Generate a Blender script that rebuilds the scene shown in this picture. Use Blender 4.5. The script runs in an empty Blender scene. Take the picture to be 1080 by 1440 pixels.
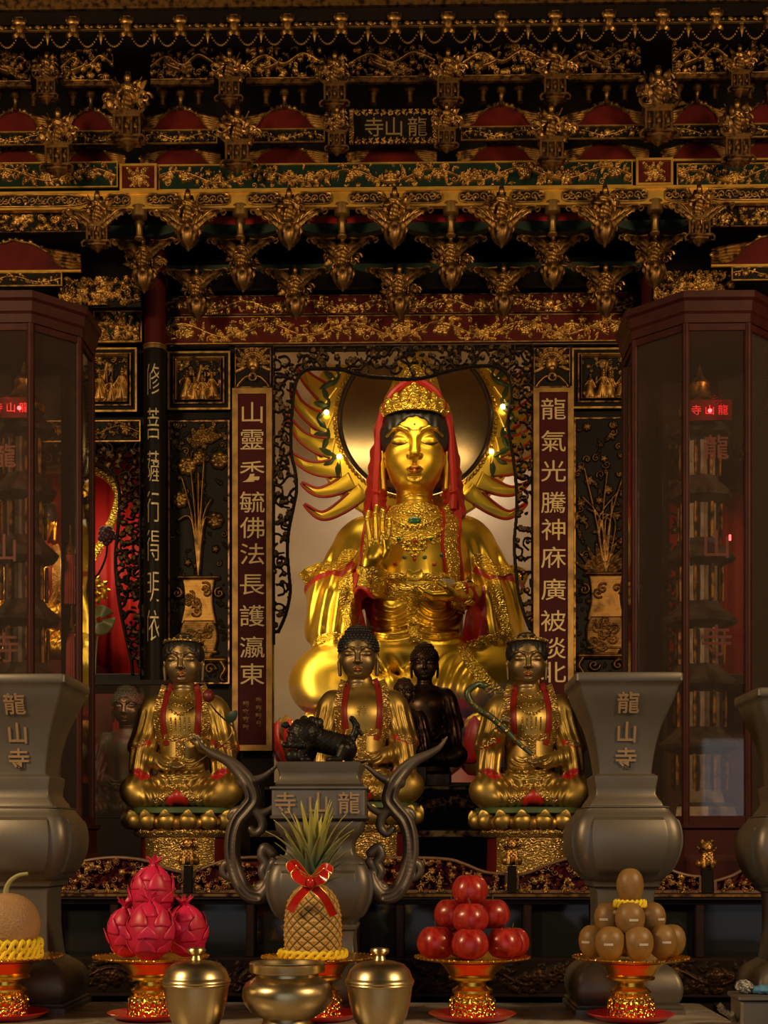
import bpy, math, random
import numpy as np
from mathutils import Vector, Matrix

C = bpy.context.scene.collection
PI = math.pi
FPX, CX, HY, YAW, CAMZ = 1920.0, 540.0, 1190.0, math.radians(1.2), 1.35
_cy, _sy = math.cos(YAW), math.sin(YAW)


def O(px, py, D):
    """World point on the plane Y = D seen at a photograph pixel."""
    a, c = (px - CX) / FPX, -(py - HY) / FPX
    t = D / (a * _sy + _cy)
    return Vector(((a * _cy - _sy) * t, D, CAMZ + c * t))


def S(D):
    return D / FPX


# ------------------------------------------------------------------ objects
def tag(o, label=None, cat=None, group=None, kind=None):
    if label: o['label'] = label
    if cat: o['category'] = cat
    if group: o['group'] = group
    if kind: o['kind'] = kind
    return o


def thing(name, label, cat, loc, group=None, rz=0.0, sc=1.0, kind=None):
    o = bpy.data.objects.new(name, None)
    o.empty_display_size = 0.05
    C.objects.link(o)
    o.location = loc
    o.rotation_euler = (0, 0, rz)
    o.scale = (sc, sc, sc)
    return tag(o, label, cat, group, kind)


def link(name, me, mats, parent=None, loc=None, rot=None, label=None):
    if me.name in bpy.data.meshes and me.users == 0:
        me.name = name
    for m in (mats if isinstance(mats, (list, tuple)) else [mats]):
        if me.users == 0:
            me.materials.append(m)
    o = bpy.data.objects.new(name, me)
    C.objects.link(o)
    if parent is not None: o.parent = parent
    if loc is not None: o.location = loc
    if rot is not None: o.rotation_euler = rot
    if label: o['label'] = label
    return o


def dup(root, loc, label=None, rz=None, group=None, sc=None):
    """A copy of a thing with copies of its parts and sub-parts (mesh data shared)."""
    r = root.copy(); C.objects.link(r)
    r.location = loc
    if rz is not None: r.rotation_euler = (0, 0, rz)
    if sc is not None: r.scale = (sc, sc, sc)
    if label: r['label'] = label
    if group: r['group'] = group
    for ch in [o for o in bpy.data.objects if o.parent is root]:
        c = ch.copy(); C.objects.link(c); c.parent = r
        for g in [o for o in bpy.data.objects if o.parent is ch]:
            d = g.copy(); C.objects.link(d); d.parent = c
    return r


# ------------------------------------------------------------------ mesh builder
class MB:
    def __init__(s):
        s.v, s.f, s.n = [], [], 0

    def add(s, v, f):
        v = np.asarray(v, dtype=float).reshape(-1, 3)
        b = s.n
        s.v.append(v)
        s.f.extend([tuple(int(i) + b for i in q) for q in f])
        s.n += len(v)
        return s

    def box(s, x0, x1, y0, y1, z0, z1, bev=0.0):
        if bev <= 0:
            v = [(x, y, z) for x in (x0, x1) for y in (y0, y1) for z in (z0, z1)]
            return s.add(v, [(0, 1, 3, 2), (4, 6, 7, 5), (0, 4, 5, 1), (2, 3, 7, 6), (0, 2, 6, 4), (1, 5, 7, 3)])
        # bevelled: stacked rectangles, chamfered on every edge
        b = min(bev, (x1 - x0) * .49, (y1 - y0) * .49, (z1 - z0) * .49)
        def ring(i, z):
            return [(x0 + b + i, y0 + i, z), (x1 - b - i, y0 + i, z), (x1 - i, y0 + b + i, z), (x1 - i, y1 - b - i, z),
                    (x1 - b - i, y1 - i, z), (x0 + b + i, y1 - i, z), (x0 + i, y1 - b - i, z), (x0 + i, y0 + b + i, z)]
        b2 = b * .5
        rings = [ring(b2, z0), ring(0, z0 + b2), ring(0, z1 - b2), ring(b2, z1)]
        return s.loft(rings, cap=True)

    def loft(s, rings, cap=True, closed=True):
        n = len(rings[0]); v = np.concatenate([np.asarray(r, float) for r in rings]); f = []
        for i in range(len(rings) - 1):
            for j in range(n if closed else n - 1):
                k = (j + 1) % n
                f.append((i * n + j, i * n + k, (i + 1) * n + k, (i + 1) * n + j))
        if cap and closed:
            f.append(tuple(range(n - 1, -1, -1)))
            f.append(tuple((len(rings) - 1) * n + j for j in range(n)))
        return s.add(v, f)

    def lathe(s, prof, n=32, c=(0, 0, 0), mod=None, cap=True):
        rings = []
        for r, z in prof:
            ring = []
            for j in range(n):
                a = 2 * PI * j / n
                rr = max(r * (mod(a, z) if mod else 1.0), 1e-5)
                ring.append((c[0] + rr * math.cos(a), c[1] + rr * math.sin(a), c[2] + z))
            rings.append(ring)
        return s.loft(rings, cap)

    def tube(s, pts, r, n=8, cap=True, closed=False):
        pts = [Vector(p) for p in pts]
        m = len(pts)
        rad = r if callable(r) else (lambda t: r)
        rings, up = [], None
        for i, p in enumerate(pts):
            if closed: d = pts[(i + 1) % m] - pts[i - 1]
            else: d = pts[min(i + 1, m - 1)] - pts[max(i - 1, 0)]
            if d.length < 1e-9: d = Vector((0, 0, 1))
            d.normalize()
            if up is None:
                up = Vector((0, 0, 1)) if abs(d.z) < .9 else Vector((0, 1, 0))
            u = up - d * up.dot(d)
            if u.length < 1e-6: u = d.orthogonal()
            u.normalize(); up = u
            w = d.cross(u)
            rr = rad(i / max(m - 1, 1))
            rings.append([p + (u * math.cos(2 * PI * j / n) + w * math.sin(2 * PI * j / n)) * rr for j in range(n)])
        if closed:
            rings.append(rings[0])
            return s.loft([[tuple(q) for q in g] for g in rings], cap=False)
        return s.loft([[tuple(q) for q in g] for g in rings], cap)

    def ball(s, c, r, n=12, m=8):
        r = r if isinstance(r, (tuple, list)) else (r, r, r)
        rings = []
        for i in range(m + 1):
            t = PI * (i / m - .5)
            rings.append([(c[0] + r[0] * max(math.cos(t), 1e-4) * math.cos(2 * PI * j / n),
                           c[1] + r[1] * max(math.cos(t), 1e-4) * math.sin(2 * PI * j / n), c[2] + r[2] * math.sin(t)) for j in range(n)])
        return s.loft(rings, True)

    def prism(s, poly, y0, y1):
        """Extrude a front-view polygon [(x, z)] from y0 (front) to y1 (back)."""
        n = len(poly)
        v = [(x, y0, z) for x, z in poly] + [(x, y1, z) for x, z in poly]
        f = [tuple(range(n)), tuple(range(2 * n - 1, n - 1, -1))]
        f += [(j, n + j, n + (j + 1) % n, (j + 1) % n) for j in range(n)]
        return s.add(v, f)

    def rprism(s, poly, y0, y1, b):
        """prism with its front edge rounded over by b (polygon roughly star-shaped about its centre)."""
        P = np.asarray(poly, float)
        nx = np.roll(P, -1, 0) - np.roll(P, 1, 0)
        nrm = np.stack([nx[:, 1], -nx[:, 0]], 1); nrm /= np.maximum(np.linalg.norm(nrm, axis=1, keepdims=True), 1e-9)
        area = .5 * np.sum(P[:, 0] * np.roll(P[:, 1], -1) - np.roll(P[:, 0], -1) * P[:, 1])
        if area < 0: nrm = -nrm
        rings = []
        for ins, y in ((0, y1), (0, y0 + b), (b * .3, y0 + b * .3), (b, y0)):
            Q = P - nrm * ins
            rings.append([(q[0], y, q[1]) for q in Q])
        return s.loft(rings, True)

    def grid(s, P, closed_u=False):
        P = np.asarray(P, float); nu, nv = P.shape[:2]
        f = []
        for i in range(nu if closed_u else nu - 1):
            k = (i + 1) % nu
            for j in range(nv - 1):
                f.append((i * nv + j, k * nv + j, k * nv + j + 1, i * nv + j + 1))
        return s.add(P.reshape(-1, 3), f)

    def mesh(s, name='m', scale=1.0, smooth=True, angle=40):
        me = bpy.data.meshes.new(name)
        v = np.concatenate(s.v) * scale
        me.from_pydata(v.tolist(), [], s.f)
        fix_normals(me)
        if smooth: shade(me, angle)
        return me


def fix_normals(me):
    import bmesh
    bm = bmesh.new(); bm.from_mesh(me)
    bmesh.ops.recalc_face_normals(bm, faces=bm.faces)
    bm.to_mesh(me); bm.free()


def shade(me, angle=40):
    me.shade_smooth()
    if angle < 180:
        try: me.set_sharp_from_angle(angle=math.radians(angle))
        except Exception: pass


def fast_mesh(v, q, smooth=True, attr=None, matidx=None):
    """Mesh from numpy vertices and quads."""
    me = bpy.data.meshes.new('m')
    nv, nq = len(v), len(q)
    me.vertices.add(nv); me.vertices.foreach_set('co', np.ascontiguousarray(v, dtype=np.float32).ravel())
    me.loops.add(nq * 4); me.loops.foreach_set('vertex_index', np.ascontiguousarray(q, dtype=np.int32).ravel())
    me.polygons.add(nq); me.polygons.foreach_set('loop_start', np.arange(0, nq * 4, 4, dtype=np.int32))
    if matidx is not None: me.polygons.foreach_set('material_index', matidx.astype(np.int32))
    me.update(calc_edges=True)
    me.polygons.foreach_set('use_smooth', np.full(nq, smooth))
    if attr:
        for k, a in attr.items():
            at = me.attributes.new(k, 'FLOAT', 'POINT'); at.data.foreach_set('value', a.astype(np.float32))
    return me


def spline(pts, n=8, closed=False):
    """Catmull-Rom through pts, n samples per span."""
    P = [np.asarray(p, float) for p in pts]; m = len(P); out = []
    for i in range(m if closed else m - 1):
        if closed: a, b, c, d = P[i - 1], P[i], P[(i + 1) % m], P[(i + 2) % m]
        else: a, b, c, d = P[max(i - 1, 0)], P[i], P[i + 1], P[min(i + 2, m - 1)]
        for j in range(n):
            t = j / n
            out.append(.5 * ((2 * b) + (c - a) * t + (2 * a - 5 * b + 4 * c - d) * t * t + (3 * b - a - 3 * c + d) * t ** 3))
    if not closed: out.append(P[-1])
    return np.array(out)


# ------------------------------------------------------------------ carved relief (height field)
class Rel:
    def __init__(s, w, h, res, seed=0):
        s.w, s.h = w, h
        s.x = np.linspace(0, w, max(int(round(w / res)), 2) + 1); s.z = np.linspace(0, h, max(int(round(h / res)), 2) + 1)
        s.H = np.zeros((len(s.x), len(s.z)), np.float32)
        s.r = random.Random(seed)

    def _win(s, x0, x1, z0, z1):
        i0, i1 = np.searchsorted(s.x, (x0, x1)); j0, j1 = np.searchsorted(s.z, (z0, z1))
        if i1 <= i0 or j1 <= j0: return None
        return slice(i0, i1), slice(j0, j1), s.x[i0:i1, None], s.z[None, j0:j1]

    def put(s, w, h):
        s.H[w[0], w[1]] = np.maximum(s.H[w[0], w[1]], h)

    def tube(s, pts, r, amp=1.0, base=0.0):
        pts = np.asarray(pts, float); n = len(pts)
        for i in range(n - 1):
            a, b = pts[i], pts[i + 1]
            ra = r(i / (n - 1)) if callable(r) else r
            w = s._win(min(a[0], b[0]) - ra, max(a[0], b[0]) + ra, min(a[1], b[1]) - ra, max(a[1], b[1]) + ra)
            if w is None: continue
            d = b - a; L = max(d @ d, 1e-9)
            t = np.clip(((w[2] - a[0]) * d[0] + (w[3] - a[1]) * d[1]) / L, 0, 1)
            q = ((w[2] - a[0] - t * d[0]) ** 2 + (w[3] - a[1] - t * d[1]) ** 2) / (ra * ra)
            s.put(w, np.where(q < 1, base + amp * np.sqrt(np.maximum(1 - q, 0)), 0))

    def leaf(s, x, z, a, L, W, amp=1.0):
        R = max(L, W)
        w = s._win(x - R, x + R, z - R, z + R)
        if w is None: return
        u = ((w[2] - x) * math.cos(a) + (w[3] - z) * math.sin(a)) / L
        v = (-(w[2] - x) * math.sin(a) + (w[3] - z) * math.cos(a)) / W
        v = v - .25 * np.sin(u * PI)
        e = np.sin(np.clip(u, 0, 1) ** .75 * PI)
        q = np.abs(v) / np.maximum(e * .5, 1e-3)
        h = amp * np.sqrt(np.maximum(1 - q * q, 0)) * (.55 + .45 * np.minimum(q * 2.2, 1)) * (.8 + .2 * np.cos(u * 22))
        s.put(w, np.where((u > 0) & (u < 1) & (q < 1), h, 0))

    def ball(s, x, z, r, amp=1.0, rz=None):
        rz = rz or r
        w = s._win(x - r, x + r, z - rz, z + rz)
        if w is None: return
        q = ((w[2] - x) / r) ** 2 + ((w[3] - z) / rz) ** 2
        s.put(w, np.where(q < 1, amp * np.sqrt(np.maximum(1 - q, 0)), 0))

    def flower(s, x, z, r, n=6, amp=1.0):
        a0 = s.r.random() * 6
        for k in range(n):
            a = a0 + 2 * PI * k / n
            s.ball(x + .6 * r * math.cos(a), z + .6 * r * math.sin(a), r * .42, amp * .75)
        for k in range(n):
            a = a0 + 2 * PI * (k + .5) / n
            s.ball(x + .32 * r * math.cos(a), z + .32 * r * math.sin(a), r * .3, amp * .9)
        s.ball(x, z, r * .22, amp)

    def scroll(s, x, z, a, R, turns, r, amp=.8, sg=1):
        n = int(14 * turns) + 4
        pts = []
        for i in range(n + 1):
            t = i / n
            rr = R * (1 - .85 * t); th = a + sg * t * turns * 2 * PI
            pts.append((x + rr * math.cos(th), z + rr * math.sin(th)))
        s.tube(pts, lambda t: r * (1 - .35 * t), amp)
        s.ball(pts[-1][0], pts[-1][1], r * 1.3, amp)

    def figure(s, x, z, h, amp=1.0):
        """A small robed person standing with its feet at z."""
        q = s.r
        lean = q.uniform(-.06, .06) * h
        s.tube([(x - .12 * h, z), (x + lean * .5, z + .45 * h), (x + lean, z + .7 * h)], lambda t: h * (.15 - .06 * t), amp * .8)
        s.tube([(x + .12 * h, z), (x + lean * .5, z + .45 * h), (x + lean, z + .7 * h)], lambda t: h * (.15 - .06 * t), amp * .85)
        for sd in (-1, 1):
            e = (x + sd * .24 * h, z + q.uniform(.35, .55) * h)
            s.tube([(x + lean + sd * .08 * h, z + .68 * h), e, (x + sd * q.uniform(.05, .35) * h, z + q.uniform(.4, .75) * h)], h * .055, amp)
        s.ball(x + lean, z + .84 * h, .1 * h, amp)
        s.ball(x + lean, z + .95 * h, .075 * h, amp * .9)
        if q.random() < .6:
            xx = x + q.choice((-1, 1)) * .3 * h
            s.tube([(xx, z + .1 * h), (xx + q.uniform(-.1, .1) * h, z + h)], h * .022, amp * .8)

    def bird(s, x, z, L, sg=1, amp=1.0):
        s.tube(spline([(x - sg * .3 * L, z - .1 * L), (x, z), (x + sg * .25 * L, z + .12 * L), (x + sg * .35 * L, z + .3 * L)], 5), lambda t: L * (.12 - .07 * t), amp)
        s.ball(x + sg * .38 * L, z + .33 * L, L * .07, amp)
        for k in range(5):
            s.leaf(x - sg * .05 * L, z + .02 * L, (PI / 2 + sg * (.2 + .28 * k)), L * (.55 - .04 * k), L * .13, amp * (.95 - .06 * k))
        for k in range(4):
            s.leaf(x - sg * .28 * L, z - .08 * L, (PI if sg > 0 else 0) + sg * (.5 - .25 * k), L * .75, L * .1, amp * .8)

    def vine(s, per, amp=1.0, r=.05, fl=True, birds=0):
        """A running vine with scrolls, leaves and flowers along the whole panel."""
        q, h, w = s.r, s.h, s.w
        n = max(int(round(w / per)), 1); per = w / n
        pts = [(i * per / 8 - .02 * w * 0, h * (.5 + .26 * math.sin(2 * PI * i / 8 * .5 + .3))) for i in range(n * 8 + 1)]
        s.tube(pts, h * r, amp * .65)
        for i in range(n):
            for k in range(5):
                x = (i + (k + .5) / 5) * per; z = h * (.5 + .26 * math.sin(2 * PI * (x / per) * .5 + .3))
                sg = 1 if k % 2 else -1
                s.scroll(x, z + sg * h * .2, q.random() * 6, h * q.uniform(.1, .17), 1.1, h * r * .8, amp * .7, sg)
                for _ in range(4):
                    s.leaf(x + q.uniform(-.1, .1) * per, z + q.uniform(-.3, .3) * h, q.random() * 2 * PI, h * q.uniform(.22, .38), h * q.uniform(.12, .2), amp * q.uniform(.6, .95))
            if fl: s.flower((i + .5) * per + q.uniform(-.1, .1) * per, h * q.uniform(.42, .58), h * q.uniform(.24, .32), q.choice((5, 6, 7)), amp)
            s.fill(9, h * .26, amp * .6, i * per, (i + 1) * per, h * .08, h * .92, fl=.08)
            if birds and i % birds == 0: s.bird((i + .05) * per, h * .45, h * .6, q.choice((-1, 1)), amp)

    def fill(s, n, L, amp=1.0, x0=0, x1=None, z0=0, z1=None, fl=.12, fig=0.0, keep=None):
        """Dense carving: leaves, curls, flowers, beads at random (keep(x, z) limits where)."""
        q = s.r; x1 = s.w if x1 is None else x1; z1 = s.h if z1 is None else z1
        for _ in range(n):
            x, z = q.uniform(x0, x1), q.uniform(z0, z1)
            if keep and not keep(x, z): continue
            c = q.random()
            if c < fl: s.flower(x, z, L * q.uniform(.45, .7), q.choice((5, 6)), amp * q.uniform(.7, 1))
            elif c < fl + fig: s.figure(x, z - L * .7, L * 1.8, amp)
            elif c < .6: s.leaf(x, z, q.random() * 2 * PI, L * q.uniform(.8, 1.5), L * q.uniform(.35, .6), amp * q.uniform(.5, .95))
            elif c < .9: s.scroll(x, z, q.random() * 6, L * q.uniform(.3, .55), 1.2, L * .12, amp * q.uniform(.5, .85), q.choice((-1, 1)))
            else: s.ball(x, z, L * .2, amp * .8)

    def mesh(s, depth, scale=1.0, ox=None, oz=0.0):
        """Closed-front height field; origin at bottom centre (or ox, oz)."""
        ox = s.w / 2 if ox is None else ox
        nx, nz = s.H.shape
        X = np.repeat(s.x[:, None], nz, 1) - ox; Z = np.repeat(s.z[None, :], nx, 0) - oz
        v = np.stack([X, -depth * s.H, Z], -1).reshape(-1, 3) * scale
        i = np.arange(nx * nz).reshape(nx, nz)
        q = np.stack([i[:-1, :-1], i[1:, :-1], i[1:, 1:], i[:-1, 1:]], -1).reshape(-1, 4)
        return fast_mesh(v, q, attr={'gild': s.H.ravel()})

    def openwork(s, depth, scale=1.0, thr=.03, back=.5, ox=None, oz=0.0):
        """Pierced carving: only where something was carved, with a back and sides."""
        ox = s.w / 2 if ox is None else ox
        nx, nz = s.H.shape
        i = np.arange(nx * nz).reshape(nx, nz)
        q = np.stack([i[:-1, :-1], i[1:, :-1], i[1:, 1:], i[:-1, 1:]], -1).reshape(-1, 4)
        hv = s.H.ravel()
        q = q[(hv[q] > thr).sum(1) >= 3]
        X = np.repeat(s.x[:, None], nz, 1) - ox; Z = np.repeat(s.z[None, :], nx, 0) - oz
        fr = np.stack([X, -depth * s.H, Z], -1).reshape(-1, 3); bk = np.stack([X, depth * back * np.minimum(s.H * 1.2, .7) , Z], -1).reshape(-1, 3)
        used = np.unique(q); rem = np.full(nx * nz, -1); rem[used] = np.arange(len(used)); m = len(used)
        qf = rem[q]
        e = np.concatenate([qf[:, [0, 1]], qf[:, [1, 2]], qf[:, [2, 3]], qf[:, [3, 0]]])
        key = np.sort(e, 1); key = key[:, 0].astype(np.int64) * m + key[:, 1]
        _, inv, cnt = np.unique(key, return_inverse=True, return_counts=True)
        be = e[cnt[inv] == 1]
        side = np.stack([be[:, 1], be[:, 0], be[:, 0] + m, be[:, 1] + m], 1)
        Q = np.concatenate([qf, qf[:, ::-1] + m, side])
        v = np.concatenate([fr[used], bk[used]]) * scale
        return fast_mesh(v, Q, attr={'gild': np.concatenate([hv[used]] * 2)})


# ------------------------------------------------------------------ sculpting by distance fields
class Sdf:
    def __init__(s, lo, hi, h):
        s.lo, s.h = np.array(lo, float), h
        n = [int(math.ceil((b - a) / h)) + 1 for a, b in zip(lo, hi)]
        s.ax = [lo[i] + h * np.arange(n[i]) for i in range(3)]
        s.f = np.full(n, 50.0, np.float32)

    def win(s, lo, hi):
        sl = []
        for i in range(3):
            a = max(int(math.floor((lo[i] - s.lo[i]) / s.h)), 0); b = min(int(math.ceil((hi[i] - s.lo[i]) / s.h)) + 1, s.f.shape[i])
            if b <= a: return None
            sl.append(slice(a, b))
        g = (s.ax[0][sl[0]][:, None, None].astype(np.float32), s.ax[1][sl[1]][None, :, None].astype(np.float32), s.ax[2][sl[2]][None, None, :].astype(np.float32))
        return tuple(sl), g

    def mix(s, sl, d, k, sub):
        f = s.f[sl]
        if sub:
            if k <= 0: s.f[sl] = np.maximum(f, -d)
            else:
                t = np.clip(.5 - .5 * (f + d) / k, 0, 1)
                s.f[sl] = f * (1 - t) - d * t + k * t * (1 - t)
        else:
            if k <= 0: s.f[sl] = np.minimum(f, d)
            else:
                t = np.clip(.5 + .5 * (f - d) / k, 0, 1)
                s.f[sl] = f * (1 - t) + d * t - k * t * (1 - t)

    def ell(s, c, r, k=0, sub=False, rot=None):
        r = r if isinstance(r, (tuple, list)) else (r, r, r)
        R = max(r) if rot is not None else None
        pad = k + 3 * s.h
        rr = [R] * 3 if R else r
        w = s.win([c[i] - rr[i] - pad for i in range(3)], [c[i] + rr[i] + pad for i in range(3)])
        if w is None: return s
        x, y, z = (w[1][i] - c[i] for i in range(3))
        if rot is not None:
            M = rot.inverted() if hasattr(rot, 'inverted') else rot
            x, y, z = (M[i][0] * x + M[i][1] * y + M[i][2] * z for i in range(3))
        q = (x / r[0]) ** 2 + (y / r[1]) ** 2 + (z / r[2]) ** 2
        g = np.sqrt((x / r[0] ** 2) ** 2 + (y / r[1] ** 2) ** 2 + (z / r[2] ** 2) ** 2)
        k0 = np.sqrt(q)
        s.mix(w[0], k0 * (k0 - 1) / np.maximum(g, 1e-6), k, sub)
        return s

    def cap(s, a, b, ra, rb=None, k=0, sub=False, fy=1.0):
        """Tapered capsule; fy > 1 flattens it in depth."""
        rb = ra if rb is None else rb
        a, b = np.array(a, float), np.array(b, float)
        R = max(ra, rb) + k + 3 * s.h
        w = s.win(np.minimum(a, b) - R, np.maximum(a, b) + R)
        if w is None: return s
        d = b - a; L = max(float(d @ d), 1e-9)
        x, y, z = (w[1][i] - a[i] for i in range(3))
        t = np.clip((x * d[0] + y * d[1] + z * d[2]) / L, 0, 1)
        q = np.sqrt((x - t * d[0]) ** 2 + ((y - t * d[1]) * fy) ** 2 + (z - t * d[2]) ** 2) - (ra + (rb - ra) * t)
        s.mix(w[0], q, k, sub)
        return s

    def chain(s, pts, rad, k=0, sub=False, fy=1.0):
        n = len(pts)
        rr = [rad(i / (n - 1)) if callable(rad) else rad for i in range(n)]
        for i in range(n - 1): s.cap(pts[i], pts[i + 1], rr[i], rr[i + 1], k, sub, fy)
        return s

    def box(s, c, hs, rd=0, k=0, sub=False):
        pad = k + 3 * s.h
        w = s.win([c[i] - hs[i] - pad for i in range(3)], [c[i] + hs[i] + pad for i in range(3)])
        if w is None: return s
        q = [np.abs(w[1][i] - c[i]) - hs[i] + rd for i in range(3)]
        d = np.sqrt(sum(np.maximum(a, 0) ** 2 for a in q)) + np.minimum(np.maximum(np.maximum(q[0], q[1]), q[2]), 0) - rd
        s.mix(w[0], d, k, sub)
        return s

    def disp(s, fn, lo, hi):
        w = s.win(lo, hi)
        if w is not None: s.f[w[0]] += fn(*w[1]).astype(np.float32)
        return s

    def front(s, x, z):
        """Depth of the first surface met going +y at (x, z) (arrays); nan where nothing."""
        x, z = np.broadcast_arrays(np.asarray(x, float), np.asarray(z, float))
        sh = x.shape; x, z = x.ravel(), z.ravel()
        fi = np.clip((x - s.lo[0]) / s.h, 0, s.f.shape[0] - 1.001); fk = np.clip((z - s.lo[2]) / s.h, 0, s.f.shape[2] - 1.001)
        i, k = fi.astype(int), fk.astype(int); u, w = (fi - i)[:, None], (fk - k)[:, None]
        col = (s.f[i, :, k] * (1 - u) * (1 - w) + s.f[i + 1, :, k] * u * (1 - w) + s.f[i, :, k + 1] * (1 - u) * w + s.f[i + 1, :, k + 1] * u * w)
        ins = col < 0
        j = ins.argmax(1); ok = ins.any(1) & (j > 0); j = np.maximum(j, 1)
        r = np.arange(len(j)); a, b = col[r, j - 1], col[r, j]
        y = s.lo[1] + s.h * (j - 1 + a / np.where(a - b == 0, 1, a - b))
        return np.where(ok, y, np.nan).reshape(sh)

    def net(s):
        """Surface nets -> vertices, quads (outward)."""
        f = s.f; f[0], f[-1], f[:, 0], f[:, -1], f[:, :, 0], f[:, :, -1] = 9, 9, 9, 9, 9, 9
        ins = f < 0
        nx, ny, nz = f.shape
        c = np.zeros((nx - 1, ny - 1, nz - 1), np.int8)
        for a in (0, 1):
            for b in (0, 1):
                for d in (0, 1):
                    c += ins[a:nx - 1 + a, b:ny - 1 + b, d:nz - 1 + d]
        I = np.argwhere((c > 0) & (c < 8))
        idx = np.full(c.shape, -1, np.int32); idx[I[:, 0], I[:, 1], I[:, 2]] = np.arange(len(I))
        P = np.zeros((len(I), 3)); N = np.zeros(len(I))
        cor = [(a, b, d) for a in (0, 1) for b in (0, 1) for d in (0, 1)]
        val = {q: f[I[:, 0] + q[0], I[:, 1] + q[1], I[:, 2] + q[2]] for q in cor}
        for q in cor:
            for ax in range(3):
                if q[ax]: continue
                p = list(q); p[ax] = 1; p = tuple(p)
                A, B = val[q], val[p]
                m = (A < 0) != (B < 0)
                t = A[m] / (A[m] - B[m])
                pt = np.tile(np.array(q, float), (m.sum(), 1)); pt[:, ax] = t
                P[m] += pt; N[m] += 1
        v = s.lo + s.h * (I + P / N[:, None])
        Q = []
        for ax in range(3):
            sl0, sl1 = [slice(1, -1)] * 3, [slice(1, -1)] * 3
            sl0[ax] = slice(0, -1); sl1[ax] = slice(1, None)
            A, B = ins[tuple(sl0)], ins[tuple(sl1)]
            E = np.argwhere(A != B); off = np.array([1, 1, 1]); off[ax] = 0; E = E + off
            fl = ins[E[:, 0], E[:, 1], E[:, 2]]
            u, w = (ax + 1) % 3, (ax + 2) % 3
            du, dw = np.zeros(3, int), np.zeros(3, int); du[u] = 1; dw[w] = 1
            g = lambda e: idx[e[:, 0], e[:, 1], e[:, 2]]
            q = np.stack([g(E - du - dw), g(E - dw), g(E), g(E - du)], 1)
            q[~fl] = q[~fl][:, ::-1]
            Q.append(q)
        return v, np.concatenate(Q)

    def mesh(s, scale=1.0, paint=None):
        """paint: [(polygon in (x, z), ymin, ymax, slot)] colours faces of the front view."""
        v, q = s.net()
        mi = None
        if paint:
            c = v[q].mean(1); mi = np.zeros(len(q), np.int32)
            for poly, y0, y1, slot in paint:
                m = inpoly(c[:, 0], c[:, 2], poly) & (c[:, 1] > y0) & (c[:, 1] < y1)
                mi[m] = slot
        return fast_mesh(v * scale, q, matidx=mi)


def inpoly(x, z, poly):
    r = np.zeros(len(x), bool); n = len(poly)
    for i in range(n):
        x0, z0 = poly[i]; x1, z1 = poly[(i + 1) % n]
        if z0 == z1: continue
        c = ((z0 > z) != (z1 > z)) & (x < (x1 - x0) * (z - z0) / (z1 - z0) + x0)
        r ^= c
    return r


def ribbon(sd, path, w, lift=1.0, thick=3.0, n=6, across=4, mb=None, crown=0.0, taper=False):
    """A strip laid on the front of a sculpted field along a front-view path [(x, z)]."""
    P = spline(path, n); mb = mb or MB()
    T = np.gradient(P, axis=0); T /= np.maximum(np.linalg.norm(T, axis=1, keepdims=True), 1e-9)
    N = np.stack([-T[:, 1], T[:, 0]], 1)
    u = np.linspace(-.5, .5, across + 1)
    ww = np.array([w(i / (len(P) - 1)) if callable(w) else w for i in range(len(P))])
    if taper: ww = ww * np.clip(np.sin(np.linspace(0, PI, len(P))) * 2.5, .08, 1)
    X = P[:, 0:1] + N[:, 0:1] * ww[:, None] * u; Z = P[:, 1:2] + N[:, 1:2] * ww[:, None] * u
    Y = sd.front(X, Z)
    if np.isnan(Y).all(): return mb
    for r in range(len(Y)):
        row = Y[r]; g = ~np.isnan(row)
        if g.any(): row[~g] = np.interp(np.flatnonzero(~g), np.flatnonzero(g), row[g])
    good = ~np.isnan(Y[:, 0])
    for cidx in range(Y.shape[1]): Y[:, cidx] = np.interp(np.arange(len(Y)), np.flatnonzero(good), Y[good, cidx])
    top = np.stack([X, Y - lift - crown * (1 - (2 * u) ** 2), Z], -1); bot = np.stack([X, Y + thick, Z], -1)
    ring = np.concatenate([top, bot[:, ::-1]], 1)
    mb.loft([list(map(tuple, r)) for r in ring], True)
    return mb


# ------------------------------------------------------------------ writing
CHARS = {}


def char_mesh(ch, size, depth, bold=0.0):
    """One written character, standing in the XZ plane and facing -Y, centred."""
    key = (ch, round(size, 5), round(depth, 5), round(bold, 5))
    if key in CHARS: return CHARS[key]
    cu = bpy.data.curves.new('writing', 'FONT')
    cu.body = ch; cu.size = size; cu.extrude = depth; cu.offset = bold; cu.align_x = 'CENTER'; cu.align_y = 'CENTER'
    cu.resolution_u = 4
    ob = bpy.data.objects.new('writing', cu); C.objects.link(ob)
    dg = bpy.context.evaluated_depsgraph_get()
    me = bpy.data.meshes.new_from_object(ob.evaluated_get(dg))
    bpy.data.objects.remove(ob); bpy.data.curves.remove(cu)
    me.transform(Matrix.Rotation(PI / 2, 4, 'X'))
    if len(me.vertices):
        co = [v.co.copy() for v in me.vertices]
        lo = Vector([min(c[i] for c in co) for i in range(3)]); hi = Vector([max(c[i] for c in co) for i in range(3)])
        me.transform(Matrix.Translation(-(lo + hi) / 2))
    CHARS[key] = me
    return me


def write(parent, ch, x, y, z, size, mat, depth=.002, bold=0.0, sx=1.0, sz=1.0, name='character', rz=0.0):
    me = char_mesh(ch, size, depth, bold)
    if me.users == 0: me.materials.append(mat)
    o = bpy.data.objects.new(name, me); C.objects.link(o)
    o.parent = parent; o.location = (x, y, z); o.scale = (sx, 1, sz); o.rotation_euler = (0, 0, rz)
    return o


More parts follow.
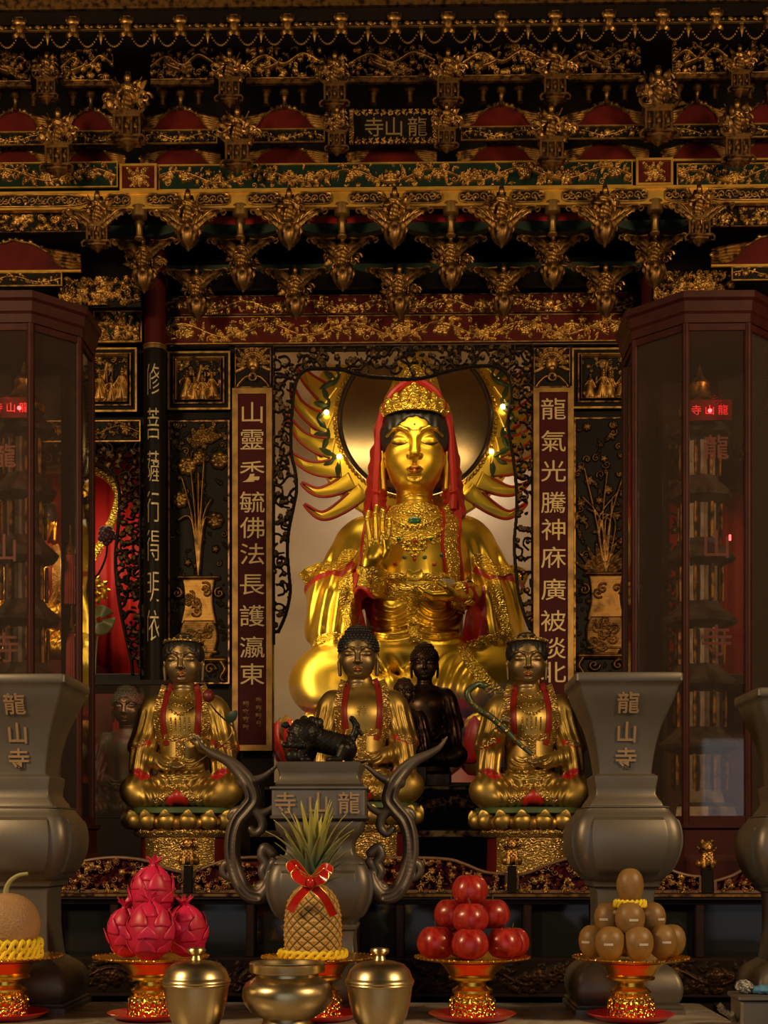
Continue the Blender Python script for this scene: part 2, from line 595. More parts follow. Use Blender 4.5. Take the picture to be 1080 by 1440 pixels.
# ------------------------------------------------------------------ materials
def mat(name, col, rough=.5, metal=0.0, **k):
    m = bpy.data.materials.new(name); m.use_nodes = True
    nt = m.node_tree; b = nt.nodes['Principled BSDF']
    b.inputs['Base Color'].default_value = (*col, 1)
    b.inputs['Roughness'].default_value = rough
    b.inputs['Metallic'].default_value = metal
    if 'emit' in k:
        b.inputs['Emission Color'].default_value = (*k['emit'], 1); b.inputs['Emission Strength'].default_value = k.get('power', 1)
    if 'coat' in k: b.inputs['Coat Weight'].default_value = k['coat']; b.inputs['Coat Roughness'].default_value = k.get('coat_r', .1)
    if 'spec' in k: b.inputs['Specular IOR Level'].default_value = k['spec']
    if 'sss' in k: b.inputs['Subsurface Weight'].default_value = k['sss']; b.inputs['Subsurface Radius'].default_value = (.01, .004, .002)
    return m


def N(m, t, **k):
    n = m.node_tree.nodes.new(t)
    for a, v in k.items():
        if a.startswith('i_'):
            key = a[2:]
            n.inputs[int(key) if key.isdigit() else key.replace('_', ' ')].default_value = v
        else: setattr(n, a, v)
    return n


def L(m, a, b):
    m.node_tree.links.new(a, b)


def bsdf(m): return m.node_tree.nodes['Principled BSDF']


def noise_color(m, c2, scale=8, lo=.4, hi=.65, detail=4, rough2=None, coord='Object', dist=0.0):
    """Mix the base colour with c2 by a noise."""
    b = bsdf(m)
    tc = N(m, 'ShaderNodeTexCoord'); nz = N(m, 'ShaderNodeTexNoise', i_Scale=scale, i_Detail=detail, i_Distortion=dist)
    L(m, tc.outputs[coord], nz.inputs['Vector'])
    mr = N(m, 'ShaderNodeMapRange', i_1=lo, i_2=hi); L(m, nz.outputs['Fac'], mr.inputs[0])
    mx = N(m, 'ShaderNodeMix', data_type='RGBA'); c1 = b.inputs['Base Color'].default_value[:]
    mx.inputs[6].default_value = c1; mx.inputs[7].default_value = (*c2, 1)
    L(m, mr.outputs[0], mx.inputs[0]); L(m, mx.outputs[2], b.inputs['Base Color'])
    if rough2 is not None:
        r = N(m, 'ShaderNodeMix', data_type='FLOAT'); r.inputs[2].default_value = b.inputs['Roughness'].default_value; r.inputs[3].default_value = rough2
        L(m, mr.outputs[0], r.inputs[0]); L(m, r.outputs[0], b.inputs['Roughness'])
    return m


def bump(m, kind='noise', scale=40, strength=.3, dist=.01, coord='Object', detail=3):
    b = bsdf(m); tc = N(m, 'ShaderNodeTexCoord')
    if kind == 'noise':
        t = N(m, 'ShaderNodeTexNoise', i_Scale=scale, i_Detail=detail); out = t.outputs['Fac']
    elif kind == 'voronoi':
        t = N(m, 'ShaderNodeTexVoronoi', i_Scale=scale); out = t.outputs['Distance']
    elif kind == 'floral':
        t0 = N(m, 'ShaderNodeTexNoise', i_Scale=scale * .5, i_Detail=1)
        L(m, tc.outputs[coord], t0.inputs['Vector'])
        t = N(m, 'ShaderNodeTexWave', wave_type='RINGS', i_Scale=scale * .55, i_Distortion=9, i_Detail=1.0)
        t.inputs['Detail Scale'].default_value = 1.6
        out = t.outputs['Fac']
    elif kind == 'wave':
        t = N(m, 'ShaderNodeTexWave', i_Scale=scale, i_Distortion=2, i_Detail=2); out = t.outputs['Fac']
    L(m, tc.outputs[coord], t.inputs['Vector'])
    bp = N(m, 'ShaderNodeBump', i_Strength=strength, i_Distance=dist)
    L(m, out, bp.inputs['Height']); L(m, bp.outputs[0], b.inputs['Normal'])
    return m


def gilded(name, ground, gold, g0=.12, g1=.3, rough=.4, ground_rough=.5, patina=(.035, .018, .008), pat=.55):
    """Gilding on the raised carving (attribute gild), lacquer on the ground, worn by a noise."""
    m = mat(name, gold, rough, 1.0, spec=.12); b = bsdf(m)
    at = N(m, 'ShaderNodeAttribute', attribute_name='gild')
    mr = N(m, 'ShaderNodeMapRange', interpolation_type='SMOOTHSTEP', i_1=g0, i_2=g1); L(m, at.outputs['Fac'], mr.inputs[0])
    tc = N(m, 'ShaderNodeTexCoord'); nz = N(m, 'ShaderNodeTexNoise', i_Scale=22, i_Detail=5); L(m, tc.outputs['Object'], nz.inputs['Vector'])
    wr = N(m, 'ShaderNodeMapRange', i_1=.42, i_2=.68, i_4=pat); L(m, nz.outputs['Fac'], wr.inputs[0])
    mg = N(m, 'ShaderNodeMix', data_type='RGBA'); mg.inputs[6].default_value = (*gold, 1); mg.inputs[7].default_value = (*patina, 1); L(m, wr.outputs[0], mg.inputs[0])
    mx = N(m, 'ShaderNodeMix', data_type='RGBA'); mx.inputs[6].default_value = (*ground, 1); L(m, mr.outputs[0], mx.inputs[0]); L(m, mg.outputs[2], mx.inputs[7])
    L(m, mx.outputs[2], b.inputs['Base Color'])
    mm = N(m, 'ShaderNodeMath', operation='MULTIPLY', i_1=.9); L(m, mr.outputs[0], mm.inputs[0]); L(m, mm.outputs[0], b.inputs['Metallic'])
    rr = N(m, 'ShaderNodeMix', data_type='FLOAT'); rr.inputs[2].default_value = ground_rough; rr.inputs[3].default_value = rough; L(m, mr.outputs[0], rr.inputs[0]); L(m, rr.outputs[0], b.inputs['Roughness'])
    return m


def glass_mat(name, tint=(1, 1, 1), refl=1.0, rough=.02, veil=0.0):
    """Thin window glass: clear, with Fresnel reflections (and a faint tint)."""
    m = bpy.data.materials.new(name); m.use_nodes = True; nt = m.node_tree; nt.nodes.clear()
    out = N(m, 'ShaderNodeOutputMaterial'); tr = N(m, 'ShaderNodeBsdfTransparent', i_Color=(*tint, 1)); gl = N(m, 'ShaderNodeBsdfGlossy', i_Roughness=rough)
    fr = N(m, 'ShaderNodeFresnel', i_IOR=1.45); mu = N(m, 'ShaderNodeMath', operation='MULTIPLY', i_1=refl); mx = N(m, 'ShaderNodeMixShader')
    L(m, fr.outputs[0], mu.inputs[0]); L(m, mu.outputs[0], mx.inputs[0]); L(m, tr.outputs[0], mx.inputs[1]); L(m, gl.outputs[0], mx.inputs[2])
    di = N(m, 'ShaderNodeBsdfDiffuse', i_Color=(.55, .44, .36, 1)); m2 = N(m, 'ShaderNodeMixShader'); m2.inputs[0].default_value = veil  # pale diffuse mix stands in for the brownish haze over the glass
    L(m, mx.outputs[0], m2.inputs[1]); L(m, di.outputs[0], m2.inputs[2]); L(m, m2.outputs[0], out.inputs[0])
    return m
# ================================================================== materials of the place
M = {}
M['marble'] = noise_color(mat('marble', (.46, .41, .34), .25), (.24, .20, .15), 5, .4, .65, 8, dist=1.5)
M['lacquer_black'] = noise_color(mat('black lacquer', (.006, .005, .004), .5, spec=.10), (.012, .007, .005), 6, .4, .7)
M['wood_dark'] = noise_color(mat('dark wood', (.020, .008, .005), .42, spec=.25), (.009, .004, .003), 7, .35, .7, 5, dist=1)
M['wood_red'] = noise_color(mat('reddish varnished wood', (.040, .008, .006), .48, spec=.12), (.025, .005, .004), 9, .35, .7, 5, dist=1)
M['red_lacquer'] = noise_color(mat('red lacquer', (.10, .007, .005), .5, spec=.15), (.06, .005, .004), 9, .4, .7)
M['red_bright'] = mat('red enamel', (.38, .012, .010), .4)
M['lapel_red'] = mat('dark red enamel', (.20, .010, .008), .45, spec=.3)
M['maroon'] = mat('maroon lacquer', (.050, .004, .005), .55, spec=.12)
M['green_dark'] = mat('dark green paint', (.008, .028, .018), .5)
M['gold_line'] = noise_color(mat('gold edging', (.58, .34, .080), .38, .9), (.20, .10, .02), 30, .4, .7)
M['gold_frame'] = noise_color(mat('old gold frame', (.36, .21, .06), .45, .8), (.18, .10, .03), 14, .4, .7)
M['gold_beam'] = noise_color(mat('gilded beam', (.74, .43, .075), .40, .7), (.52, .28, .045), 12, .4, .7)
M['gilt_dark'] = noise_color(mat('old gilded wood', (.44, .235, .060), .42, .92), (.060, .026, .010), 34, .44, .62, 5, rough2=.6)
M['gilt_dim'] = noise_color(mat('deep brown gilding', (.26, .135, .040), .45, .9), (.030, .014, .007), 34, .42, .62, 5, rough2=.6)  # brown gold, mottled darker at random
M['carve_red'] = gilded('gilded carving on red', (.065, .006, .004), (.52, .29, .070), .10, .30, .4)
M['carve_green'] = gilded('gilded carving on green', (.006, .020, .012), (.46, .25, .060), .10, .32, .42)
M['carve_black'] = gilded('gilded carving on black', (.008, .006, .004), (.44, .24, .060), .18, .5, .42, pat=.75)
M['carve_dim'] = gilded('deep brown gilded carving', (.007, .005, .003), (.25, .13, .04), .2, .6, .45, pat=.8)  # darker gold tone on the raised carving
M['carve_open'] = gilded('pierced dark carving', (.010, .006, .004), (.34, .19, .055), .62, 1.0, .45, pat=.75)
# statues
M['gold'] = noise_color(mat('burnished gold leaf', (.80, .54, .065), .33, 1.0), (.70, .44, .04), .9, .4, .7, 3, rough2=.42)
M['gold_emb'] = bump(mat('embossed gold', (.80, .54, .075), .38, 1.0), 'floral', 46, .75, .011)
M['gold2'] = noise_color(mat('aged gold leaf', (.42, .285, .075), .42, .92), (.27, .17, .04), 5, .4, .7, 4, rough2=.52)
M['gold2_emb'] = bump(mat('aged embossed gold', (.46, .29, .08), .40, .92), 'floral', 70, .5, .006)
M['gold_face'] = noise_color(mat('worn gold face', (.30, .21, .095), .42, .8), (.19, .125, .055), 6, .4, .7, 3)
M['bronze_dark'] = noise_color(mat('dark bronze', (.085, .048, .026), .36, .8), (.010, .007, .005), 18, .4, .7)
M['hair_black'] = mat('black hair paint', (.012, .010, .010), .45)
M['hair_gold'] = noise_color(mat('worn dark hair paint', (.07, .045, .025), .4, .4), (.03, .02, .015), 10, .4, .65)
M['lip_red'] = mat('red lips', (.40, .13, .03), .4, .75)
M['line_dark'] = mat('painted dark line', (.05, .025, .008), .5, .3)
M['gem_red'] = mat('red gem', (.45, .02, .01), .15, coat=.5)
M['gem_green'] = mat('green gem', (.04, .14, .06), .15, coat=.5)
M['gem_blue'] = mat('blue gem', (.03, .10, .16), .15, coat=.5)
M['leaf_green'] = mat('green enamel', (.06, .095, .035), .42, .3)
M['white_wall'] = noise_color(mat('cream plaster', (.80, .68, .56), .7), (.74, .62, .50), 3, .4, .7)
M['mirror_disc'] = noise_color(mat('polished halo disc', (.34, .25, .14), .2, .95), (.25, .16, .08), 3, .4, .7)
M['bulb'] = mat('lit bulb', (1, .8, .5), .4, emit=(1.0, .62, .22), power=14)
M['led_red'] = mat('red led', (.3, .02, .02), .4, emit=(1.0, .02, .03), power=.8)  # glow standing in for reflected red lettering
M['led_dot'] = mat('red led dot', (1, .05, .05), .4, emit=(1.0, .05, .06), power=12)
# pewter and brass
M['pewter'] = noise_color(mat('brushed pewter', (.195, .172, .142), .44, .7), (.15, .13, .105), 9, .4, .7, 4, rough2=.55)
M['pewter_gold'] = mat('bronzed letters', (.36, .235, .12), .5, .3)
M['pewter_dark'] = noise_color(mat('dark pewter', (.16, .128, .10), .46, .6), (.10, .08, .06), 16, .4, .7)
M['brass'] = noise_color(mat('polished brass', (.58, .46, .25), .29, 1.0), (.46, .36, .19), 6, .4, .7, 3, rough2=.42)
M['gold_plastic'] = mat('gold plated plastic', (.92, .55, .07), .27, 1.0)
M['gold_plastic_emb'] = bump(mat('embossed gold plastic', (.95, .56, .08), .22, 1.0), 'voronoi', 110, 1.0, .008)
M['red_plastic'] = mat('red plastic', (.62, .012, .012), .3, coat=.4)
# fruit
M['foam'] = mat('yellow foam net', (.85, .63, .02), .6)
# ================================================================== the offering table and what stands on it
DT = 3.15
TZ = CAMZ - .40                                   # table top height
sT = S(DT)


def tabY(D): return HY + .40 * FPX / D            # photo row of the table top at depth D


xr = O(985, 1410, 3.5).x
t = thing('offering_table', 'long marble topped offering table carrying the fruit and brass jars', 'table', (0, 3.0, 0))
link('table_top', MB().box(-1.75, xr, -.55, .50, TZ - .05, TZ, .012).mesh(), M['marble'], t)
link('apron', MB().box(-1.70, xr - .05, -.48, .44, TZ - .22, TZ - .051, .01).mesh(), M['wood_dark'], t)
for x in (-1.62, xr - .14):
    for y in (-.45, .34):
        link('leg', MB().box(x, x + .08, y, y + .08, 0, TZ - .221, .01).mesh(), M['wood_dark'], t)


def at(px, D, dz=0.0):
    p = O(px, HY, D); return Vector((p.x, D, TZ + dz))


# ---- red saucers and gold compotes
def make_saucer(loc):
    t = thing('red_saucer', '', 'saucer', loc, 'red plastic saucers under the gold stands')
    link('dish', MB().lathe([(.0, 0), (40, 0), (46, 1), (60, 9), (61.5, 10), (60, 10.6), (46, 3), (40, 2.2), (0, 2.2)], 56).mesh(scale=sT), M['red_plastic'], t)
    return t


def make_compote(loc):
    t = thing('gold_compote', '', 'fruit stand', loc, 'gold fruit stands on red saucers')
    z0 = 0
    base = MB().lathe([(0, 0), (31, 0), (33, 2), (32.5, 24), (31, 28), (29, 30), (26, 31), (0, 31)], 48, mod=lambda a, z: 1 + .03 * math.sin(14 * a) * (1 if 1 < z < 29 else 0))
    link('embossed_base', base.mesh(scale=sT), M['gold_plastic_emb'], t)
    link('stem', MB().lathe([(0, 31), (24, 31), (25, 34), (28.5, 37), (28.5, 40), (24, 43), (20, 46), (19.5, 51), (24, 54), (33, 55), (34, 58), (31, 60), (31, 61), (0, 61)], 48).mesh(scale=sT), M['gold_plastic'], t)
    link('cup', MB().lathe([(0, 61), (32, 61), (34, 63), (38, 70), (44, 76), (46, 78), (44, 79), (0, 79)], 48).mesh(scale=sT), M['gold_plastic'], t)
    sc = lambda a, z: 1 + (.018 * math.cos(28 * a) if z > 81 else 0)
    link('rim', MB().lathe([(0, 79), (45, 79), (60, 80.5), (74, 83.0), (80, 85.2), (80.5, 86.4), (74, 84.6), (60, 82.2), (45, 81), (0, 81)], 112, mod=sc).mesh(scale=sT), M['gold_plastic'], t)
    bd = MB()
    for k in range(56):
        a = 2 * PI * k / 56
        bd.ball((80.5 * math.cos(a), 80.5 * math.sin(a), 86), 1.7, 6, 4)
    link('bead_edge', bd.mesh(scale=sT), M['gold_plastic_emb'], t)
    return t


stands = [(8, 'netted melon'), (213, 'dragon fruit'), (448, 'pineapple'), (664, 'red apples'), (887, 'brown kiwi fruit')]
sa = co = None
for px, what in stands:
    p = at(px, DT)
    if sa is None: sa = make_saucer(p); co = make_compote(p + Vector((0, 0, 2.6 * sT)))
    else: s2 = dup(sa, p); c2 = dup(co, p + Vector((0, 0, 2.6 * sT)))
    a, b = (sa, co) if px == 8 else (s2, c2)
    a['label'] = 'round red plastic saucer under the gold stand that carries the ' + what
    b['label'] = 'shiny gold pedestal fruit stand carrying the ' + what
RIM = TZ + 84.6 * sT                              # where fruit rests


def fp(px, py, D=DT):
    """A fruit centre from its pixel."""
    return O(px, py, D)


# ---- apples
def make_apple():
    prof = []
    for i in range(25):
        t_ = PI * i / 24
        r = math.sin(t_) * (1 + .10 * math.cos(t_) - .02) ; z = -math.cos(t_) * .93
        if t_ > 2.2: z -= .34 * ((t_ - 2.2) / .94) ** 2
        if t_ < .7: z += .16 * ((.7 - t_) / .7) ** 2
        prof.append((max(r, .0), z))
    me = MB().lathe(prof, 36, mod=lambda a, z: 1 + .022 * math.cos(5 * a) * (1 if z < 0 else .6)).mesh(scale=.0425, angle=180)
    st = MB().tube([(0, 0, .50), (.02, 0, .78), (.10, .02, 1.02)], .045, 6).mesh(scale=.0425)
    return me, st


M['apple'] = mat('red apple skin', (.46, .018, .012), .3, coat=.18)
_b = bsdf(M['apple']); _t = N(M['apple'], 'ShaderNodeTexCoord'); _m = N(M['apple'], 'ShaderNodeMapping'); _m.inputs['Scale'].default_value = (60, 60, 7)
_n = N(M['apple'], 'ShaderNodeTexNoise', i_Scale=1.6, i_Detail=4); _r = N(M['apple'], 'ShaderNodeValToRGB')
L(M['apple'], _t.outputs['Object'], _m.inputs[0]); L(M['apple'], _m.outputs[0], _n.inputs['Vector']); L(M['apple'], _n.outputs['Fac'], _r.inputs[0]); L(M['apple'], _r.outputs[0], _b.inputs['Base Color'])
_r.color_ramp.elements[0].position = .35; _r.color_ramp.elements[0].color = (.27, .004, .008, 1); _r.color_ramp.elements[1].position = .78; _r.color_ramp.elements[1].color = (.52, .045, .02, 1)
M['stem'] = mat('fruit stem', (.10, .055, .02), .7)
am, asm = make_apple()
apples = [  # px, py, depth offset, spin, label
    (661, 1250, .0, .3, 'single red apple on top of the apple pyramid'),
    (635, 1284, .045, 1.2, 'left apple of the middle layer of the apple pyramid'),
    (661, 1290, -.040, 2.4, 'front centre apple of the middle layer of the pyramid'),
    (692, 1284, .042, .8, 'right apple of the middle layer of the apple pyramid'),
    (614, 1324, -.01, 3.2, 'large apple at the left end of the bottom row of the pyramid'),
    (661, 1326, -.075, 4.0, 'front centre apple of the bottom row, above the stand rim'),
    (709, 1325, -.02, 5.1, 'front right apple of the bottom row of the pyramid'),
    (720, 1324, .062, .5, 'apple half hidden behind the right end of the bottom row'),
    (650, 1324, .070, 1.5, 'apple at the back of the bottom row, mostly hidden')]
for px, py, dd, rz, lab in apples:
    big = 1.07 if px == 614 else 1.0
    a = thing('red_apple', lab, 'apple', fp(px, py, DT + dd), 'red apples piled on the gold stand', rz, big)
    if len(am.materials): am_ = am
    link('skin', am, M['apple'], a); link('stem', asm, M['stem'], a)

# ---- kiwi fruit
M['kiwi'] = bump(noise_color(mat('brown kiwi skin', (.26, .14, .038), .45), (.19, .10, .026), 30, .4, .7), 'noise', 420, .25, .001)
M['sticker'] = mat('white fruit sticker', (.55, .48, .40), .45)
km = MB().lathe([(math.sin(PI * i / 18) ** .82 * (1 - .06 * math.cos(PI * i / 18)), -1.16 * math.cos(PI * i / 18)) for i in range(19)], 28).mesh(scale=.0335, angle=180)
sk = []
for i in range(7):
    row = []
    for j in range(4):
        a = -PI / 2 + (i / 6 - .5) * .62; zz = -.08 + .16 * (j / 3)
        rr = 1.015 * math.sqrt(max(1 - (zz / 1.16) ** 2, 0))
        row.append((rr * math.cos(a), rr * math.sin(a), zz))
    sk.append(row)
skm = MB().grid(np.array(sk)).mesh(scale=.0335)
kiwis = [(886, 1247, 0, 0, 'kiwi fruit standing alone on top of the kiwi pile', 0),
         (856, 1292, .03, -.5, 'left kiwi of the middle layer of the pile', 1), (886, 1293, -.04, .1, 'centre kiwi of the middle layer, in front', 1), (916, 1292, .03, .6, 'right kiwi of the middle layer of the pile', 1),
         (834, 1324, .03, -.7, 'kiwi at the left end of the bottom row', 1), (858, 1327, -.058, -.25, 'second kiwi from the left in the bottom row, glinting', 1),
         (898, 1327, -.062, .2, 'third kiwi from the left in the bottom row', 1), (931, 1324, -.02, .15, 'fourth kiwi from the left in the bottom row', 1),
         (944, 1323, .055, .9, 'kiwi peeking out behind the right end of the bottom row', 0), (880, 1322, .06, .4, 'kiwi hidden at the back of the bottom row', 0)]
for px, py, dd, rz, lab, stk in kiwis:
    k = thing('kiwi_fruit', lab, 'kiwi', fp(px, py, DT + dd), 'brown kiwi fruit piled on the gold stand', rz, 1.0)
    if py == 1247: k.scale = (.93, .93, 1.1)
    link('skin', km, M['kiwi'], k)
    if stk: link('sticker', skm, M['sticker'], k, label='small pale paper sticker')


def foam_net(name, label, loc, R, h, n, r, rows=2, group=None):
    t = thing(name, label, 'foam net', loc, group)
    mb = MB()
    for k in range(rows):
        for sg in (1, -1):
            pts = []
            for i in range(n * 8):
                a = 2 * PI * i / (n * 8)
                w = math.sin(n * a) * sg
                z = h * (k + .5) / rows + w * h / rows * .5
                rr = R + r * .7 * math.cos(n * a) * sg
                pts.append((rr * math.cos(a), rr * math.sin(a), z))
            mb.tube(pts, r, 6, closed=True)
    link('mesh_band', mb.mesh(angle=180), M['foam'], t)
    return t


foam_net('foam_fruit_net', 'small yellow foam net around the top kiwi of the pile', fp(886, 1275, DT), .0325, .014, 9, .0042, 1)

# ---- melon
M['melon'] = bump(noise_color(mat('netted melon rind', (.40, .24, .11), .55), (.30, .175, .075), 12, .4, .7), 'voronoi', 190, .6, .002)
me_t = thing('netted_melon', 'pale tan netted melon with a dry curved stem', 'melon', fp(8, 1300, DT))
link('rind', MB().lathe([(math.sin(PI * i / 24) ** .85 * .0785, -.073 * math.cos(PI * i / 24)) for i in range(25)], 48).mesh(angle=180), M['melon'], me_t)
M['melon_stem'] = mat('dry green stem', (.30, .27, .10), .6)
link('stem', MB().tube(spline([(0, 0, .068), (.002, 0, .085), (.012, 0, .102), (.03, 0, .114), (.052, .0, .118)], 5), lambda u: .007 - .003 * u, 8).mesh(), M['melon_stem'], me_t)
foam_net('foam_fruit_net', 'yellow foam net around the foot of the netted melon', at(8, DT, 86 * sT), .078, .042, 14, .0055, 2)

# ---- dragon fruit
M['dragon'] = noise_color(mat('pink dragon fruit skin', (.60, .012, .075), .4, coat=.15), (.45, .008, .04), 18, .4, .7)
M['dragon_tip'] = noise_color(mat('pink bract', (.64, .016, .085), .42), (.50, .05, .05), 30, .5, .8)


def make_dragon(seed):
    q = random.Random(seed)
    rx, rz = 1.0, 1.18
    body = MB().lathe([(math.sin(PI * i / 20) * rx, -rz * math.cos(PI * i / 20)) for i in range(21)], 32).mesh(scale=.048, angle=180)
    br = MB()
    rows = [(-.72, 4, .5), (-.25, 5, .62), (.2, 5, .72), (.55, 5, .80), (.84, 4, .85), (.97, 4, .6)]
    for ri, (zf, n, ln) in enumerate(rows):
        for k in range(n):
            a = 2 * PI * (k + .5 * (ri % 2) + q.uniform(-.12, .12)) / n
            z0 = zf * rz
            Ln = ln * q.uniform(.85, 1.2); flare = q.uniform(.02, .16) + (.25 if zf > .8 else 0)
            G = []
            for i in range(8):
                u = i / 7
                zz = z0 + Ln * u * (1.0 if zf < .8 else .9)
                base = math.sqrt(max(1 - min(abs(z0 + Ln * u * .8) / rz, 1) ** 2, 0)) * rx
                rr = max(base, .06) + .015 + flare * u ** 3 + .03 * math.sin(u * PI)
                half = .44 * (1 - u ** 1.5) * (1 + .3 * math.sin(u * 2)) + .012
                row = []
                for j in range(5):
                    w = (j / 4 - .5) * 2
                    aa = a + w * half / max(rr, .35)
                    r2 = rr - .02 * abs(w) + .012
                    row.append((r2 * math.cos(aa), r2 * math.sin(aa), zz - .04 * abs(w)))
                G.append(row)
            br.grid(np.array(G))
    bm_ = br.mesh(scale=.048, angle=60)
    return body, bm_


for i, (px, py, dd, tilt, rz, sc, lab) in enumerate([
        (214, 1258, .01, (0, .05), .2, 1.06, 'dragon fruit balanced on top of the other dragon fruit'),
        (180, 1313, .015, (0, -.22), 1.4, 1.0, 'dragon fruit at the left of the lower layer, tip pointing out'),
        (211, 1312, -.08, (.12, .03), 2.9, 1.10, 'large dragon fruit at the front of the lower layer'),
        (262, 1311, .015, (0, .12), 4.2, 1.03, 'dragon fruit at the right of the lower layer, long bracts'),
        (222, 1308, .11, (-.1, 0), 5.0, .84, 'dragon fruit at the back of the lower layer')]):
    d = thing('dragon_fruit', lab, 'dragon fruit', fp(px, py, DT + dd), 'pink dragon fruit piled on the gold stand', 0, sc)
    d.rotation_euler = (tilt[0], tilt[1], rz)
    b_, m_ = make_dragon(i + 3)
    link('skin', b_, M['dragon'], d); o_ = link('bract', m_, M['dragon_tip'], d)
    so = o_.modifiers.new('thick', 'SOLIDIFY'); so.thickness = .0016; so.offset = 0

# ---- pineapple
M['pine_skin'] = mat('pineapple rind', (.33, .17, .035), .5)
_m = M['pine_skin']; _b = bsdf(_m); _at = N(_m, 'ShaderNodeAttribute', attribute_name='gild'); _r = N(_m, 'ShaderNodeValToRGB')
L(_m, _at.outputs['Fac'], _r.inputs[0]); L(_m, _r.outputs[0], _b.inputs['Base Color'])
_r.color_ramp.elements[0].position = .30; _r.color_ramp.elements[0].color = (.030, .032, .012, 1)
_r.color_ramp.elements[1].position = .58; _r.color_ramp.elements[1].color = (.46, .27, .055, 1)
_e = _r.color_ramp.elements.new(.85); _e.color = (.56, .33, .09, 1)
_e = _r.color_ramp.elements.new(.97); _e.color = (.30, .13, .03, 1)
p = fp(440, 1340, DT)
p.z = RIM
pine = thing('pineapple', 'ripe pineapple with a spiky green crown and a red bow', 'pineapple', p)
nu, nv = 280, 240
U = np.linspace(0, 2 * PI, nu, endpoint=False)[:, None]; V = np.linspace(0, 1, nv)[None, :]
Hh = 106.0
prof = np.interp(V, [0, .03, .12, .35, .6, .78, .9, .96, 1], [26, 33, 37, 38.5, 37, 33, 25, 18, 10])
na, nb = 15, 14
d1 = (U / (2 * PI) * na + V * nb * .55); d2 = (U / (2 * PI) * na - V * nb * .55)
fa, fb = np.abs(d1 - np.round(d1)), np.abs(d2 - np.round(d2))
ed = np.minimum(.5 - fa, .5 - fb) * 0 + np.minimum(np.abs((d1 % 1) - .5), np.abs((d2 % 1) - .5))   # 0 at groove lines
ga = 1 - np.clip(np.abs((d1 % 1) - .5) * -2 + 1, 0, 1); 
cell = np.clip(np.minimum(np.abs(((d1 + .5) % 1) - .5), np.abs(((d2 + .5) % 1) - .5)) / .5, 0, 1)
hgt = np.sqrt(1 - (1 - cell) ** 2)
cd = np.sqrt(((d1 % 1) - .5) ** 2 + ((d2 % 1) - .5) ** 2)
hgt = np.clip(hgt, 0, 1)
rad = prof + 2.6 * hgt + 1.2 * np.exp(-(cd / .12) ** 2)
attr = np.where(cd < .09, 1.0, hgt * .9)
P_ = np.stack([rad * np.cos(U), rad * np.sin(U), np.broadcast_to(V * Hh, rad.shape)], -1)
ii = np.arange(nu * nv).reshape(nu, nv)
qd = np.stack([ii[:, :-1], np.roll(ii, -1, 0)[:, :-1], np.roll(ii, -1, 0)[:, 1:], ii[:, 1:]], -1).reshape(-1, 4)
link('rind', fast_mesh(P_.reshape(-1, 3) * sT, qd, attr={'gild': attr.ravel()}), M['pine_skin'], pine)
M['pine_leaf'] = mat('pineapple leaf', (.06, .085, .030), .45)
_m = M['pine_leaf']; _b = bsdf(_m); _tc = N(_m, 'ShaderNodeTexCoord'); _sp = N(_m, 'ShaderNodeSeparateXYZ'); _r = N(_m, 'ShaderNodeValToRGB')
L(_m, _tc.outputs['Generated'], _sp.inputs[0]); L(_m, _sp.outputs[2], _r.inputs[0]); L(_m, _r.outputs[0], _b.inputs['Base Color'])
_r.color_ramp.elements[0].position = .25; _r.color_ramp.elements[0].color = (.085, .125, .075, 1); _r.color_ramp.elements[1].position = .75; _r.color_ramp.elements[1].color = (.46, .42, .08, 1)
cr = MB(); q = random.Random(8)
for k in range(46):
    f = k / 46
    a = k * 2.399963; z0 = Hh - 4 + 28 * f; Ln = 34 + 62 * math.sin(min(f * 1.25, 1) * PI * .5) ** 1.2 + q.uniform(-5, 5)
    out = (1.15 - 1.0 * f) ; r0 = 10 * (1 - f * .6)
    G = []
    for i in range(9):
        u = i / 8
        el = math.radians(18 + 68 * f) + (.5 * u * (1 - f) if f < .5 else -.0) - .35 * u * u * (1 - f)
        # integrate a gentle outward curve
        rr = r0 + Ln * u * math.cos(el) * (.75 + .25 * u) ; zz = z0 + Ln * u * math.sin(el)
        hw = 9.0 * (1 - u ** 1.5) * (1 - .15 * f) + .1
        row = []
        for j in (-1, 0, 1):
            row.append((rr * math.cos(a) - j * hw * math.sin(a), rr * math.sin(a) + j * hw * math.cos(a), zz + abs(j) * hw * .45))
        G.append(row)
    cr.grid(np.array(G))
o_ = link('crown_leaves', cr.mesh(scale=sT, angle=80), M['pine_leaf'], pine)
so = o_.modifiers.new('thick', 'SOLIDIFY'); so.thickness = .0012; so.offset = 0
foam_net('foam_fruit_net', 'yellow foam net ring around the base of the pineapple', at(440, DT, 88.5 * sT), .074, .014, 12, .0052, 1)

# ---- red bow tied on the pineapple
M['ribbon'] = mat('glossy red ribbon', (.50, .012, .010), .22, coat=.5)
M['ribbon_gold'] = mat('gold ribbon edge', (.75, .45, .10), .3, .8)
bw = thing('ribbon_bow', 'shiny red ribbon bow with gold edges tied round the pineapple', 'ribbon', fp(437, 1241, DT - .083))


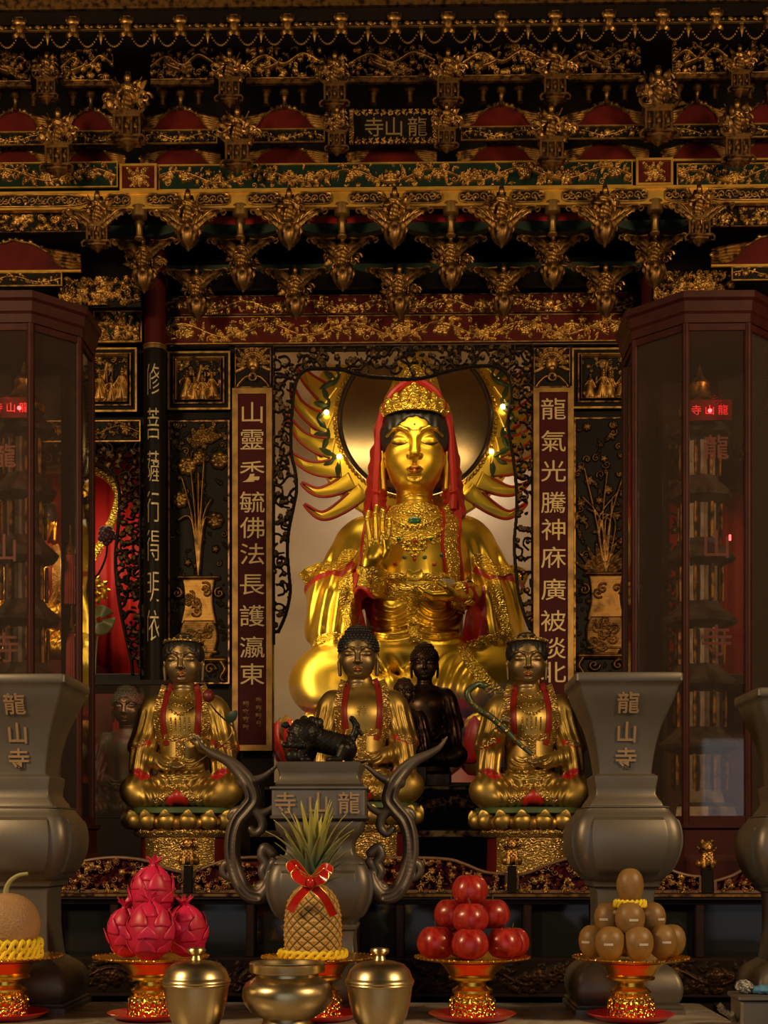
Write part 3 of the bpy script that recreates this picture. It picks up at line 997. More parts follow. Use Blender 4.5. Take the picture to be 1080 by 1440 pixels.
def strip(path, w, tw=None):
    """Ribbon strip along a 3-D path, w wide; returns the strip and its two gold edges."""
    P = spline(path, 8); m_ = MB(); e_ = MB(); T = np.gradient(P, axis=0); T /= np.linalg.norm(T, axis=1, keepdims=True)
    nrm = np.cross(T, np.array([0, 1.0, 0.0])); nn = np.linalg.norm(nrm, axis=1, keepdims=True); nrm = np.where(nn > .15, nrm / np.maximum(nn, 1e-6), np.array([0, 0, 1.0]))
    for i in range(1, len(nrm)):
        if nrm[i] @ nrm[i - 1] < 0: nrm[i] = -nrm[i]
    nrm = nrm + np.array([0, -.25, 0])
    th = np.array([0, .9, 0])
    A, B = P + nrm * w / 2, P - nrm * w / 2
    m_.loft([[tuple(a), tuple(b), tuple(b + th), tuple(a + th)] for a, b in zip(A, B)])
    for E in (A, B): e_.tube([tuple(x) for x in E], .55, 5)
    return m_, e_


for path, w in [([(0, 0, 0), (-10, -5, 6), (-19, -3, 12), (-27, 1, 22), (-22, 6, 24), (-10, 4, 9), (0, 1, 0)], 13),
                ([(0, 0, 0), (10, -5, 5), (17, -3, 10), (24, 1, 17), (19, 6, 20), (9, 4, 8), (0, 1, 0)], 13),
                ([(0, -2, 0), (-8, -8, 2), (-17, -6, 7), (-20, -1, 13), (-12, 2, 8), (0, 1, 2)], 13),
                ([(0, -2, 0), (8, -8, 2), (16, -6, 5), (18, -1, 11), (10, 2, 7), (0, 1, 2)], 13)]:
    a_, b_ = strip(path, w); lp = link('loop', a_.mesh(scale=sT), M['ribbon'], bw); link('gold_edge', b_.mesh(scale=sT), M['ribbon_gold'], lp)
for path, w in [([(0, 1, -2), (-9, -2, -12), (-20, 1, -24), (-29, 6, -40)], 12), ([(0, 1, -2), (9, -2, -11), (20, 1, -23), (31, 9, -46)], 12)]:
    a_, b_ = strip(path, w); lp = link('tail', a_.mesh(scale=sT), M['ribbon'], bw); link('gold_edge', b_.mesh(scale=sT), M['ribbon_gold'], lp)
link('knot', MB().ball((0, -6, 0), (6, 5, 8), 12, 8).mesh(scale=sT), M['ribbon'], bw)

# ---- brass jars and the brass censer
DJ = 2.86; sJ = S(DJ); yT = tabY(DJ)


def make_jar(px):
    t = thing('brass_jar', '', 'jar', at(px, DJ), 'lidded brass jars on the marble table')
    z = lambda y: yT - y
    link('jar_body', MB().lathe([(0, 0), (26, 0), (27, 2), (25, 5), (30, 12), (38, 30), (43, 50), (46, 72), (47, z(1386)), (48, z(1384)), (47, z(1382)), (40, z(1382)), (0, z(1382))], 56).mesh(scale=sJ), M['brass'], t)
    lid = link('lid', MB().lathe([(0, z(1382)), (48, z(1382)), (49, z(1380)), (48, z(1377)), (46.5, z(1376)), (45.5, z(1373)), (42, z(1364)), (34, z(1356)), (22, z(1352)), (10, z(1350)), (0, z(1350))], 56).mesh(scale=sJ), M['brass'], t)
    link('knob', MB().lathe([(0, z(1350)), (9, z(1350)), (8, z(1347)), (7, z(1344)), (12, z(1341)), (13.8, z(1337)), (12.5, z(1334)), (9, z(1333)), (0, z(1332.5))], 32).mesh(scale=sJ), M['brass'], lid)
    return t


j1 = make_jar(276); j1['label'] = 'lidded brass jar in front of the dragon fruit stand'
dup(j1, at(534, DJ), 'lidded brass jar between the pineapple and the apples')
z = lambda y: yT - y
bc = thing('brass_censer', 'round bellied polished brass censer bowl in front of the pineapple', 'incense burner', at(404, DJ))
link('bowl', MB().lathe([(0, 0), (46, 0), (47, 2), (44, 6), (38, 14), (34, 24), (33, 36), (40, z(1430)), (52, z(1422)), (60, z(1412)), (63.5, z(1402)), (63, z(1391)), (58, z(1382)), (48, z(1376)), (44, z(1373)), (44, z(1369)), (50, z(1367)), (0, z(1367))], 72).mesh(scale=sJ), M['brass'], bc)
link('rim', MB().lathe([(40, z(1367)), (52.5, z(1367)), (53, z(1365)), (53, z(1357)), (54, z(1355)), (52, z(1353)), (46, z(1353.5)), (44, z(1356)), (42, z(1360)), (40, z(1362)), (40, z(1367))], 72, cap=False).mesh(scale=sJ), M['brass'], bc)
M['ash'] = mat('grey ash', (.20, .18, .15), .9)
link('ash', MB().lathe([(0, z(1366)), (41, z(1366)), (41, z(1360)), (0, z(1358))], 40).mesh(scale=sJ), M['ash'], bc)

# ---- pewter urns
DU = 3.38; sU = S(DU); yU = tabY(DU)


def sqring(a, z, ch=.16, n=5):
    """Square cross-section with rounded corners."""
    c = a * ch; pts = []
    for k in range(4):
        cx, cy_ = [(a - c, a - c), (-(a - c), a - c), (-(a - c), -(a - c)), (a - c, -(a - c))][k]
        for i in range(n):
            t_ = k * PI / 2 + (PI / 2) * i / (n - 1)
            pts.append((cx + c * math.cos(t_), cy_ + c * math.sin(t_), z))
    return pts


def sq_loft(prof, ch=.16, sm=1):
    return MB().loft([sqring(a, z_, ch) for z_, a in prof], True)


def belly_panel(prof, k=.74, t_=2.0):
    """Raised panel on each of the four faces following a belly profile [(z, half)]."""
    mb = MB()
    zs = [p_[0] for p_ in prof]; zz = np.linspace(zs[0], zs[-1], 17); aa = np.interp(zz, zs, [p_[1] for p_ in prof])
    for rot in range(4):
        cs, sn = [(1, 0), (0, 1), (-1, 0), (0, -1)][rot]
        G = []
        for u, d in ((-k, -.5), (-k, t_), (-k + .045, t_ + .8), (k - .045, t_ + .8), (k, t_), (k, -.5)):
            row = []
            for i, (z_, a) in enumerate(zip(zz, aa)):
                e = -.6 if i in (0, len(zz) - 1) else d
                x, y = u * a, -(a + e)
                row.append((x * cs - y * sn, x * sn + y * cs, z_))
            G.append(row)
        mb.grid(np.array(G))
    return mb


def smoothprof(pts, n=5):
    P = spline(pts, n); return [tuple(p_) for p_ in P]


def make_urn(px, label, text=True, sc=1.0, D=DU):
    Zy = lambda y: yU - y
    t = thing('pewter_urn', label, 'urn', at(px, D), 'square pewter altar urns', 0, sc)
    neck = [(Zy(1089), 36), (Zy(1075), 37.5), (Zy(1050), 41.5), (Zy(1025), 48), (Zy(1005), 56), (Zy(988), 63), (Zy(975), 67)]
    neckp = smoothprof(neck, 4)
    link('neck', sq_loft([(Zy(1090), 36)] + neckp + [(Zy(971), 68), (Zy(968), 71), (Zy(966), 72.5), (Zy(957), 72.5), (Zy(955), 71), (Zy(955), 60), (Zy(966), 58), (Zy(966), 5)], .07).mesh(scale=sU), M['pewter'], t)
    link('collar', sq_loft([(Zy(1137), 57), (Zy(1136), 57), (Zy(1134.5), 50), (Zy(1130), 48.5), (Zy(1124), 44), (Zy(1118), 41), (Zy(1110), 41.5), (Zy(1097), 43.5), (Zy(1094), 43.5), (Zy(1092), 41), (Zy(1090.2), 38), (Zy(1090.1), 20)], .07).mesh(scale=sU), M['pewter'], t)
    bell = smoothprof([(Zy(1237), 50), (Zy(1230), 56), (Zy(1216), 64), (Zy(1200), 70), (Zy(1182), 72.5), (Zy(1165), 71), (Zy(1152), 66.5), (Zy(1143), 60), (Zy(1138), 57.5)], 4)
    b = link('belly', sq_loft(bell + [(Zy(1137.1), 40)], .22).mesh(scale=sU), M['pewter'], t)
    link('raised_panel', belly_panel([p_ for p_ in bell if Zy(1231) < p_[0] < Zy(1147)], .70, 3.4).mesh(scale=sU, angle=25), M['pewter'], b)
    link('stem', sq_loft([(Zy(1345), 44), (Zy(1330), 42), (Zy(1300), 39), (Zy(1262), 39), (Zy(1248), 41), (Zy(1245), 46), (Zy(1240), 47), (Zy(1237.2), 49), (Zy(1237.1), 30)], .08).mesh(scale=sU), M['pewter'], t)
    link('foot', sq_loft(smoothprof([(Zy(1404), 68), (Zy(1395), 72), (Zy(1382), 73.5), (Zy(1368), 70), (Zy(1358), 63), (Zy(1350), 52), (Zy(1345.2), 45)], 4), .12).mesh(scale=sU), M['pewter'], t)
    link('base', sq_loft([(0, 75), (Zy(1411), 75), (Zy(1410), 72), (Zy(1408), 73), (Zy(1406), 73), (Zy(1404.1), 69)], .05).mesh(scale=sU), M['pewter'], t)
    if text:
        for ch, y in (('龍', 995), ('山', 1034), ('寺', 1069)):
            a = np.interp(Zy(y), [p_[0] for p_ in neckp], [p_[1] for p_ in neckp])
            a2 = np.interp(Zy(y - 15), [p_[0] for p_ in neckp], [p_[1] for p_ in neckp]); a1 = np.interp(Zy(y + 15), [p_[0] for p_ in neckp], [p_[1] for p_ in neckp])
            o = write(t, ch, 0, -(a + 1.0) * sU, Zy(y) * sU, 31 * sU, M['pewter_gold'], .0025, .0006)
            o.rotation_euler = (math.atan2(a2 - a1, 30), 0, 0)
    return t


make_urn(38, 'tall square pewter urn with raised characters beside the netted melon')
make_urn(874, 'tall square pewter urn with raised characters behind the kiwi fruit')
sd_t = thing('side_table', 'dark wooden side table at the far right, under the cut off urn', 'table', (O(1200, 1400, 3.3).x, 3.3, 0))
sx0 = xr + .035 - sd_t.location.x
link('table_top', MB().box(sx0, .40, -.42, .22, TZ - .05, TZ, .008).mesh(), M['wood_dark'], sd_t)
link('apron', MB().box(sx0 + .03, .37, -.38, .20, TZ - .2, TZ - .0505, .008).mesh(), M['wood_dark'], sd_t)
for x in (sx0 + .03, .31):
    for y in (-.38, .14): link('leg', MB().box(x, x + .06, y, y + .06, 0, TZ - .2005, .008).mesh(), M['wood_dark'], sd_t)
ur = make_urn(1118, 'square pewter urn cut off at the photo edge, right of the glass cabinet', True, .955)

# ---- the central pewter censer with its lion lid and dragon handles
Zy = lambda y: yU - y
ce = thing('pewter_censer', 'square pewter censer with dragon handles and a crouching lion on its lid', 'incense burner', at(452, DU))
lidm = sq_loft([(Zy(1108), 58), (Zy(1105), 60), (Zy(1100), 56), (Zy(1094), 54), (Zy(1088), 55.5), (Zy(1080), 58), (Zy(1077), 58.5), (Zy(1075), 57), (Zy(1074), 55), (Zy(1074), 4)], .06)
lid = link('lid', lidm.mesh(scale=sU), M['pewter'], ce)
link('band', sq_loft([(Zy(1156), 58), (Zy(1154), 61), (Zy(1152), 66), (Zy(1149), 66.5), (Zy(1147.5), 64), (Zy(1113), 64), (Zy(1111.5), 67), (Zy(1109), 67), (Zy(1108.1), 62), (Zy(1108.1), 10)], .05).mesh(scale=sU), M['pewter'], ce)
link('collar', sq_loft([(Zy(1214), 62), (Zy(1211), 61), (Zy(1207), 56), (Zy(1202), 48), (Zy(1196), 46), (Zy(1184), 47), (Zy(1180), 49.5), (Zy(1176), 52), (Zy(1168), 58.5), (Zy(1160), 60), (Zy(1156.1), 60), (Zy(1156.1), 10)], .08).mesh(scale=sU), M['pewter'], ce)
bell = smoothprof([(Zy(1297), 50), (Zy(1290), 55), (Zy(1276), 63), (Zy(1260), 68.5), (Zy(1242), 70), (Zy(1228), 68), (Zy(1218), 64.5), (Zy(1214.1), 62)], 4)
b = link('belly', sq_loft(bell, .2).mesh(scale=sU), M['pewter'], ce)
link('raised_panel', belly_panel([p_ for p_ in bell if Zy(1292) < p_[0] < Zy(1222)], .74, 3.2).mesh(scale=sU, angle=25), M['pewter'], b)
link('stem', sq_loft([(Zy(1352), 53), (Zy(1346), 52), (Zy(1342), 49), (Zy(1318), 47.5), (Zy(1306), 49), (Zy(1304), 52), (Zy(1300), 53), (Zy(1297.1), 50)], .07).mesh(scale=sU), M['pewter'], ce)
link('foot', sq_loft(smoothprof([(Zy(1404), 72), (Zy(1394), 75), (Zy(1382), 75), (Zy(1370), 70), (Zy(1360), 62), (Zy(1352.1), 55)], 3), .12).mesh(scale=sU), M['pewter'], ce)
link('base', sq_loft([(0, 80), (Zy(1411), 80), (Zy(1409), 76), (Zy(1404.1), 73)], .05).mesh(scale=sU), M['pewter'], ce)
for ch, x in (('寺', -45), ('山', 0), ('龍', 42)):
    write(ce, ch, x * sU, -65 * sU, Zy(1131) * sU, 31 * sU, M['pewter_gold'], .0025, .0005)


def handle_mesh(mir):
    f = lambda pts: [(mir * (x - 452), 0, Zy(y)) for x, y in pts]
    lo, hi = ((55, -16, Zy(1275)), (195, 16, Zy(1025)))
    if mir < 0: lo, hi = (-195, -16, Zy(1275)), (-55, 16, Zy(1025))
    sd = Sdf(lo, hi, 1.3)
    def tb(pts, r, fy=.8):
        P = [tuple(p_) for p_ in spline(f(pts), 5)]
        sd.chain(P, r, 1.5, fy=fy)
    tb([(519, 1232), (528, 1250), (541, 1261), (556, 1256), (569, 1237), (577, 1208), (577, 1178), (570, 1154), (557, 1138), (548, 1124), (553, 1105), (566, 1086), (582, 1071), (602, 1061), (618, 1051), (629, 1036)], lambda u: 11.0 if u < .70 else max(11 - 33 * (u - .70), 1.2))
    tb([(562, 1100), (548, 1098), (532, 1091), (514, 1076)], lambda u: 9.0 - 7.2 * u)
    tb([(556, 1140), (566, 1139), (577, 1142), (582, 1150)], lambda u: 8 - 4.5 * u)
    tb([(550, 1136), (538, 1143), (524, 1138), (515, 1128)], lambda u: 8 - 6 * u)
    tb([(549, 1138), (537, 1150), (535, 1164), (544, 1172), (552, 1165)], lambda u: 7 - 2.5 * u)
    tb([(577, 1212), (588, 1216), (590, 1228), (580, 1236)], lambda u: 7.5 - 3 * u)
    tb([(521, 1200), (532, 1192), (536, 1204), (530, 1214), (535, 1226), (530, 1240), (540, 1248)], 6.6)
    tb([(519, 1212), (526, 1222), (524, 1236)], 6)
    # engraved border line on both faces
    line = [tuple(p_) for p_ in spline(f([(541, 1261), (556, 1256), (569, 1237), (577, 1208), (577, 1178), (570, 1154), (557, 1138), (548, 1124), (553, 1105), (566, 1086), (582, 1071), (602, 1061)]), 5)]
    for yy in (-14.5, 14.5):
        sd.chain([(p_[0], yy, p_[2]) for p_ in line], 4.6, 1.0, True)
    return sd.mesh(sU)


link('handle', handle_mesh(1), M['pewter_dark'], ce); link('handle', handle_mesh(-1), M['pewter_dark'], ce)


def lion_mesh():
    X = lambda x: x - 452; Zl = lambda y: Zy(y)
    sd = Sdf((-72, -34, Zl(1075)), (62, 34, Zl(1000)), 1.15)
    e, c = sd.ell, sd.cap
    c((X(446), 4, Zl(1040)), (X(482), 6, Zl(1049)), 17, 17, 3); e((X(487), 6, Zl(1054)), (15, 17, 15), 5)     # body
    e((X(428), -4, Zl(1032)), (23, 21, 21), 4)                                                                   # head and mane
    e((X(418), -14, Zl(1042)), (15, 12, 11), 3); e((X(413), -20, Zl(1036)), (5, 5, 4), 2)                       # muzzle, nose
    e((X(427), -20, Zl(1029)), (4.2, 4, 3.6), 1); e((X(408), -18, Zl(1030)), (4, 4, 3.4), 1)                     # eyes
    c((X(402), -20, Zl(1049)), (X(428), -22, Zl(1050)), 4, 4, 2)                                                  # jaw
    for k in range(16):
        a = k * .62
        e((X(432) + 19 * math.cos(a), 4 - 9 * math.sin(a * 1.7), Zl(1029) + 17 * math.sin(a)), 6.2, 1.5)           # curls
    e((X(402), -6, Zl(1020)), (6, 4, 5), 2); e((X(447), -4, Zl(1014)), (8, 5, 5), 2)
    c((X(432), -12, Zl(1048)), (X(420), -16, Zl(1066)), 8, 6, 3); c((X(440), 12, Zl(1050)), (X(434), 14, Zl(1068)), 8, 6, 3)
    e((X(412), -18, Zl(1064)), 10, 2)                                                                            # the ball under its paw
    e((X(430), -15, Zl(1069)), (9, 8, 5), 2)
    c((X(485), -10, Zl(1054)), (X(478), -14, Zl(1067)), 10, 6, 3); e((X(470), -15, Zl(1069)), (11, 7, 5), 2)
    c((X(490), 16, Zl(1056)), (X(490), 17, Zl(1068)), 10, 6, 3)
    sd.chain([(X(492), 8, Zl(1046)), (X(498), 8, Zl(1032)), (X(501), 8, Zl(1020)), (X(495), 8, Zl(1010)), (X(500), 8, Zl(1017)), (X(508), 8, Zl(1032))], lambda u: 6 - 3.5 * u, 2)
    sd.disp(lambda x, y, z_: .45 * np.sin(x * .75 + np.sin(z_ * .4) * 2) * np.sin(z_ * .8 + y * .3), (-70, -34, Zl(1060)), (62, 34, Zl(1002)))
    return sd.mesh(sU)


M['lion_bronze'] = noise_color(mat('blackened bronze', (.020, .016, .012), .45, .6), (.009, .007, .006), 40, .4, .7)
link('lion_finial', lion_mesh(), M['lion_bronze'], lid)

# ---- things at the right end
st = thing('pewter_candle_box', 'small grey pewter box with a fluted shell ear at the table corner', 'box', at(1068, 3.0))
link('box_body', MB().box(-.052, .06, -.05, .05, 0, .068, .006).mesh(), M['pewter'], st)
link('box_lid', MB().box(-.058, .066, -.056, .056, .068, .078, .004).mesh(), M['pewter'], st)
sh = MB()
for k in range(9):
    a = PI * (.05 + .9 * k / 8)
    sh.tube([(-.058 + -.004 * math.cos(a), -.02 + .0 * k, .02 + .004 * math.sin(a)), (-.066 - .028 * math.sin(a), -.02 + .036 * math.cos(a) * .5, .026 + .03 * (1 - abs(math.cos(a)) * .6))], lambda u: .003 + .004 * u, 7)
link('shell_ear', sh.mesh(), M['pewter'], st)
tw = thing('blue_cloth', 'small crumpled blue and white cloth lying on the pewter box', 'cloth', at(1062, 3.0, .0785))
M['cloth_blue'] = noise_color(mat('blue cloth', (.05, .16, .30), .8), (.08, .24, .42), 30, .4, .7)
M['cloth_white'] = bump(noise_color(mat('silvery crumpled cloth', (.42, .40, .37), .45, .3), (.12, .12, .12), 120, .45, .6), 'voronoi', 160, .9, .006)
sd = Sdf((-60, -45, -6), (70, 45, 36), 1.6)
sd.ell((25, 0, 8), (38, 30, 9), 4); sd.cap((0, -10, 8), (55, 5, 9), 8, 10, 4)
sd.disp(lambda x, y, z_: 2.2 * np.sin(x * .25 + y * .2) * np.cos(y * .3 - x * .1), (-60, -45, -6), (70, 45, 36))
sd.f[:, :, :4] = 5
link('blue_fold', sd.mesh(.001), M['cloth_blue'], tw)
sd = Sdf((-60, -45, -6), (70, 45, 46), 1.5)
sd.ell((-25, -4, 15), (20, 18, 15), 4)
sd.disp(lambda x, y, z_: 1.6 * np.sin(x * .5 + y * .4) * np.cos(y * .6 - z_ * .5), (-60, -45, -6), (70, 45, 46))
link('white_bundle', sd.mesh(.001), M['cloth_white'], tw)
# ================================================================== the hall
DN = 7.0; sN = S(DN)


def struct(name, me, m, parent=None):
    o = link(name, me, m, parent)
    if parent is None: o['kind'] = 'structure'
    return o


M['floor_tile'] = noise_color(mat('stone floor', (.09, .065, .05), .35), (.06, .045, .035), 3, .4, .7)
M['hall_wall'] = noise_color(mat('hall wall', (.10, .045, .03), .7), (.07, .03, .02), 2, .4, .7)
M['hall_ceiling'] = mat('dark timber ceiling', (.03, .015, .01), .6)
struct('floor', MB().box(-3.5, 3.5, -3.1, 9.7, -.1, 0).mesh(), M['floor_tile'])
struct('ceiling', MB().box(-3.5, 3.5, -3.1, 9.7, 5.75, 5.85).mesh(), M['hall_ceiling'])
struct('wall_left', MB().box(-3.6, -3.5, -3.1, 9.7, 0, 5.75).mesh(), M['hall_wall'])
struct('wall_right', MB().box(3.5, 3.6, -3.1, 9.7, 0, 5.75).mesh(), M['hall_wall'])
struct('wall_back', MB().box(-3.5, 3.5, 9.6, 9.7, 0, 5.75).mesh(), M['hall_wall'])
struct('wall_front', MB().box(-3.5, -2.3, -3.1, -3.0, 0, 5.75).box(1.9, 2.55, -3.1, -3.0, 0, 5.75).box(3.15, 3.5, -3.1, -3.0, 0, 5.75)
       .box(-2.3, 1.9, -3.1, -3.0, 3.4, 5.75).box(2.55, 3.15, -3.1, -3.0, 2.3, 5.75).mesh(), M['hall_wall'])


def pbox(mb, x0, x1, y0, y1, D0, D1, s=sN, ref=None):
    """Box between two photo columns and rows at depth D0, running back to D1 (world coordinates)."""
    a, b = O(x0, y1, D0), O(x1, y0, D0)
    return mb.box(a.x, b.x, D0, D1, a.z, b.z)


# ---- the black lacquered shrine front, with its openings
w_ = MB()
pbox(w_, -420, 1500, 20, 486, 7.08, 7.14)
pbox(w_, 197, 384, 486, 1240, 7.08, 7.14); pbox(w_, 749, 938, 486, 1240, 7.08, 7.14)
pbox(w_, -420, -150, 486, 1240, 7.08, 7.14); pbox(w_, 1270, 1500, 486, 1240, 7.08, 7.14)
pbox(w_, 384, 749, 1100, 1240, 7.08, 7.14); pbox(w_, -150, 197, 486, 640, 7.08, 7.14); pbox(w_, 938, 1270, 486, 640, 7.08, 7.14)
pbox(w_, -150, 197, 1165, 1240, 7.08, 7.14); pbox(w_, 938, 1270, 1165, 1240, 7.08, 7.14)
struct('wall_shrine', w_.mesh(), M['lacquer_black'])
w_ = MB()
for x0, x1 in ((-160, 200), (935, 1280)):
    pbox(w_, x0, x1, 600, 1230, 8.0, 8.06)
struct('wall_niche', w_.mesh(), M['red_lacquer'])
# the main niche: plastered back, cheeks, floor and top
a_, b_ = O(384, 1100, 7.14), O(749, 486, 7.14)
xl, xr_, zb, zt = a_.x - .50, b_.x + .50, a_.z, b_.z + .35
struct('wall_alcove', MB().box(xl, xr_, 9.2, 9.25, zb - .3, zt).box(xl - .04, xl, 7.14, 9.25, zb - .3, zt).box(xr_, xr_ + .04, 7.14, 9.25, zb - .3, zt).mesh(), M['white_wall'])
struct('ceiling_alcove', MB().box(xl - .04, xr_ + .04, 7.14, 9.25, zt, zt + .04).mesh(), M['white_wall'])
struct('floor_alcove', MB().box(xl - .04, xr_ + .04, 7.14, 9.25, zb - .34, zb - .3).mesh(), M['wood_dark'])

# dark and gold rails that divide the front
M['rail'] = M['lacquer_black']
for i, (x0, x1, y0, y1, D) in enumerate([(228, 384, 578, 590, 7.03), (749, 897, 578, 590, 7.03), (322, 330, 486, 1160, 7.02), (798, 806, 486, 1160, 7.02), (228, 896, 483, 490, 7.01),
                                         (228, 236, 486, 1160, 7.02), (895, 903, 486, 1160, 7.02), (-150, 197, 948, 962, 7.02), (938, 1270, 948, 962, 7.02)]):
    struct('trim_%d' % (i + 1), pbox(MB(), x0, x1, y0, y1, D, 7.08).mesh(), M['lacquer_black'])


def frame_mb(w, h, t, d, mb=None, y=0):
    mb = mb or MB()
    for x0, x1, z0, z1 in ((-w / 2, w / 2, 0, t), (-w / 2, w / 2, h - t, h), (-w / 2, -w / 2 + t, t, h - t), (w / 2 - t, w / 2, t, h - t)):
        mb.box(x0, x1, y - d, y, z0, z1)
    return mb


def panel(name, label, cat, x0, x1, y0, y1, D, rel_fn, cm, depth=7, fr=2.2, frd=3.2, fm=None, ground=None, res=.9, seed=0, group=None, margin=0, mat_band=0, open_=False):
    """A framed carved board between photo columns x0..x1 and rows y0..y1."""
    s = S(D)
    t = thing(name, label, cat, O((x0 + x1) / 2, y1, D), group)
    w, h = O(x1, y1, D).x - O(x0, y1, D).x, (y1 - y0) * s
    w, h = w / s, h
    h = (O(x0, y0, D).z - O(x0, y1, D).z) / s
    link('board', MB().box(-w / 2, w / 2, -.4, 3, 0, h).mesh(scale=s), ground or M['lacquer_black'], t)
    if fr: link('frame', frame_mb(w, h, fr, frd).mesh(scale=s), fm or M['gold_line'], t)
    if mat_band:
        link('inner_frame', frame_mb(w - 2 * mat_band + 3, h - 2 * mat_band + 3, 2, 5).mesh(scale=s), M['gilt_dim'], t, loc=(0, 0, (mat_band - 1.5) * s))
    m_ = fr + margin + mat_band
    r = Rel(w - 2 * m_, h - 2 * m_, res, seed)
    rel_fn(r)
    me = r.openwork(depth, s) if open_ else r.mesh(depth, s)
    link('carving', me, cm, t, loc=(0, -.5 * s, m_ * s))
    return t


# ---- pillars
def bend(me, R):
    import bmesh
    me = me.copy(); bm = bmesh.new(); bm.from_mesh(me)
    for k in range(-7, 8):
        bmesh.ops.bisect_plane(bm, geom=bm.verts[:] + bm.edges[:] + bm.faces[:], plane_co=(k * R * .13, 0, 0), plane_no=(1, 0, 0))
    bm.to_mesh(me); bm.free()
    for v in me.vertices:
        x = max(min(v.co.x, R * .98), -R * .98)
        v.co.y += R - math.sqrt(R * R - x * x)
    return me


M['plaque_gold'] = mat('dull plaque gilding', (.30, .20, .07), .5, .6)
M['seal_gold'] = mat('gilt seal script', (.46, .37, .20), .5, .5)


def pillar(px, chars, ys, size):
    D = 6.85; s = S(D)
    p = O(px, 960, D)
    t = thing('pillar', 'round black lacquer pillar with gilt seal script down its front ' + ('left of the square carved panel' if px < 500 else 'seen through the right glass cabinet'), 'pillar', (p.x, D, 0), kind='structure')
    R = 15.5 * s
    z = lambda y: O(px, y, D).z
    link('shaft', MB().lathe([(R, 0), (R, z(494)), (R * .98, z(494))], 40).mesh(), M['lacquer_black'], t)
    link('upper_shaft', MB().lathe([(R * .96, z(487)), (R * .96, z(330))], 40).mesh(), M['maroon'], t)
    link('gilt_ring', MB().lathe([(R * .9, z(494)), (R * 1.06, z(494)), (R * 1.06, z(492.5)), (R * 1.0, z(492)), (R * 1.0, z(489.5)), (R * 1.06, z(489)), (R * 1.06, z(487)), (R * .9, z(487))], 40).mesh(), M['gold_frame'], t)
    for ch, y in zip(chars, ys):
        me = bend(char_mesh(ch, size * s, .0012, -.0008), R * 1.02)
        me.materials.clear(); me.materials.append(M['seal_gold'])
        o = bpy.data.objects.new('character', me); C.objects.link(o); o.parent = t; o.location = (0, -R * 1.02, z(y)); o.scale = (.88, 1, 1.65)
    return t


pillar(218, '修菩薩行得明依', [538, 600, 660, 716, 770, 828, 882], 29)
pillar(917, '大忠慈曹間弘念', [524, 588, 648, 710, 770, 828, 886], 29)

# ---- couplet boards
M['couplet_gold'] = mat('gilt characters', (.50, .37, .17), .5, .5)


def couplet(px, chars, ys, label, small=None, cut=1056):
    s = S(6.98)
    t = thing('couplet_board', label, 'couplet', O(px, cut, 6.98))
    h = (cut - 546)
    link('frame', frame_mb(56, h, 8, 5).mesh(scale=s), M['gold_frame'], t)
    link('panel', MB().box(-21, 21, -1.5, 4, 7, h - 7).mesh(scale=s), M['maroon'], t)
    for ch, y in zip(chars, ys):
        write(t, ch, 0, -2.6 * s, (cut - y) * s, 35 * s, M['couplet_gold'], .002, .0002, sx=1.06, sz=.92)
    if small:
        for k, (ch, x, y) in enumerate(small): write(t, ch, x * s, -2.2 * s, (cut - y) * s, 9.5 * s, M['gilt_dim'], .0012, name='small_character')
    return t


YS = [580, 618, 663, 706, 742, 779, 822, 866, 910, 948]
couplet(355, '山靈秀毓佛法長護瀛東', YS, 'dark red couplet board left of the niche with a column of gilt characters', [(c_, 9, 985 + 11 * k) for k, c_ in enumerate('季春穀旦')] + [(c_, -9, 990 + 11 * k) for k, c_ in enumerate('楊文富敬')])
couplet(778, '龍氣光騰神庥廣被淡北', [577, 622, 664, 708, 746, 785, 830, 874, 912, 946], 'dark red couplet board right of the niche with a column of gilt characters')


def mask_hook(px, label):
    s = S(6.97)
    t = thing('lion_mask_hook', label, 'carved hook', O(px, 546, 6.97))
    r = Rel(50, 56, .8, px)
    r.ball(25, 34, 9, 1.0, 12); r.ball(25, 27, 6, 1.1); r.ball(20, 40, 3.4, 1.2); r.ball(30, 40, 3.4, 1.2)
    for k in range(9):
        a = PI * (.0 + k / 8)
        r.leaf(25 + 9 * math.cos(a), 34 + 9 * math.sin(a), a, 22, 8, .8)
    for sg in (-1, 1):
        for k in range(5): r.leaf(25 + sg * (9 + 2 * k), 30 - k, -PI / 2 * .2 if sg > 0 else PI + .3, 16, 5, .7)
        r.tube(spline([(25 + sg * 3, 16), (25 + sg * 11, 14), (25 + sg * 20, 5), (25 + sg * 22, 1)], 5), 2.3, .9)
    link('mask_carving', r.mesh(7, s), M['carve_black'], t)
    link('ring', MB().tube([(5 * math.cos(2 * PI * k / 20), -7, 14 + 5 * math.sin(2 * PI * k / 20)) for k in range(20)], 1.3, 6, closed=True).mesh(scale=s), M['gold_frame'], t)
    link('side_frame', frame_mb(51, 56, 1.6, 3).mesh(scale=s), M['gilt_dim'], t)


mask_hook(356, 'gilded lion mask hook over the left couplet board'); mask_hook(776, 'gilded lion mask hook over the right couplet board')


# ---- square carved panels with figures
def scene_rel(r):
    q = r.r
    r.tube([(r.w * .5, 0), (r.w * .48, r.h * .5), (r.w * .55, r.h * .85)], r.w * .05, .6)
    r.fill(46, r.w * .12, .55, z0=r.h * .6, fl=.2)
    for x in (.2, .42, .62, .83): r.figure(r.w * (x + q.uniform(-.03, .03)), q.uniform(0, .12) * r.h, r.h * q.uniform(.5, .66), 1.0)
    r.fill(20, r.w * .1, .6, z1=r.h * .2)
    for k in range(40):
        x = r.w * k / 39
        for z0 in (0, r.h): r.ball(x, z0, r.w * .035, .9)
        z_ = r.h * k / 39
        for x0 in (0, r.w): r.ball(x0, z_, r.w * .035, .9)


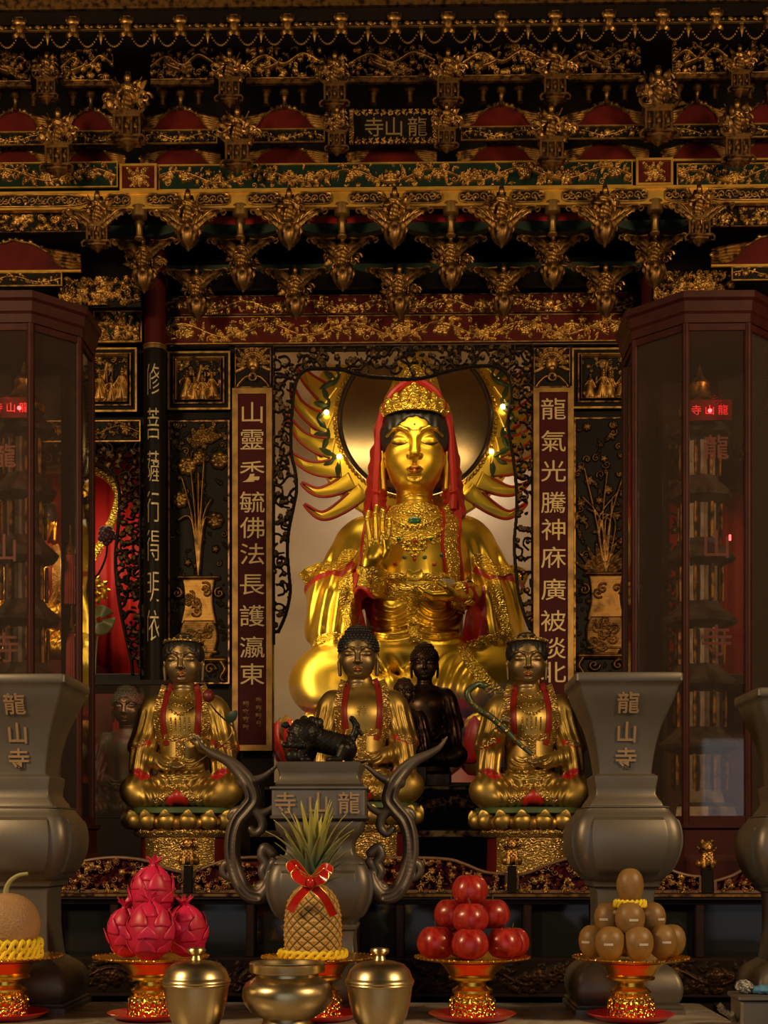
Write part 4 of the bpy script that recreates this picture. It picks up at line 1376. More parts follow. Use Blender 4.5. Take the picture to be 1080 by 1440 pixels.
for px0, px1, py0, py1, lab in ((236, 324, 495, 577, 'square carved panel of gilded figures above the left vase panel'), (804, 896, 490, 575, 'square carved panel of gilded figures above the right vase panel'),
                                (102, 193, 490, 580, 'square carved panel of gilded figures left of the black pillar')):
    panel('carved_relief', lab, 'carved panel', px0, px1, py0, py1, 6.99, scene_rel, M['carve_black'], depth=9, fr=2.6, mat_band=9.5, seed=px0, res=.7)


M['carve_vase'] = gilded('dark gilded vase carving', (.008, .006, .004), (.34, .19, .05), .2, .55, .44, pat=.8)
# ---- tall panels with a vase of flowers
def vase_rel(sty):
    def f(r):
        q = r.r; w, h = r.w, r.h
        cx = w * .5; vt = h * .40                                    # vase mouth height
        r.tube([(cx - w * .33, vt), (cx + w * .33, vt)], 3.2, 1.0)
        for k in range(30):                                         # vase body
            t_ = k / 29; z_ = vt - 4 - t_ * h * .16; hw = w * (.25 - .05 * math.sin(t_ * PI) + .03 * t_)
            r.tube([(cx - hw, z_), (cx + hw, z_)], 3, .55)
        for k in range(18):
            t_ = k / 17; z_ = vt - h * .17 - t_ * h * .13; hw = w * (.30 * math.sqrt(max(1 - (t_ * 1.02 - .45) ** 2 * 1.9, .05)))
            r.tube([(cx - hw, z_), (cx + hw, z_)], 3, .7)
        for k in range(14): r.scroll(cx + q.uniform(-.2, .2) * w, vt - q.uniform(.03, .3) * h, q.random() * 6, w * .09, 1.2, 1.3, 1.0, q.choice((-1, 1)))
        r.flower(cx, vt - h * .23, w * .16, 7, 1.1)
        for sg in (-1, 1): r.scroll(cx + sg * w * .36, vt - h * .06, PI / 2, w * .09, 1.3, 2, .9, sg)
        # table with curved legs
        r.tube([(cx - w * .44, h * .085), (cx + w * .44, h * .085)], 4, 1.0)
        r.tube([(cx - w * .3, h * .115), (cx + w * .3, h * .115)], 3, .8)
        for sg in (-1, 1):
            r.tube(spline([(cx + sg * w * .36, h * .085), (cx + sg * w * .45, h * .05), (cx + sg * w * .38, h * .02), (cx + sg * w * .42, 2)], 5), 3.2, .9)
            r.scroll(cx + sg * w * .2, h * .05, 0, w * .1, 1.2, 2, .8, sg)
        # stems, leaves and blossoms
        if sty == 0:
            for k, (x1, z1) in enumerate(((.22, .78), (.36, .84), (.50, .80), (.60, .86), (.72, .70), (.80, .60), (.16, .62))):
                r.tube(spline([(cx, vt), (cx + (x1 - .5) * w * .35, vt + .22 * h), (x1 * w, z1 * h)], 6), lambda t: 2.3 - .8 * t, .85)
            for x, z_, rr in ((.78, .62, .15), (.30, .83, .17), (.18, .70, .15), (.52, .86, .13), (.85, .85, .16)): r.flower(x * w, z_ * h, rr * w, 7, 1.0)
            for a in (0, 1, 2, 3, 4): r.leaf(.6 * w, .92 * h, .3 + a * .65, w * .34, w * .2, .8)
            r.fill(60, w * .12, .5, z0=vt + 4, fl=.12); r.fill(30, w * .12, .6, z0=h * .85)
        else:
            for k in range(10): r.tube(spline([(cx, vt), (cx + q.uniform(-.2, .2) * w, vt + .2 * h), (q.uniform(.1, .9) * w, q.uniform(.6, .95) * h)], 5), 1.8, .6)
            for k in range(9): r.leaf(cx, vt, .35 + k * .3, w * .6, w * .12, .8)
            r.fill(95, w * .13, .75, z0=vt + 8, fl=.2)
        r.fill(70, w * .09, .38, z1=h * .38, fl=.05)
    return f


for px0, px1, py0, py1, st_, lab in ((237, 323, 592, 962, 0, 'tall carved panel of a lotus vase beside the left couplet board'), (807, 896, 588, 956, 1, 'tall carved panel of a dark flower vase beside the right couplet board')):
    panel('vase_relief', lab, 'carved panel', px0, px1, py0, py1, 7.0, vase_rel(st_), M['carve_vase'] if st_ == 0 else M['carve_dim'], depth=11, fr=2.0, seed=px0, res=.8, fm=M['gilt_dark'])

# left wing of the front: small frieze, pierced surround of the side niche
panel('carved_frieze', 'small carved frieze over the side niche, left of the black pillar', 'carved frieze', 60, 198, 592, 622, 7.0, lambda r: r.vine(42, birds=0), M['carve_dim'], depth=7, fr=1.5, seed=5, res=.8)


# ---- pierced carving round the niches
def surround(name, label, x0, x1, y0, y1, D, inner, res, seed, m, L_=9, n=900, outer_in=None, edge=2.6, red=False):
    s = S(D)
    w = (O(x1, y1, D).x - O(x0, y1, D).x) / s; h = (y1 - y0) * (O(x0, y0, D).z - O(x0, y1, D).z) / s / (y1 - y0)
    t = thing(name, label, 'pierced carving', O((x0 + x1) / 2, y1, D))
    r = Rel(w, h, res, seed); q = r.r
    inn = [(x - x0, y1 - y) for x, y in inner]
    P = np.array(inn)
    def keep(x, z): return not inpoly(np.array([x]), np.array([z]), inn)[0]
    for k in range(n):
        x, z = q.uniform(0, w), q.uniform(0, h)
        if not keep(x, z): continue
        c = q.random()
        if c < .40:
            a = q.random() * 6.28
            pts = spline([(x, z), (x + L_ * math.cos(a), z + L_ * math.sin(a)), (x + 1.6 * L_ * math.cos(a + .7), z + 1.6 * L_ * math.sin(a + .7)), (x + 1.9 * L_ * math.cos(a + 1.4), z + 1.9 * L_ * math.sin(a + 1.4))], 3)
            r.tube(pts, lambda t: 1.75 - .6 * t, q.uniform(.5, .8))
        elif c < .62: r.leaf(x, z, q.random() * 6.28, L_ * q.uniform(.8, 1.3), L_ * .55, q.uniform(.6, 1))
        elif c < .76: r.flower(x, z, L_ * q.uniform(.4, .62), q.choice((5, 6)), 1.0)
        else: r.scroll(x, z, q.random() * 6, L_ * q.uniform(.35, .5), 1.1, 1.7, .8, q.choice((-1, 1)))
    # cut back to the inner outline, then run an edge bead along it and round the outside
    gx, gz = np.meshgrid(r.x, r.z, indexing='ij')
    r.H[inpoly(gx.ravel(), gz.ravel(), inn).reshape(gx.shape)] = 0
    rim = inn + [inn[0]]
    r.tube(rim, edge, .6)
    for a, b in (((0, 0), (0, h)), ((0, h), (w, h)), ((w, h), (w, 0))): r.tube([a, b], 3, .7)
    link('pierced_carving', r.openwork(9, s, thr=.04), m, t)
    return t, s


inner = spline([(381, 1100), (381, 905), (391, 888), (402, 862), (408, 832), (406, 805), (404, 775), (406, 745), (412, 715), (417, 688), (415, 662), (410, 640), (409, 608), (411, 575), (413, 552), (419, 530), (432, 519), (455, 518), (482, 520),
                (500, 526), (522, 530), (545, 532), (575, 534), (600, 531), (622, 525), (648, 519), (676, 516), (700, 518), (714, 530), (719, 548), (718, 570), (714, 592), (716, 615), (722, 650), (726, 690), (726, 725), (723, 760), (724, 790),
                (728, 830), (736, 862), (745, 885), (752, 903), (752, 1100)], 3)
surround('niche_surround', 'pierced dark carving with a scalloped edge framing the great gilded statue', 384, 749, 488, 906, 7.0, [tuple(p_) for p_ in inner], .85, 11, M['carve_open'], 8.5, 2000)
inner2 = spline([(-60, 1000), (-60, 700), (-20, 668), (60, 652), (128, 650), (150, 655), (166, 672), (172, 700), (170, 740), (166, 790), (172, 850), (182, 900), (190, 940), (191, 1000)], 4)
surround('niche_surround', 'pierced carving with a curved edge round the red side niche at the left', -150, 198, 624, 950, 7.02, [tuple(p_) for p_ in inner2], 1.0, 12, M['carve_open'], 8, 2300)
inner3 = [(1080 + (1080 - 45) - 0 - p_[0] + 5, p_[1]) for p_ in inner2]
surround('niche_surround', 'pierced carving with a curved edge seen through the right glass cabinet', 938, 1270, 624, 950, 7.02, [(1135 - p_[0], p_[1]) for p_ in inner2], 1.4, 13, M['carve_open'], 9, 1300)

# ---- glass in front of the great statue
M['glass'] = glass_mat('clear glass', (.97, .97, .96), .3)
M['glass_case'] = glass_mat('cabinet glass', (.90, .85, .81), 1.8, .03, .022)
a_, b_ = O(384, 1098, 7.07), O(749, 488, 7.07)
g = link('niche_window', MB().box(a_.x, b_.x, 7.055, 7.061, a_.z, b_.z).mesh(), M['glass'])
tag(g, 'clear glass pane across the niche of the great gilded statue', 'glass pane', kind='thing')

# ---- the carved frieze above the niche
panel('carved_frieze', 'long gilded frieze of birds and flowers on red, directly over the niche', 'carved frieze', 228, 894, 444, 483, 6.97, lambda r: r.vine(62, birds=2), M['carve_red'], depth=7, fr=1.6, seed=21, res=.75, ground=M['red_lacquer'])
panel('carved_frieze', 'narrow carved strip behind the lowest winged brackets, above the red frieze', 'carved frieze', 228, 894, 415, 442, 7.0, lambda r: r.vine(46), M['carve_red'], depth=5, fr=1.2, seed=22, res=.9, fm=M['gilt_dim'], ground=M['red_lacquer'])
# ================================================================== the carved and gilded canopy
ORD = ['first', 'second', 'third', 'fourth', 'fifth', 'sixth', 'seventh', 'eighth', 'ninth', 'tenth', 'eleventh', 'twelfth', 'thirteenth', 'fourteenth', 'fifteenth', 'sixteenth']


def blade(mb, base, tip, w, bulge, side=0.0, n=7, thick=1.2):
    """A curved feather or leaf from base to tip, standing towards -y by bulge."""
    b, t = np.array(base, float), np.array(tip, float); d = t - b; Ln = np.linalg.norm(d); u = d / Ln
    nx = np.array([-u[2], 0, u[0]])
    rings = []
    for i in range(n):
        s_ = i / (n - 1); hw = w * .5 * math.sin(max(min(s_ * .92 + .06, 1), 0) * PI) ** .7 + .15
        c = b + d * s_ + np.array([0, -bulge * math.sin(s_ * PI * .8), 0]) + nx * side * math.sin(s_ * PI)
        rings.append([tuple(c + nx * hw), tuple(c + np.array([0, -thick * 1.6, 0])), tuple(c - nx * hw), tuple(c + np.array([0, thick * .6, 0]))])
    mb.loft(rings)


def figure_mesh(s, seed, h=46.0):
    """Small carved standing figure, feet at z = 0, height h."""
    q = random.Random(seed); k = h / 46
    sd = Sdf((-19 * k, -14 * k, -2), (19 * k, 12 * k, h + 3), .85 * k)
    sd.cap((0, 0, 2 * k), (0, 0, 26 * k), 9 * k, 6.5 * k, 2 * k, fy=1.2)
    sd.ell((0, -1 * k, 29 * k), (8 * k, 6 * k, 5 * k), 2 * k)
    sd.ell((0, -2.5 * k, 38 * k), (4.2 * k, 4.4 * k, 5 * k), 1 * k)
    sd.ell((0, -1 * k, 43.5 * k), (3.4 * k, 3.4 * k, 3 * k), 1 * k)
    for sg in (-1, 1):
        ez = q.uniform(15, 22) * k; ex = sg * q.uniform(10, 12) * k
        sd.cap((sg * 6.5 * k, -1 * k, 29 * k), (ex, -4 * k, ez), 3.2 * k, 3.0 * k, 1.5 * k)
        sd.cap((ex, -4 * k, ez), (sg * q.uniform(1, 8) * k, -9 * k, q.uniform(18, 30) * k), 3.2 * k, 2.0 * k, 1.5 * k)
        sd.cap((ex, -3 * k, ez), (ex + sg * 2 * k, -2 * k, ez - 10 * k), 3.4 * k, 1.6 * k, 2 * k)
        sd.cap((ex * .9, 2 * k, ez + 2 * k), (sg * 13 * k, 1 * k, q.uniform(2, 8) * k), 2 * k, .9 * k, 1)
        sd.cap((sg * 9 * k, 2 * k, 30 * k), (sg * 15 * k, 2 * k, 42 * k), 1.6 * k, .8 * k, 1)
    if q.random() < .5: sd.cap((10 * k, -7 * k, 4 * k), (12 * k, -6 * k, 44 * k), 1.1 * k, .9 * k, .5)
    sd.disp(lambda x, y, z: .75 * k * np.sin(x * 1.35 / k + np.sin(z * .25 / k)) * np.clip(1 - z / (32 * k), 0, 1) + .35 * k * np.sin(z * 1.1 / k + x * .4 / k), (-19 * k, -14 * k, -2), (19 * k, 12 * k, 33 * k))
    return sd.mesh(s)


def wing_mb(sg, W, Hh, mb=None):
    """Spread wing: feathers fanning from the root up and outward."""
    mb = mb or MB(); root = (sg * 7, -3, -Hh)
    for i in range(8):
        t_ = i / 7
        a0 = (sg * (7 + .1 * W * t_), -3 - 3 * (1 - t_), -Hh * (1 - .45 * t_))
        tip = (sg * (12 + (W - 12) * t_ ** .8), -2 - 6 * math.sin(t_ * PI), -Hh * (.05 + .16 * (1 - t_)) + 2 * math.sin(t_ * 7))
        blade(mb, a0, tip, 10.5 - 2.5 * t_, 5, sg * 2.5)
    for i in range(6):
        t_ = i / 5
        blade(mb, (sg * (6 + .05 * W), -7, -Hh * (.95 - .2 * t_)), (sg * (9 + (W * .5) * t_), -9, -Hh * (.75 - .5 * t_)), 6.5, 4, sg)
    # curled edge along the top and a scroll at the tip
    pts = spline([(sg * 10, -4, -1), (sg * W * .5, -6, -3), (sg * W * .85, -5, 0), (sg * W, -5, -4), (sg * (W - 4), -5, -8), (sg * (W - 7), -5, -5)], 5)
    mb.tube([tuple(p_) for p_ in pts], lambda u: 1.5 - .6 * u, 6)
    for k in range(4):
        x0, z0 = sg * W * (.28 + .17 * k), -Hh * (.62 - .16 * k); pts = []
        for i in range(12): rr = 6 * (1 - .075 * i); pts.append((x0 + rr * math.cos(i * .6), -7 - .2 * i, z0 + sg * rr * math.sin(i * .6)))
        mb.tube(pts, lambda u: 1.7 - .7 * u, 5)
    return mb


def bulb_mb(r, h, n=8):
    prof = [(r * .35, 0), (r * .6, -h * .05), (r * .95, -h * .2), (r, -h * .38), (r * .92, -h * .55), (r * .7, -h * .72), (r * .45, -h * .85), (r * .2, -h * .93), (r * .14, -h), (r * .02, -h * 1.06)]
    mb = MB().lathe(prof[::-1], n * 6, mod=lambda a, z: 1 + .13 * abs(math.sin(n * a / 2 + (.5 if -z > h * .4 else 0))) - .05)
    for k in range(n):
        a = 2 * PI * k / n
        blade(mb, (r * .7 * math.cos(a), r * .7 * math.sin(a), -h * .45), (r * 1.1 * math.cos(a), r * 1.1 * math.sin(a), -h * .08), r * .55, 1)
    mb.lathe([(r * .3, 3), (r * .75, 2.5), (r * .8, 0), (r * .5, -1.5)], 20)
    return mb


def house_mb():
    mb = MB()
    mb.box(-17, 17, -9, 9, -4, 0).box(-15, 15, -8, 8, -7, -4).box(-18, 18, -10, 10, -30, -27).box(-13, 13, -7, 9, -33, -30)
    for x in (-14, -5, 5, 14): mb.lathe([(1.8, -27), (1.8, -7)], 8, c=(x, -7, 0))
    mb.box(-10, 10, -2, 6, -27, -7)
    for sg in (-1, 1):
        mb.tube([(sg * 17, -9, -2), (sg * 21, -10, 2), (sg * 22, -10, 6)], lambda u: 2 - u, 6)
        mb.tube([(sg * 17, -9, -28), (sg * 21, -10, -32), (sg * 20, -10, -37), (sg * 16, -9, -36)], lambda u: 2 - .8 * u, 6)
    for x in (-10, 0, 10): mb.ball((x, -8.5, -17), (2.6, 1.5, 4), 6, 5)
    mb.lathe([(.5, -42), (4, -39), (7, -35), (9, -33)], 12)
    return mb


def cluster_mb(seed):
    q = random.Random(seed); mb = MB()
    for sg in (-1, 1):
        for k in range(9):
            a = q.uniform(-.5, 1.9); L_ = q.uniform(8, 15)
            bx = sg * q.uniform(5, 16); bz = q.uniform(-2, 26)
            blade(mb, (bx, q.uniform(-4, 2), bz), (bx + sg * L_ * math.cos(a), q.uniform(-8, 0), bz + L_ * math.sin(a)), q.uniform(6, 9), 4, sg * 3)
        for k in range(5):
            x0, z0 = sg * q.uniform(9, 26), q.uniform(2, 30); pts = []
            for i in range(14):
                t_ = i / 13; rr = 7 * (1 - .8 * t_); pts.append((x0 + rr * math.cos(sg * t_ * 7), -4 - 2 * t_, z0 + rr * math.sin(sg * t_ * 7)))
            mb.tube(pts, lambda u: 1.8 - .7 * u, 6)
    return mb


sB = S(6.4)
CLU = [cluster_mb(k).mesh(scale=sB) for k in range(3)]
for i, me in enumerate(CLU): me.materials.append(M['gilt_dark'] if i else M['gilt_dim'])
HOUSE = house_mb().mesh(scale=sB); HOUSE.materials.append(M['gilt_dim'])
FIG = [figure_mesh(sB, k) for k in range(3)]
WNG = {(-1): wing_mb(-1, 50, 36).mesh(scale=sB), 1: wing_mb(1, 50, 36).mesh(scale=sB)}
BLB = bulb_mb(14.5, 32).mesh(scale=sB)


def winged(px, py, D, label, group, var=0, sc=1.0, m=None, name='winged_bracket'):
    """Figure with spread wings over a lotus bud; py = its top."""
    t = thing(name, label, 'bracket', O(px, py, D), group, 0, sc * D / 6.4)
    m = m or M['gilt_dark']
    # figure top at 0: feet at -44
    f = bpy.data.objects.new('figure', FIG[var % 3]); C.objects.link(f); f.parent = t; f.location = (0, -4 * sB, -44 * sB)
    if FIG[var % 3].users == 1: FIG[var % 3].materials.append(m)
    for sg in (-1, 1):
        w = bpy.data.objects.new('wing', WNG[sg]); C.objects.link(w); w.parent = t; w.location = (0, 0, (-24 if group == G1 else -2) * sB)
        if WNG[sg].users == 1: WNG[sg].materials.append(m)
    c = bpy.data.objects.new('flower_scrolls', CLU[(var + 1) % 3]); C.objects.link(c); c.parent = t; c.location = (0, 2 * sB, -44 * sB)
    b = bpy.data.objects.new('temple_house' if var in (90, 96) else 'lotus_bud', HOUSE if var in (90, 96) else BLB); C.objects.link(b); b.parent = t; b.location = (0, -2 * sB, -44 * sB)
    if not BLB.materials: BLB.materials.append(M['gilt_dim'])
    if not [c for c in bpy.data.meshes if c.name == 'mounting_arm']:
        link('mounting_arm', MB().box(-6, 6, -1, 26, -40, -4).mesh(scale=sB), M['lacquer_black'], t).data.name = 'mounting_arm'
    else:
        o = bpy.data.objects.new('bracket_arm', bpy.data.meshes['mounting_arm']); C.objects.link(o); o.parent = t
    return t


G1, G2, G3 = 'standing figure brackets over the gold beam', 'winged brackets of the middle row', 'winged brackets of the lowest row'
for i, px in enumerate((138, 265, 407, 555, 705, 850, 982)):
    yb = 262 - .011 * (px - 540) * 0
    winged(px, 268 - (px - 540) * .011, 6.22, '%s gilded figure bracket from the left overlapping the gold beam, bud below' % ORD[i], G1, i + (90 if i in (0, 6) else 0), 1.08 if px not in (138, 982) else .98)
for i, px in enumerate((203, 342, 482, 634, 777, 920)):
    winged(px, 333 - (px - 540) * .009, 6.5, '%s winged bracket from the left in the middle row, under a gold post' % ORD[i], G2, i + 1)
for i, px in enumerate((278, 416, 562, 708, 851)):
    winged(px, 376 - (px - 540) * .008, 6.76, '%s winged bracket from the left in the lowest row, over the red frieze' % ORD[i], G3, i + 2, .96)

# ---- turned gold posts between beam and middle row
def baluster(label, px, py, D, h, r, group, m):
    s = S(D)
    t = tag(link('hanging_post', MB().lathe([(r * .9, 0), (r, -h * .02), (r, -h * .34), (r * .8, -h * .38), (r * .55, -h * .42), (r * .7, -h * .5), (r * .55, -h * .56), (r * .42, -h * .6), (r * .42, -h * .9), (r * .6, -h * .95), (r * .6, -h)][::-1], 20).mesh(scale=s), m, loc=O(px, py, D)), label, 'post', group)
    return t


for i, px in enumerate((196, 338, 481, 634, 777, 921)):
    baluster('%s turned gold post from the left, hanging under the gold beam' % ORD[i], px, 287 - (px - 540) * .011, 6.34, 46, 11, 'turned posts under the gold beam', M['gold_frame'])

# ---- boat shaped bracket arms behind, green and red
def arm(x0, x1, y, h, D, label, m, group):
    s = S(D); w = (O(x1, y, D).x - O(x0, y, D).x) / s
    n = 16; top = [(-w / 2 + w * k / n, 0) for k in range(n + 1)]; bot = [(w / 2 - w * k / n, -h * (.35 + .65 * math.sin(PI * k / n) ** .6)) for k in range(n + 1)]
    tag(link('bracket_arm', MB().prism(top + bot, -4, 12).mesh(scale=s), m, loc=O((x0 + x1) / 2, y, D)), label, 'bracket arm', group)


XS1 = (138, 265, 407, 555, 705, 850, 982)
for i in range(1, 5):
    a_, b_ = XS1[i], XS1[i + 1]
    arm(a_ + 22, b_ - 22, 304 - ((a_ + b_) / 2 - 540) * .011, 12, 6.52, 'red painted strip glimpsed between the %s and %s figure brackets' % (ORD[i], ORD[i + 1]), M['red_bright'], 'red strips under the gold beam')
for i in range(6):
    a_, b_ = XS1[i], XS1[i + 1]
    arm(a_ + 14, b_ - 14, 315 - ((a_ + b_) / 2 - 540) * .011, 16, 6.50, 'dark green boat shaped arm between the %s and %s figure brackets' % (ORD[i], ORD[i + 1]), M['green_dark'], 'green bracket arms')
XS2 = (203, 342, 482, 634, 777, 920)
for i in range(5):
    a_, b_ = XS2[i], XS2[i + 1]
    arm(a_ + 14, b_ - 14, 372 - ((a_ + b_) / 2 - 540) * .009, 16, 6.86, 'dark arm behind, between the %s and %s middle row brackets' % (ORD[i], ORD[i + 1]), M['green_dark'], 'dark bracket arms of the middle row')
struct('trim_20', pbox(MB(), 196, 925, 340, 348, 6.92, 7.08).mesh(), M['lacquer_black'])
struct('trim_21', pbox(MB(), 196, 925, 400, 410, 6.98, 7.08).mesh(), M['lacquer_black'])

# ---- the gold beam with its cartouches
D = 6.32; s = S(D)
bt = thing('gold_beam', 'long flat gilded beam pierced with lobed carved cartouches across the canopy', 'beam', O(540, 290, D))
xa, xb = -260, 1340
wb = (O(xb, 290, D).x - O(xa, 290, D).x)
cxm = (O(xb, 290, D).x + O(xa, 290, D).x) / 2 - O(540, 290, D).x
link('beam_board', MB().box(cxm - wb / 2, cxm + wb / 2, 0, .03, 0, 23 * s).mesh(), M['gold_beam'], bt)
link('top_moulding', MB().box(cxm - wb / 2, cxm + wb / 2, -.012, 0, 20.5 * s, 24 * s).mesh(), M['gold_beam'], bt)
link('bottom_moulding', MB().box(cxm - wb / 2, cxm + wb / 2, -.010, 0, -1.5 * s, 1.2 * s).mesh(), M['gold_beam'], bt)
CART = {}
for (x0, x1) in ((-60, 124), (150, 183), (206, 254), (277, 324), (348, 395), (419, 468), (491, 539), (567, 622), (646, 694), (717, 767), (789, 840), (862, 911), (934, 968), (992, 1150)):
    w = x1 - x0; key = w // 6
    if key not in CART:
        r = Rel(w, 18, .6, w)
        lob = [(w / 2 + (w / 2 - .5) * math.copysign(abs(math.cos(a)) ** .45, math.cos(a)) * (1 - .0), 9 + 8.3 * math.copysign(abs(math.sin(a)) ** .6, math.sin(a))) for a in np.linspace(0, 2 * PI, 60)]
        for i in range(max(w // 9, 2)):
            r.scroll(w * (i + .5) / max(w // 9, 2), 9, i * 2.1, 6, 1.2, 1.1, .8, 1 if i % 2 else -1); r.leaf(w * (i + .5) / max(w // 9, 2), 9, i * 1.7, 8, 4, .7)
        r.tube(lob, 1.3, 1.0)
        gx, gz = np.meshgrid(r.x, r.z, indexing='ij'); ins = inpoly(gx.ravel(), gz.ravel(), lob).reshape(gx.shape)
        v_ = r.mesh(3.0, s)
        # drop what lies outside the lobed outline
        import bmesh
        bm = bmesh.new(); bm.from_mesh(v_); bm.verts.ensure_lookup_table()
        inv = (ins | (r.H > .05)).ravel()
        bmesh.ops.delete(bm, geom=[v for v in bm.verts if not inv[v.index]], context='VERTS'); bm.to_mesh(v_); bm.free()
        CART[key] = v_
    p0, p1 = O((x0 + x1) / 2, 290, D), O(540, 290, D)
    link('cartouche', CART[key], M['carve_black'], bt, loc=(p0.x - p1.x, -.002, 2.6 * s))

# ---- frieze over the beam: green panels and two red square ones in gold frames
fz = lambda r: r.vine(58, birds=3)
for x0, x1, sd_, lab in ((-140, 166, 31, 'green ground frieze of gilded flowers at the left end, over the gold beam'), (222, 888, 32, 'long green ground frieze of gilded peonies between the red square panels'),
                         (951, 1220, 33, 'green ground frieze of gilded flowers at the right end, over the gold beam')):
    panel('carved_frieze', lab, 'carved frieze', x0, x1, 230, 266, 6.36, fz, M['carve_green'], depth=8, fr=1.7, seed=sd_, res=.75, fm=M['gold_beam'], ground=M['green_dark'])


def cross_rel(r):
    c = r.w / 2
    r.flower(c, r.h / 2, c * .35, 6, 1)
    for k in range(4):
        a = PI / 4 + k * PI / 2
        r.leaf(c + c * .2 * math.cos(a), r.h / 2 + c * .2 * math.sin(a), a, c * 1.0, c * .42, .9)
        r.leaf(c + c * .15 * math.cos(a + .78), r.h / 2 + c * .15 * math.sin(a + .78), a + .78, c * .62, c * .34, .7)


for px, lab in ((195, 'small red square panel with a gilded blossom at the left of the green frieze'), (920, 'small red square panel with a gilded blossom at the right of the green frieze')):
    dy = -(px - 540) * .011
    panel('blossom_relief', lab, 'carved panel', px - 26, px + 26, 228 + dy, 266 + dy, 6.34, cross_rel, M['carve_red'], depth=6, fr=3.2, frd=4, seed=1, res=.6, fm=M['gold_beam'], ground=M['red_lacquer'], margin=2)

# ---- ogee gables with carved edges, in two tiers, and the small friezes between
def ogee(px, y0, y1, w, D, label, group, m_red):
    """Red gable field with a swelling top and gilded edge between y0 (peak) and y1 (foot)."""
    s = S(D); h = y1 - y0
    t = thing('ogee_gable', label, 'gable panel', O(px, y1, D), group)
    half = [(-w / 2, 0), (-w / 2, h * .28), (-w * .40, h * .36), (-w * .27, h * .55), (-w * .15, h * .85), (-w * .06, h * .93), (0, h)]
    top = [tuple(p_) for p_ in spline(half[1:] + [(-x, z) for x, z in half[-2:0:-1]], 4)]
    link('field', MB().prism([(w / 2, 0), (-w / 2, 0)][::-1][::-1] + top[:1] * 0 + [tuple(p_) for p_ in top], 0, 4).mesh(scale=s), m_red, t)
    ed = MB().tube([(x, -1.5, z) for x, z in top], 1.9, 6)
    for k in range(0, len(top), 3): ed.ball((top[k][0], -2, top[k][1] + 2.4), (3.2, 2, 2.8), 6, 5)
    link('gilded_edge', ed.mesh(scale=s), M['gilt_dark'], t)
    link('foot_rail', MB().box(-w / 2, w / 2, -2, 2, -1.6, 1.2).mesh(scale=s), M['gold_beam'], t)
    for sg in (-1, 1):
        sp = MB()
        for k in range(5): blade(sp, (sg * w * .5, -2, h * (.1 + .1 * k)), (sg * w * (.30 - .02 * k), -3, h * (.22 + .12 * k)), 6, 2, sg * 1.5)
        link('corner_leaf', sp.mesh(scale=s), M['gilt_dark'], t)
    return t


BAYS = [(22, 106), (128, 92), (254, 108), (400, 118), (551, 120), (705, 118), (853, 112), (980, 92), (1080, 96)]
for i, (px, w) in enumerate(BAYS):
    dy = -(px - 540) * .011
    if px != 551:
        ogee(px, 150 + dy, 181 + dy, w, 6.40, '%s red ogee gable from the left in the upper tier' % ORD[i] if i < 4 else '%s red ogee gable in the upper tier, counted right of the plaque' % ORD[i - 5], 'red gables of the upper tier', M['red_lacquer'])
        panel('small_frieze', ('%s narrow frieze from the left, between two red gables' % ORD[i]) if i < 4 else '%s narrow frieze right of the plaque, between two red gables' % ORD[i - 5], 'carved frieze', px - w / 2 + 2, px + w / 2 - 2, 181 + dy, 200 + dy, 6.33, lambda r: r.vine(40, r=.06), M['carve_black'], depth=5, fr=1.5, seed=i, res=.75, fm=M['gold_line'])
    ogee(px, 203 + dy, 230 + dy, w + 6, 6.42, '%s red ogee gable from the left in the lower tier' % ORD[i], 'red gables of the lower tier', M['red_lacquer'])

# ---- the plaque
D = 6.26; s = S(D)
pl = thing('name_plaque', 'dark blue black plaque with three gilt characters at the middle of the canopy', 'plaque', O(553, 201, D))
link('plaque_board', MB().box(-56, 56, 0, 5, 2, 41).mesh(scale=s), M['lacquer_black'], pl)
r = Rel(124, 48, .7, 3)
for k in range(64):
    a = k / 64
    pts = [(a * 124, 3.5), (a * 124, 44.5)]
    for x, z in pts: r.leaf(x, z, k * 1.3, 7, 4, .8)
    r.scroll((3 if k % 2 else 121), a * 48, k, 3.5, 1, 1.1, .9, 1)
link('carved_frame', r.openwork(5, s), M['carve_black'], pl, loc=(0, -1 * s, -2 * s))
for ch, x in (('寺', -27), ('山', 1), ('龍', 34)): write(pl, ch, x * s, -1 * s, 22 * s, 29 * s, M['plaque_gold'], .002, .0002)

# ---- figures standing on little temple house corbels
MBLK = MB().box(-7, 7, 9.5, 24, -24, 30).mesh(scale=sB); MBLK.materials.append(M['lacquer_black'])


def corbel(px, py, label, var, sc=1.0, D=6.2, house=True):
    """Figure whose feet are at photo row py, over a temple house."""
    t = thing('figure_corbel', label, 'carved figure', O(px, py, D), 'carved figures on house shaped corbels', 0, sc * D / 6.4)
    f = bpy.data.objects.new('figure', FIG[var % 3]); C.objects.link(f); f.parent = t
    c = bpy.data.objects.new('flower_scrolls', CLU[var % 3]); C.objects.link(c); c.parent = t
    if house:
        h = bpy.data.objects.new('temple_house', HOUSE); C.objects.link(h); h.parent = t
    mb_ = bpy.data.objects.new('mounting_block', MBLK); C.objects.link(mb_); mb_.parent = t
    return t


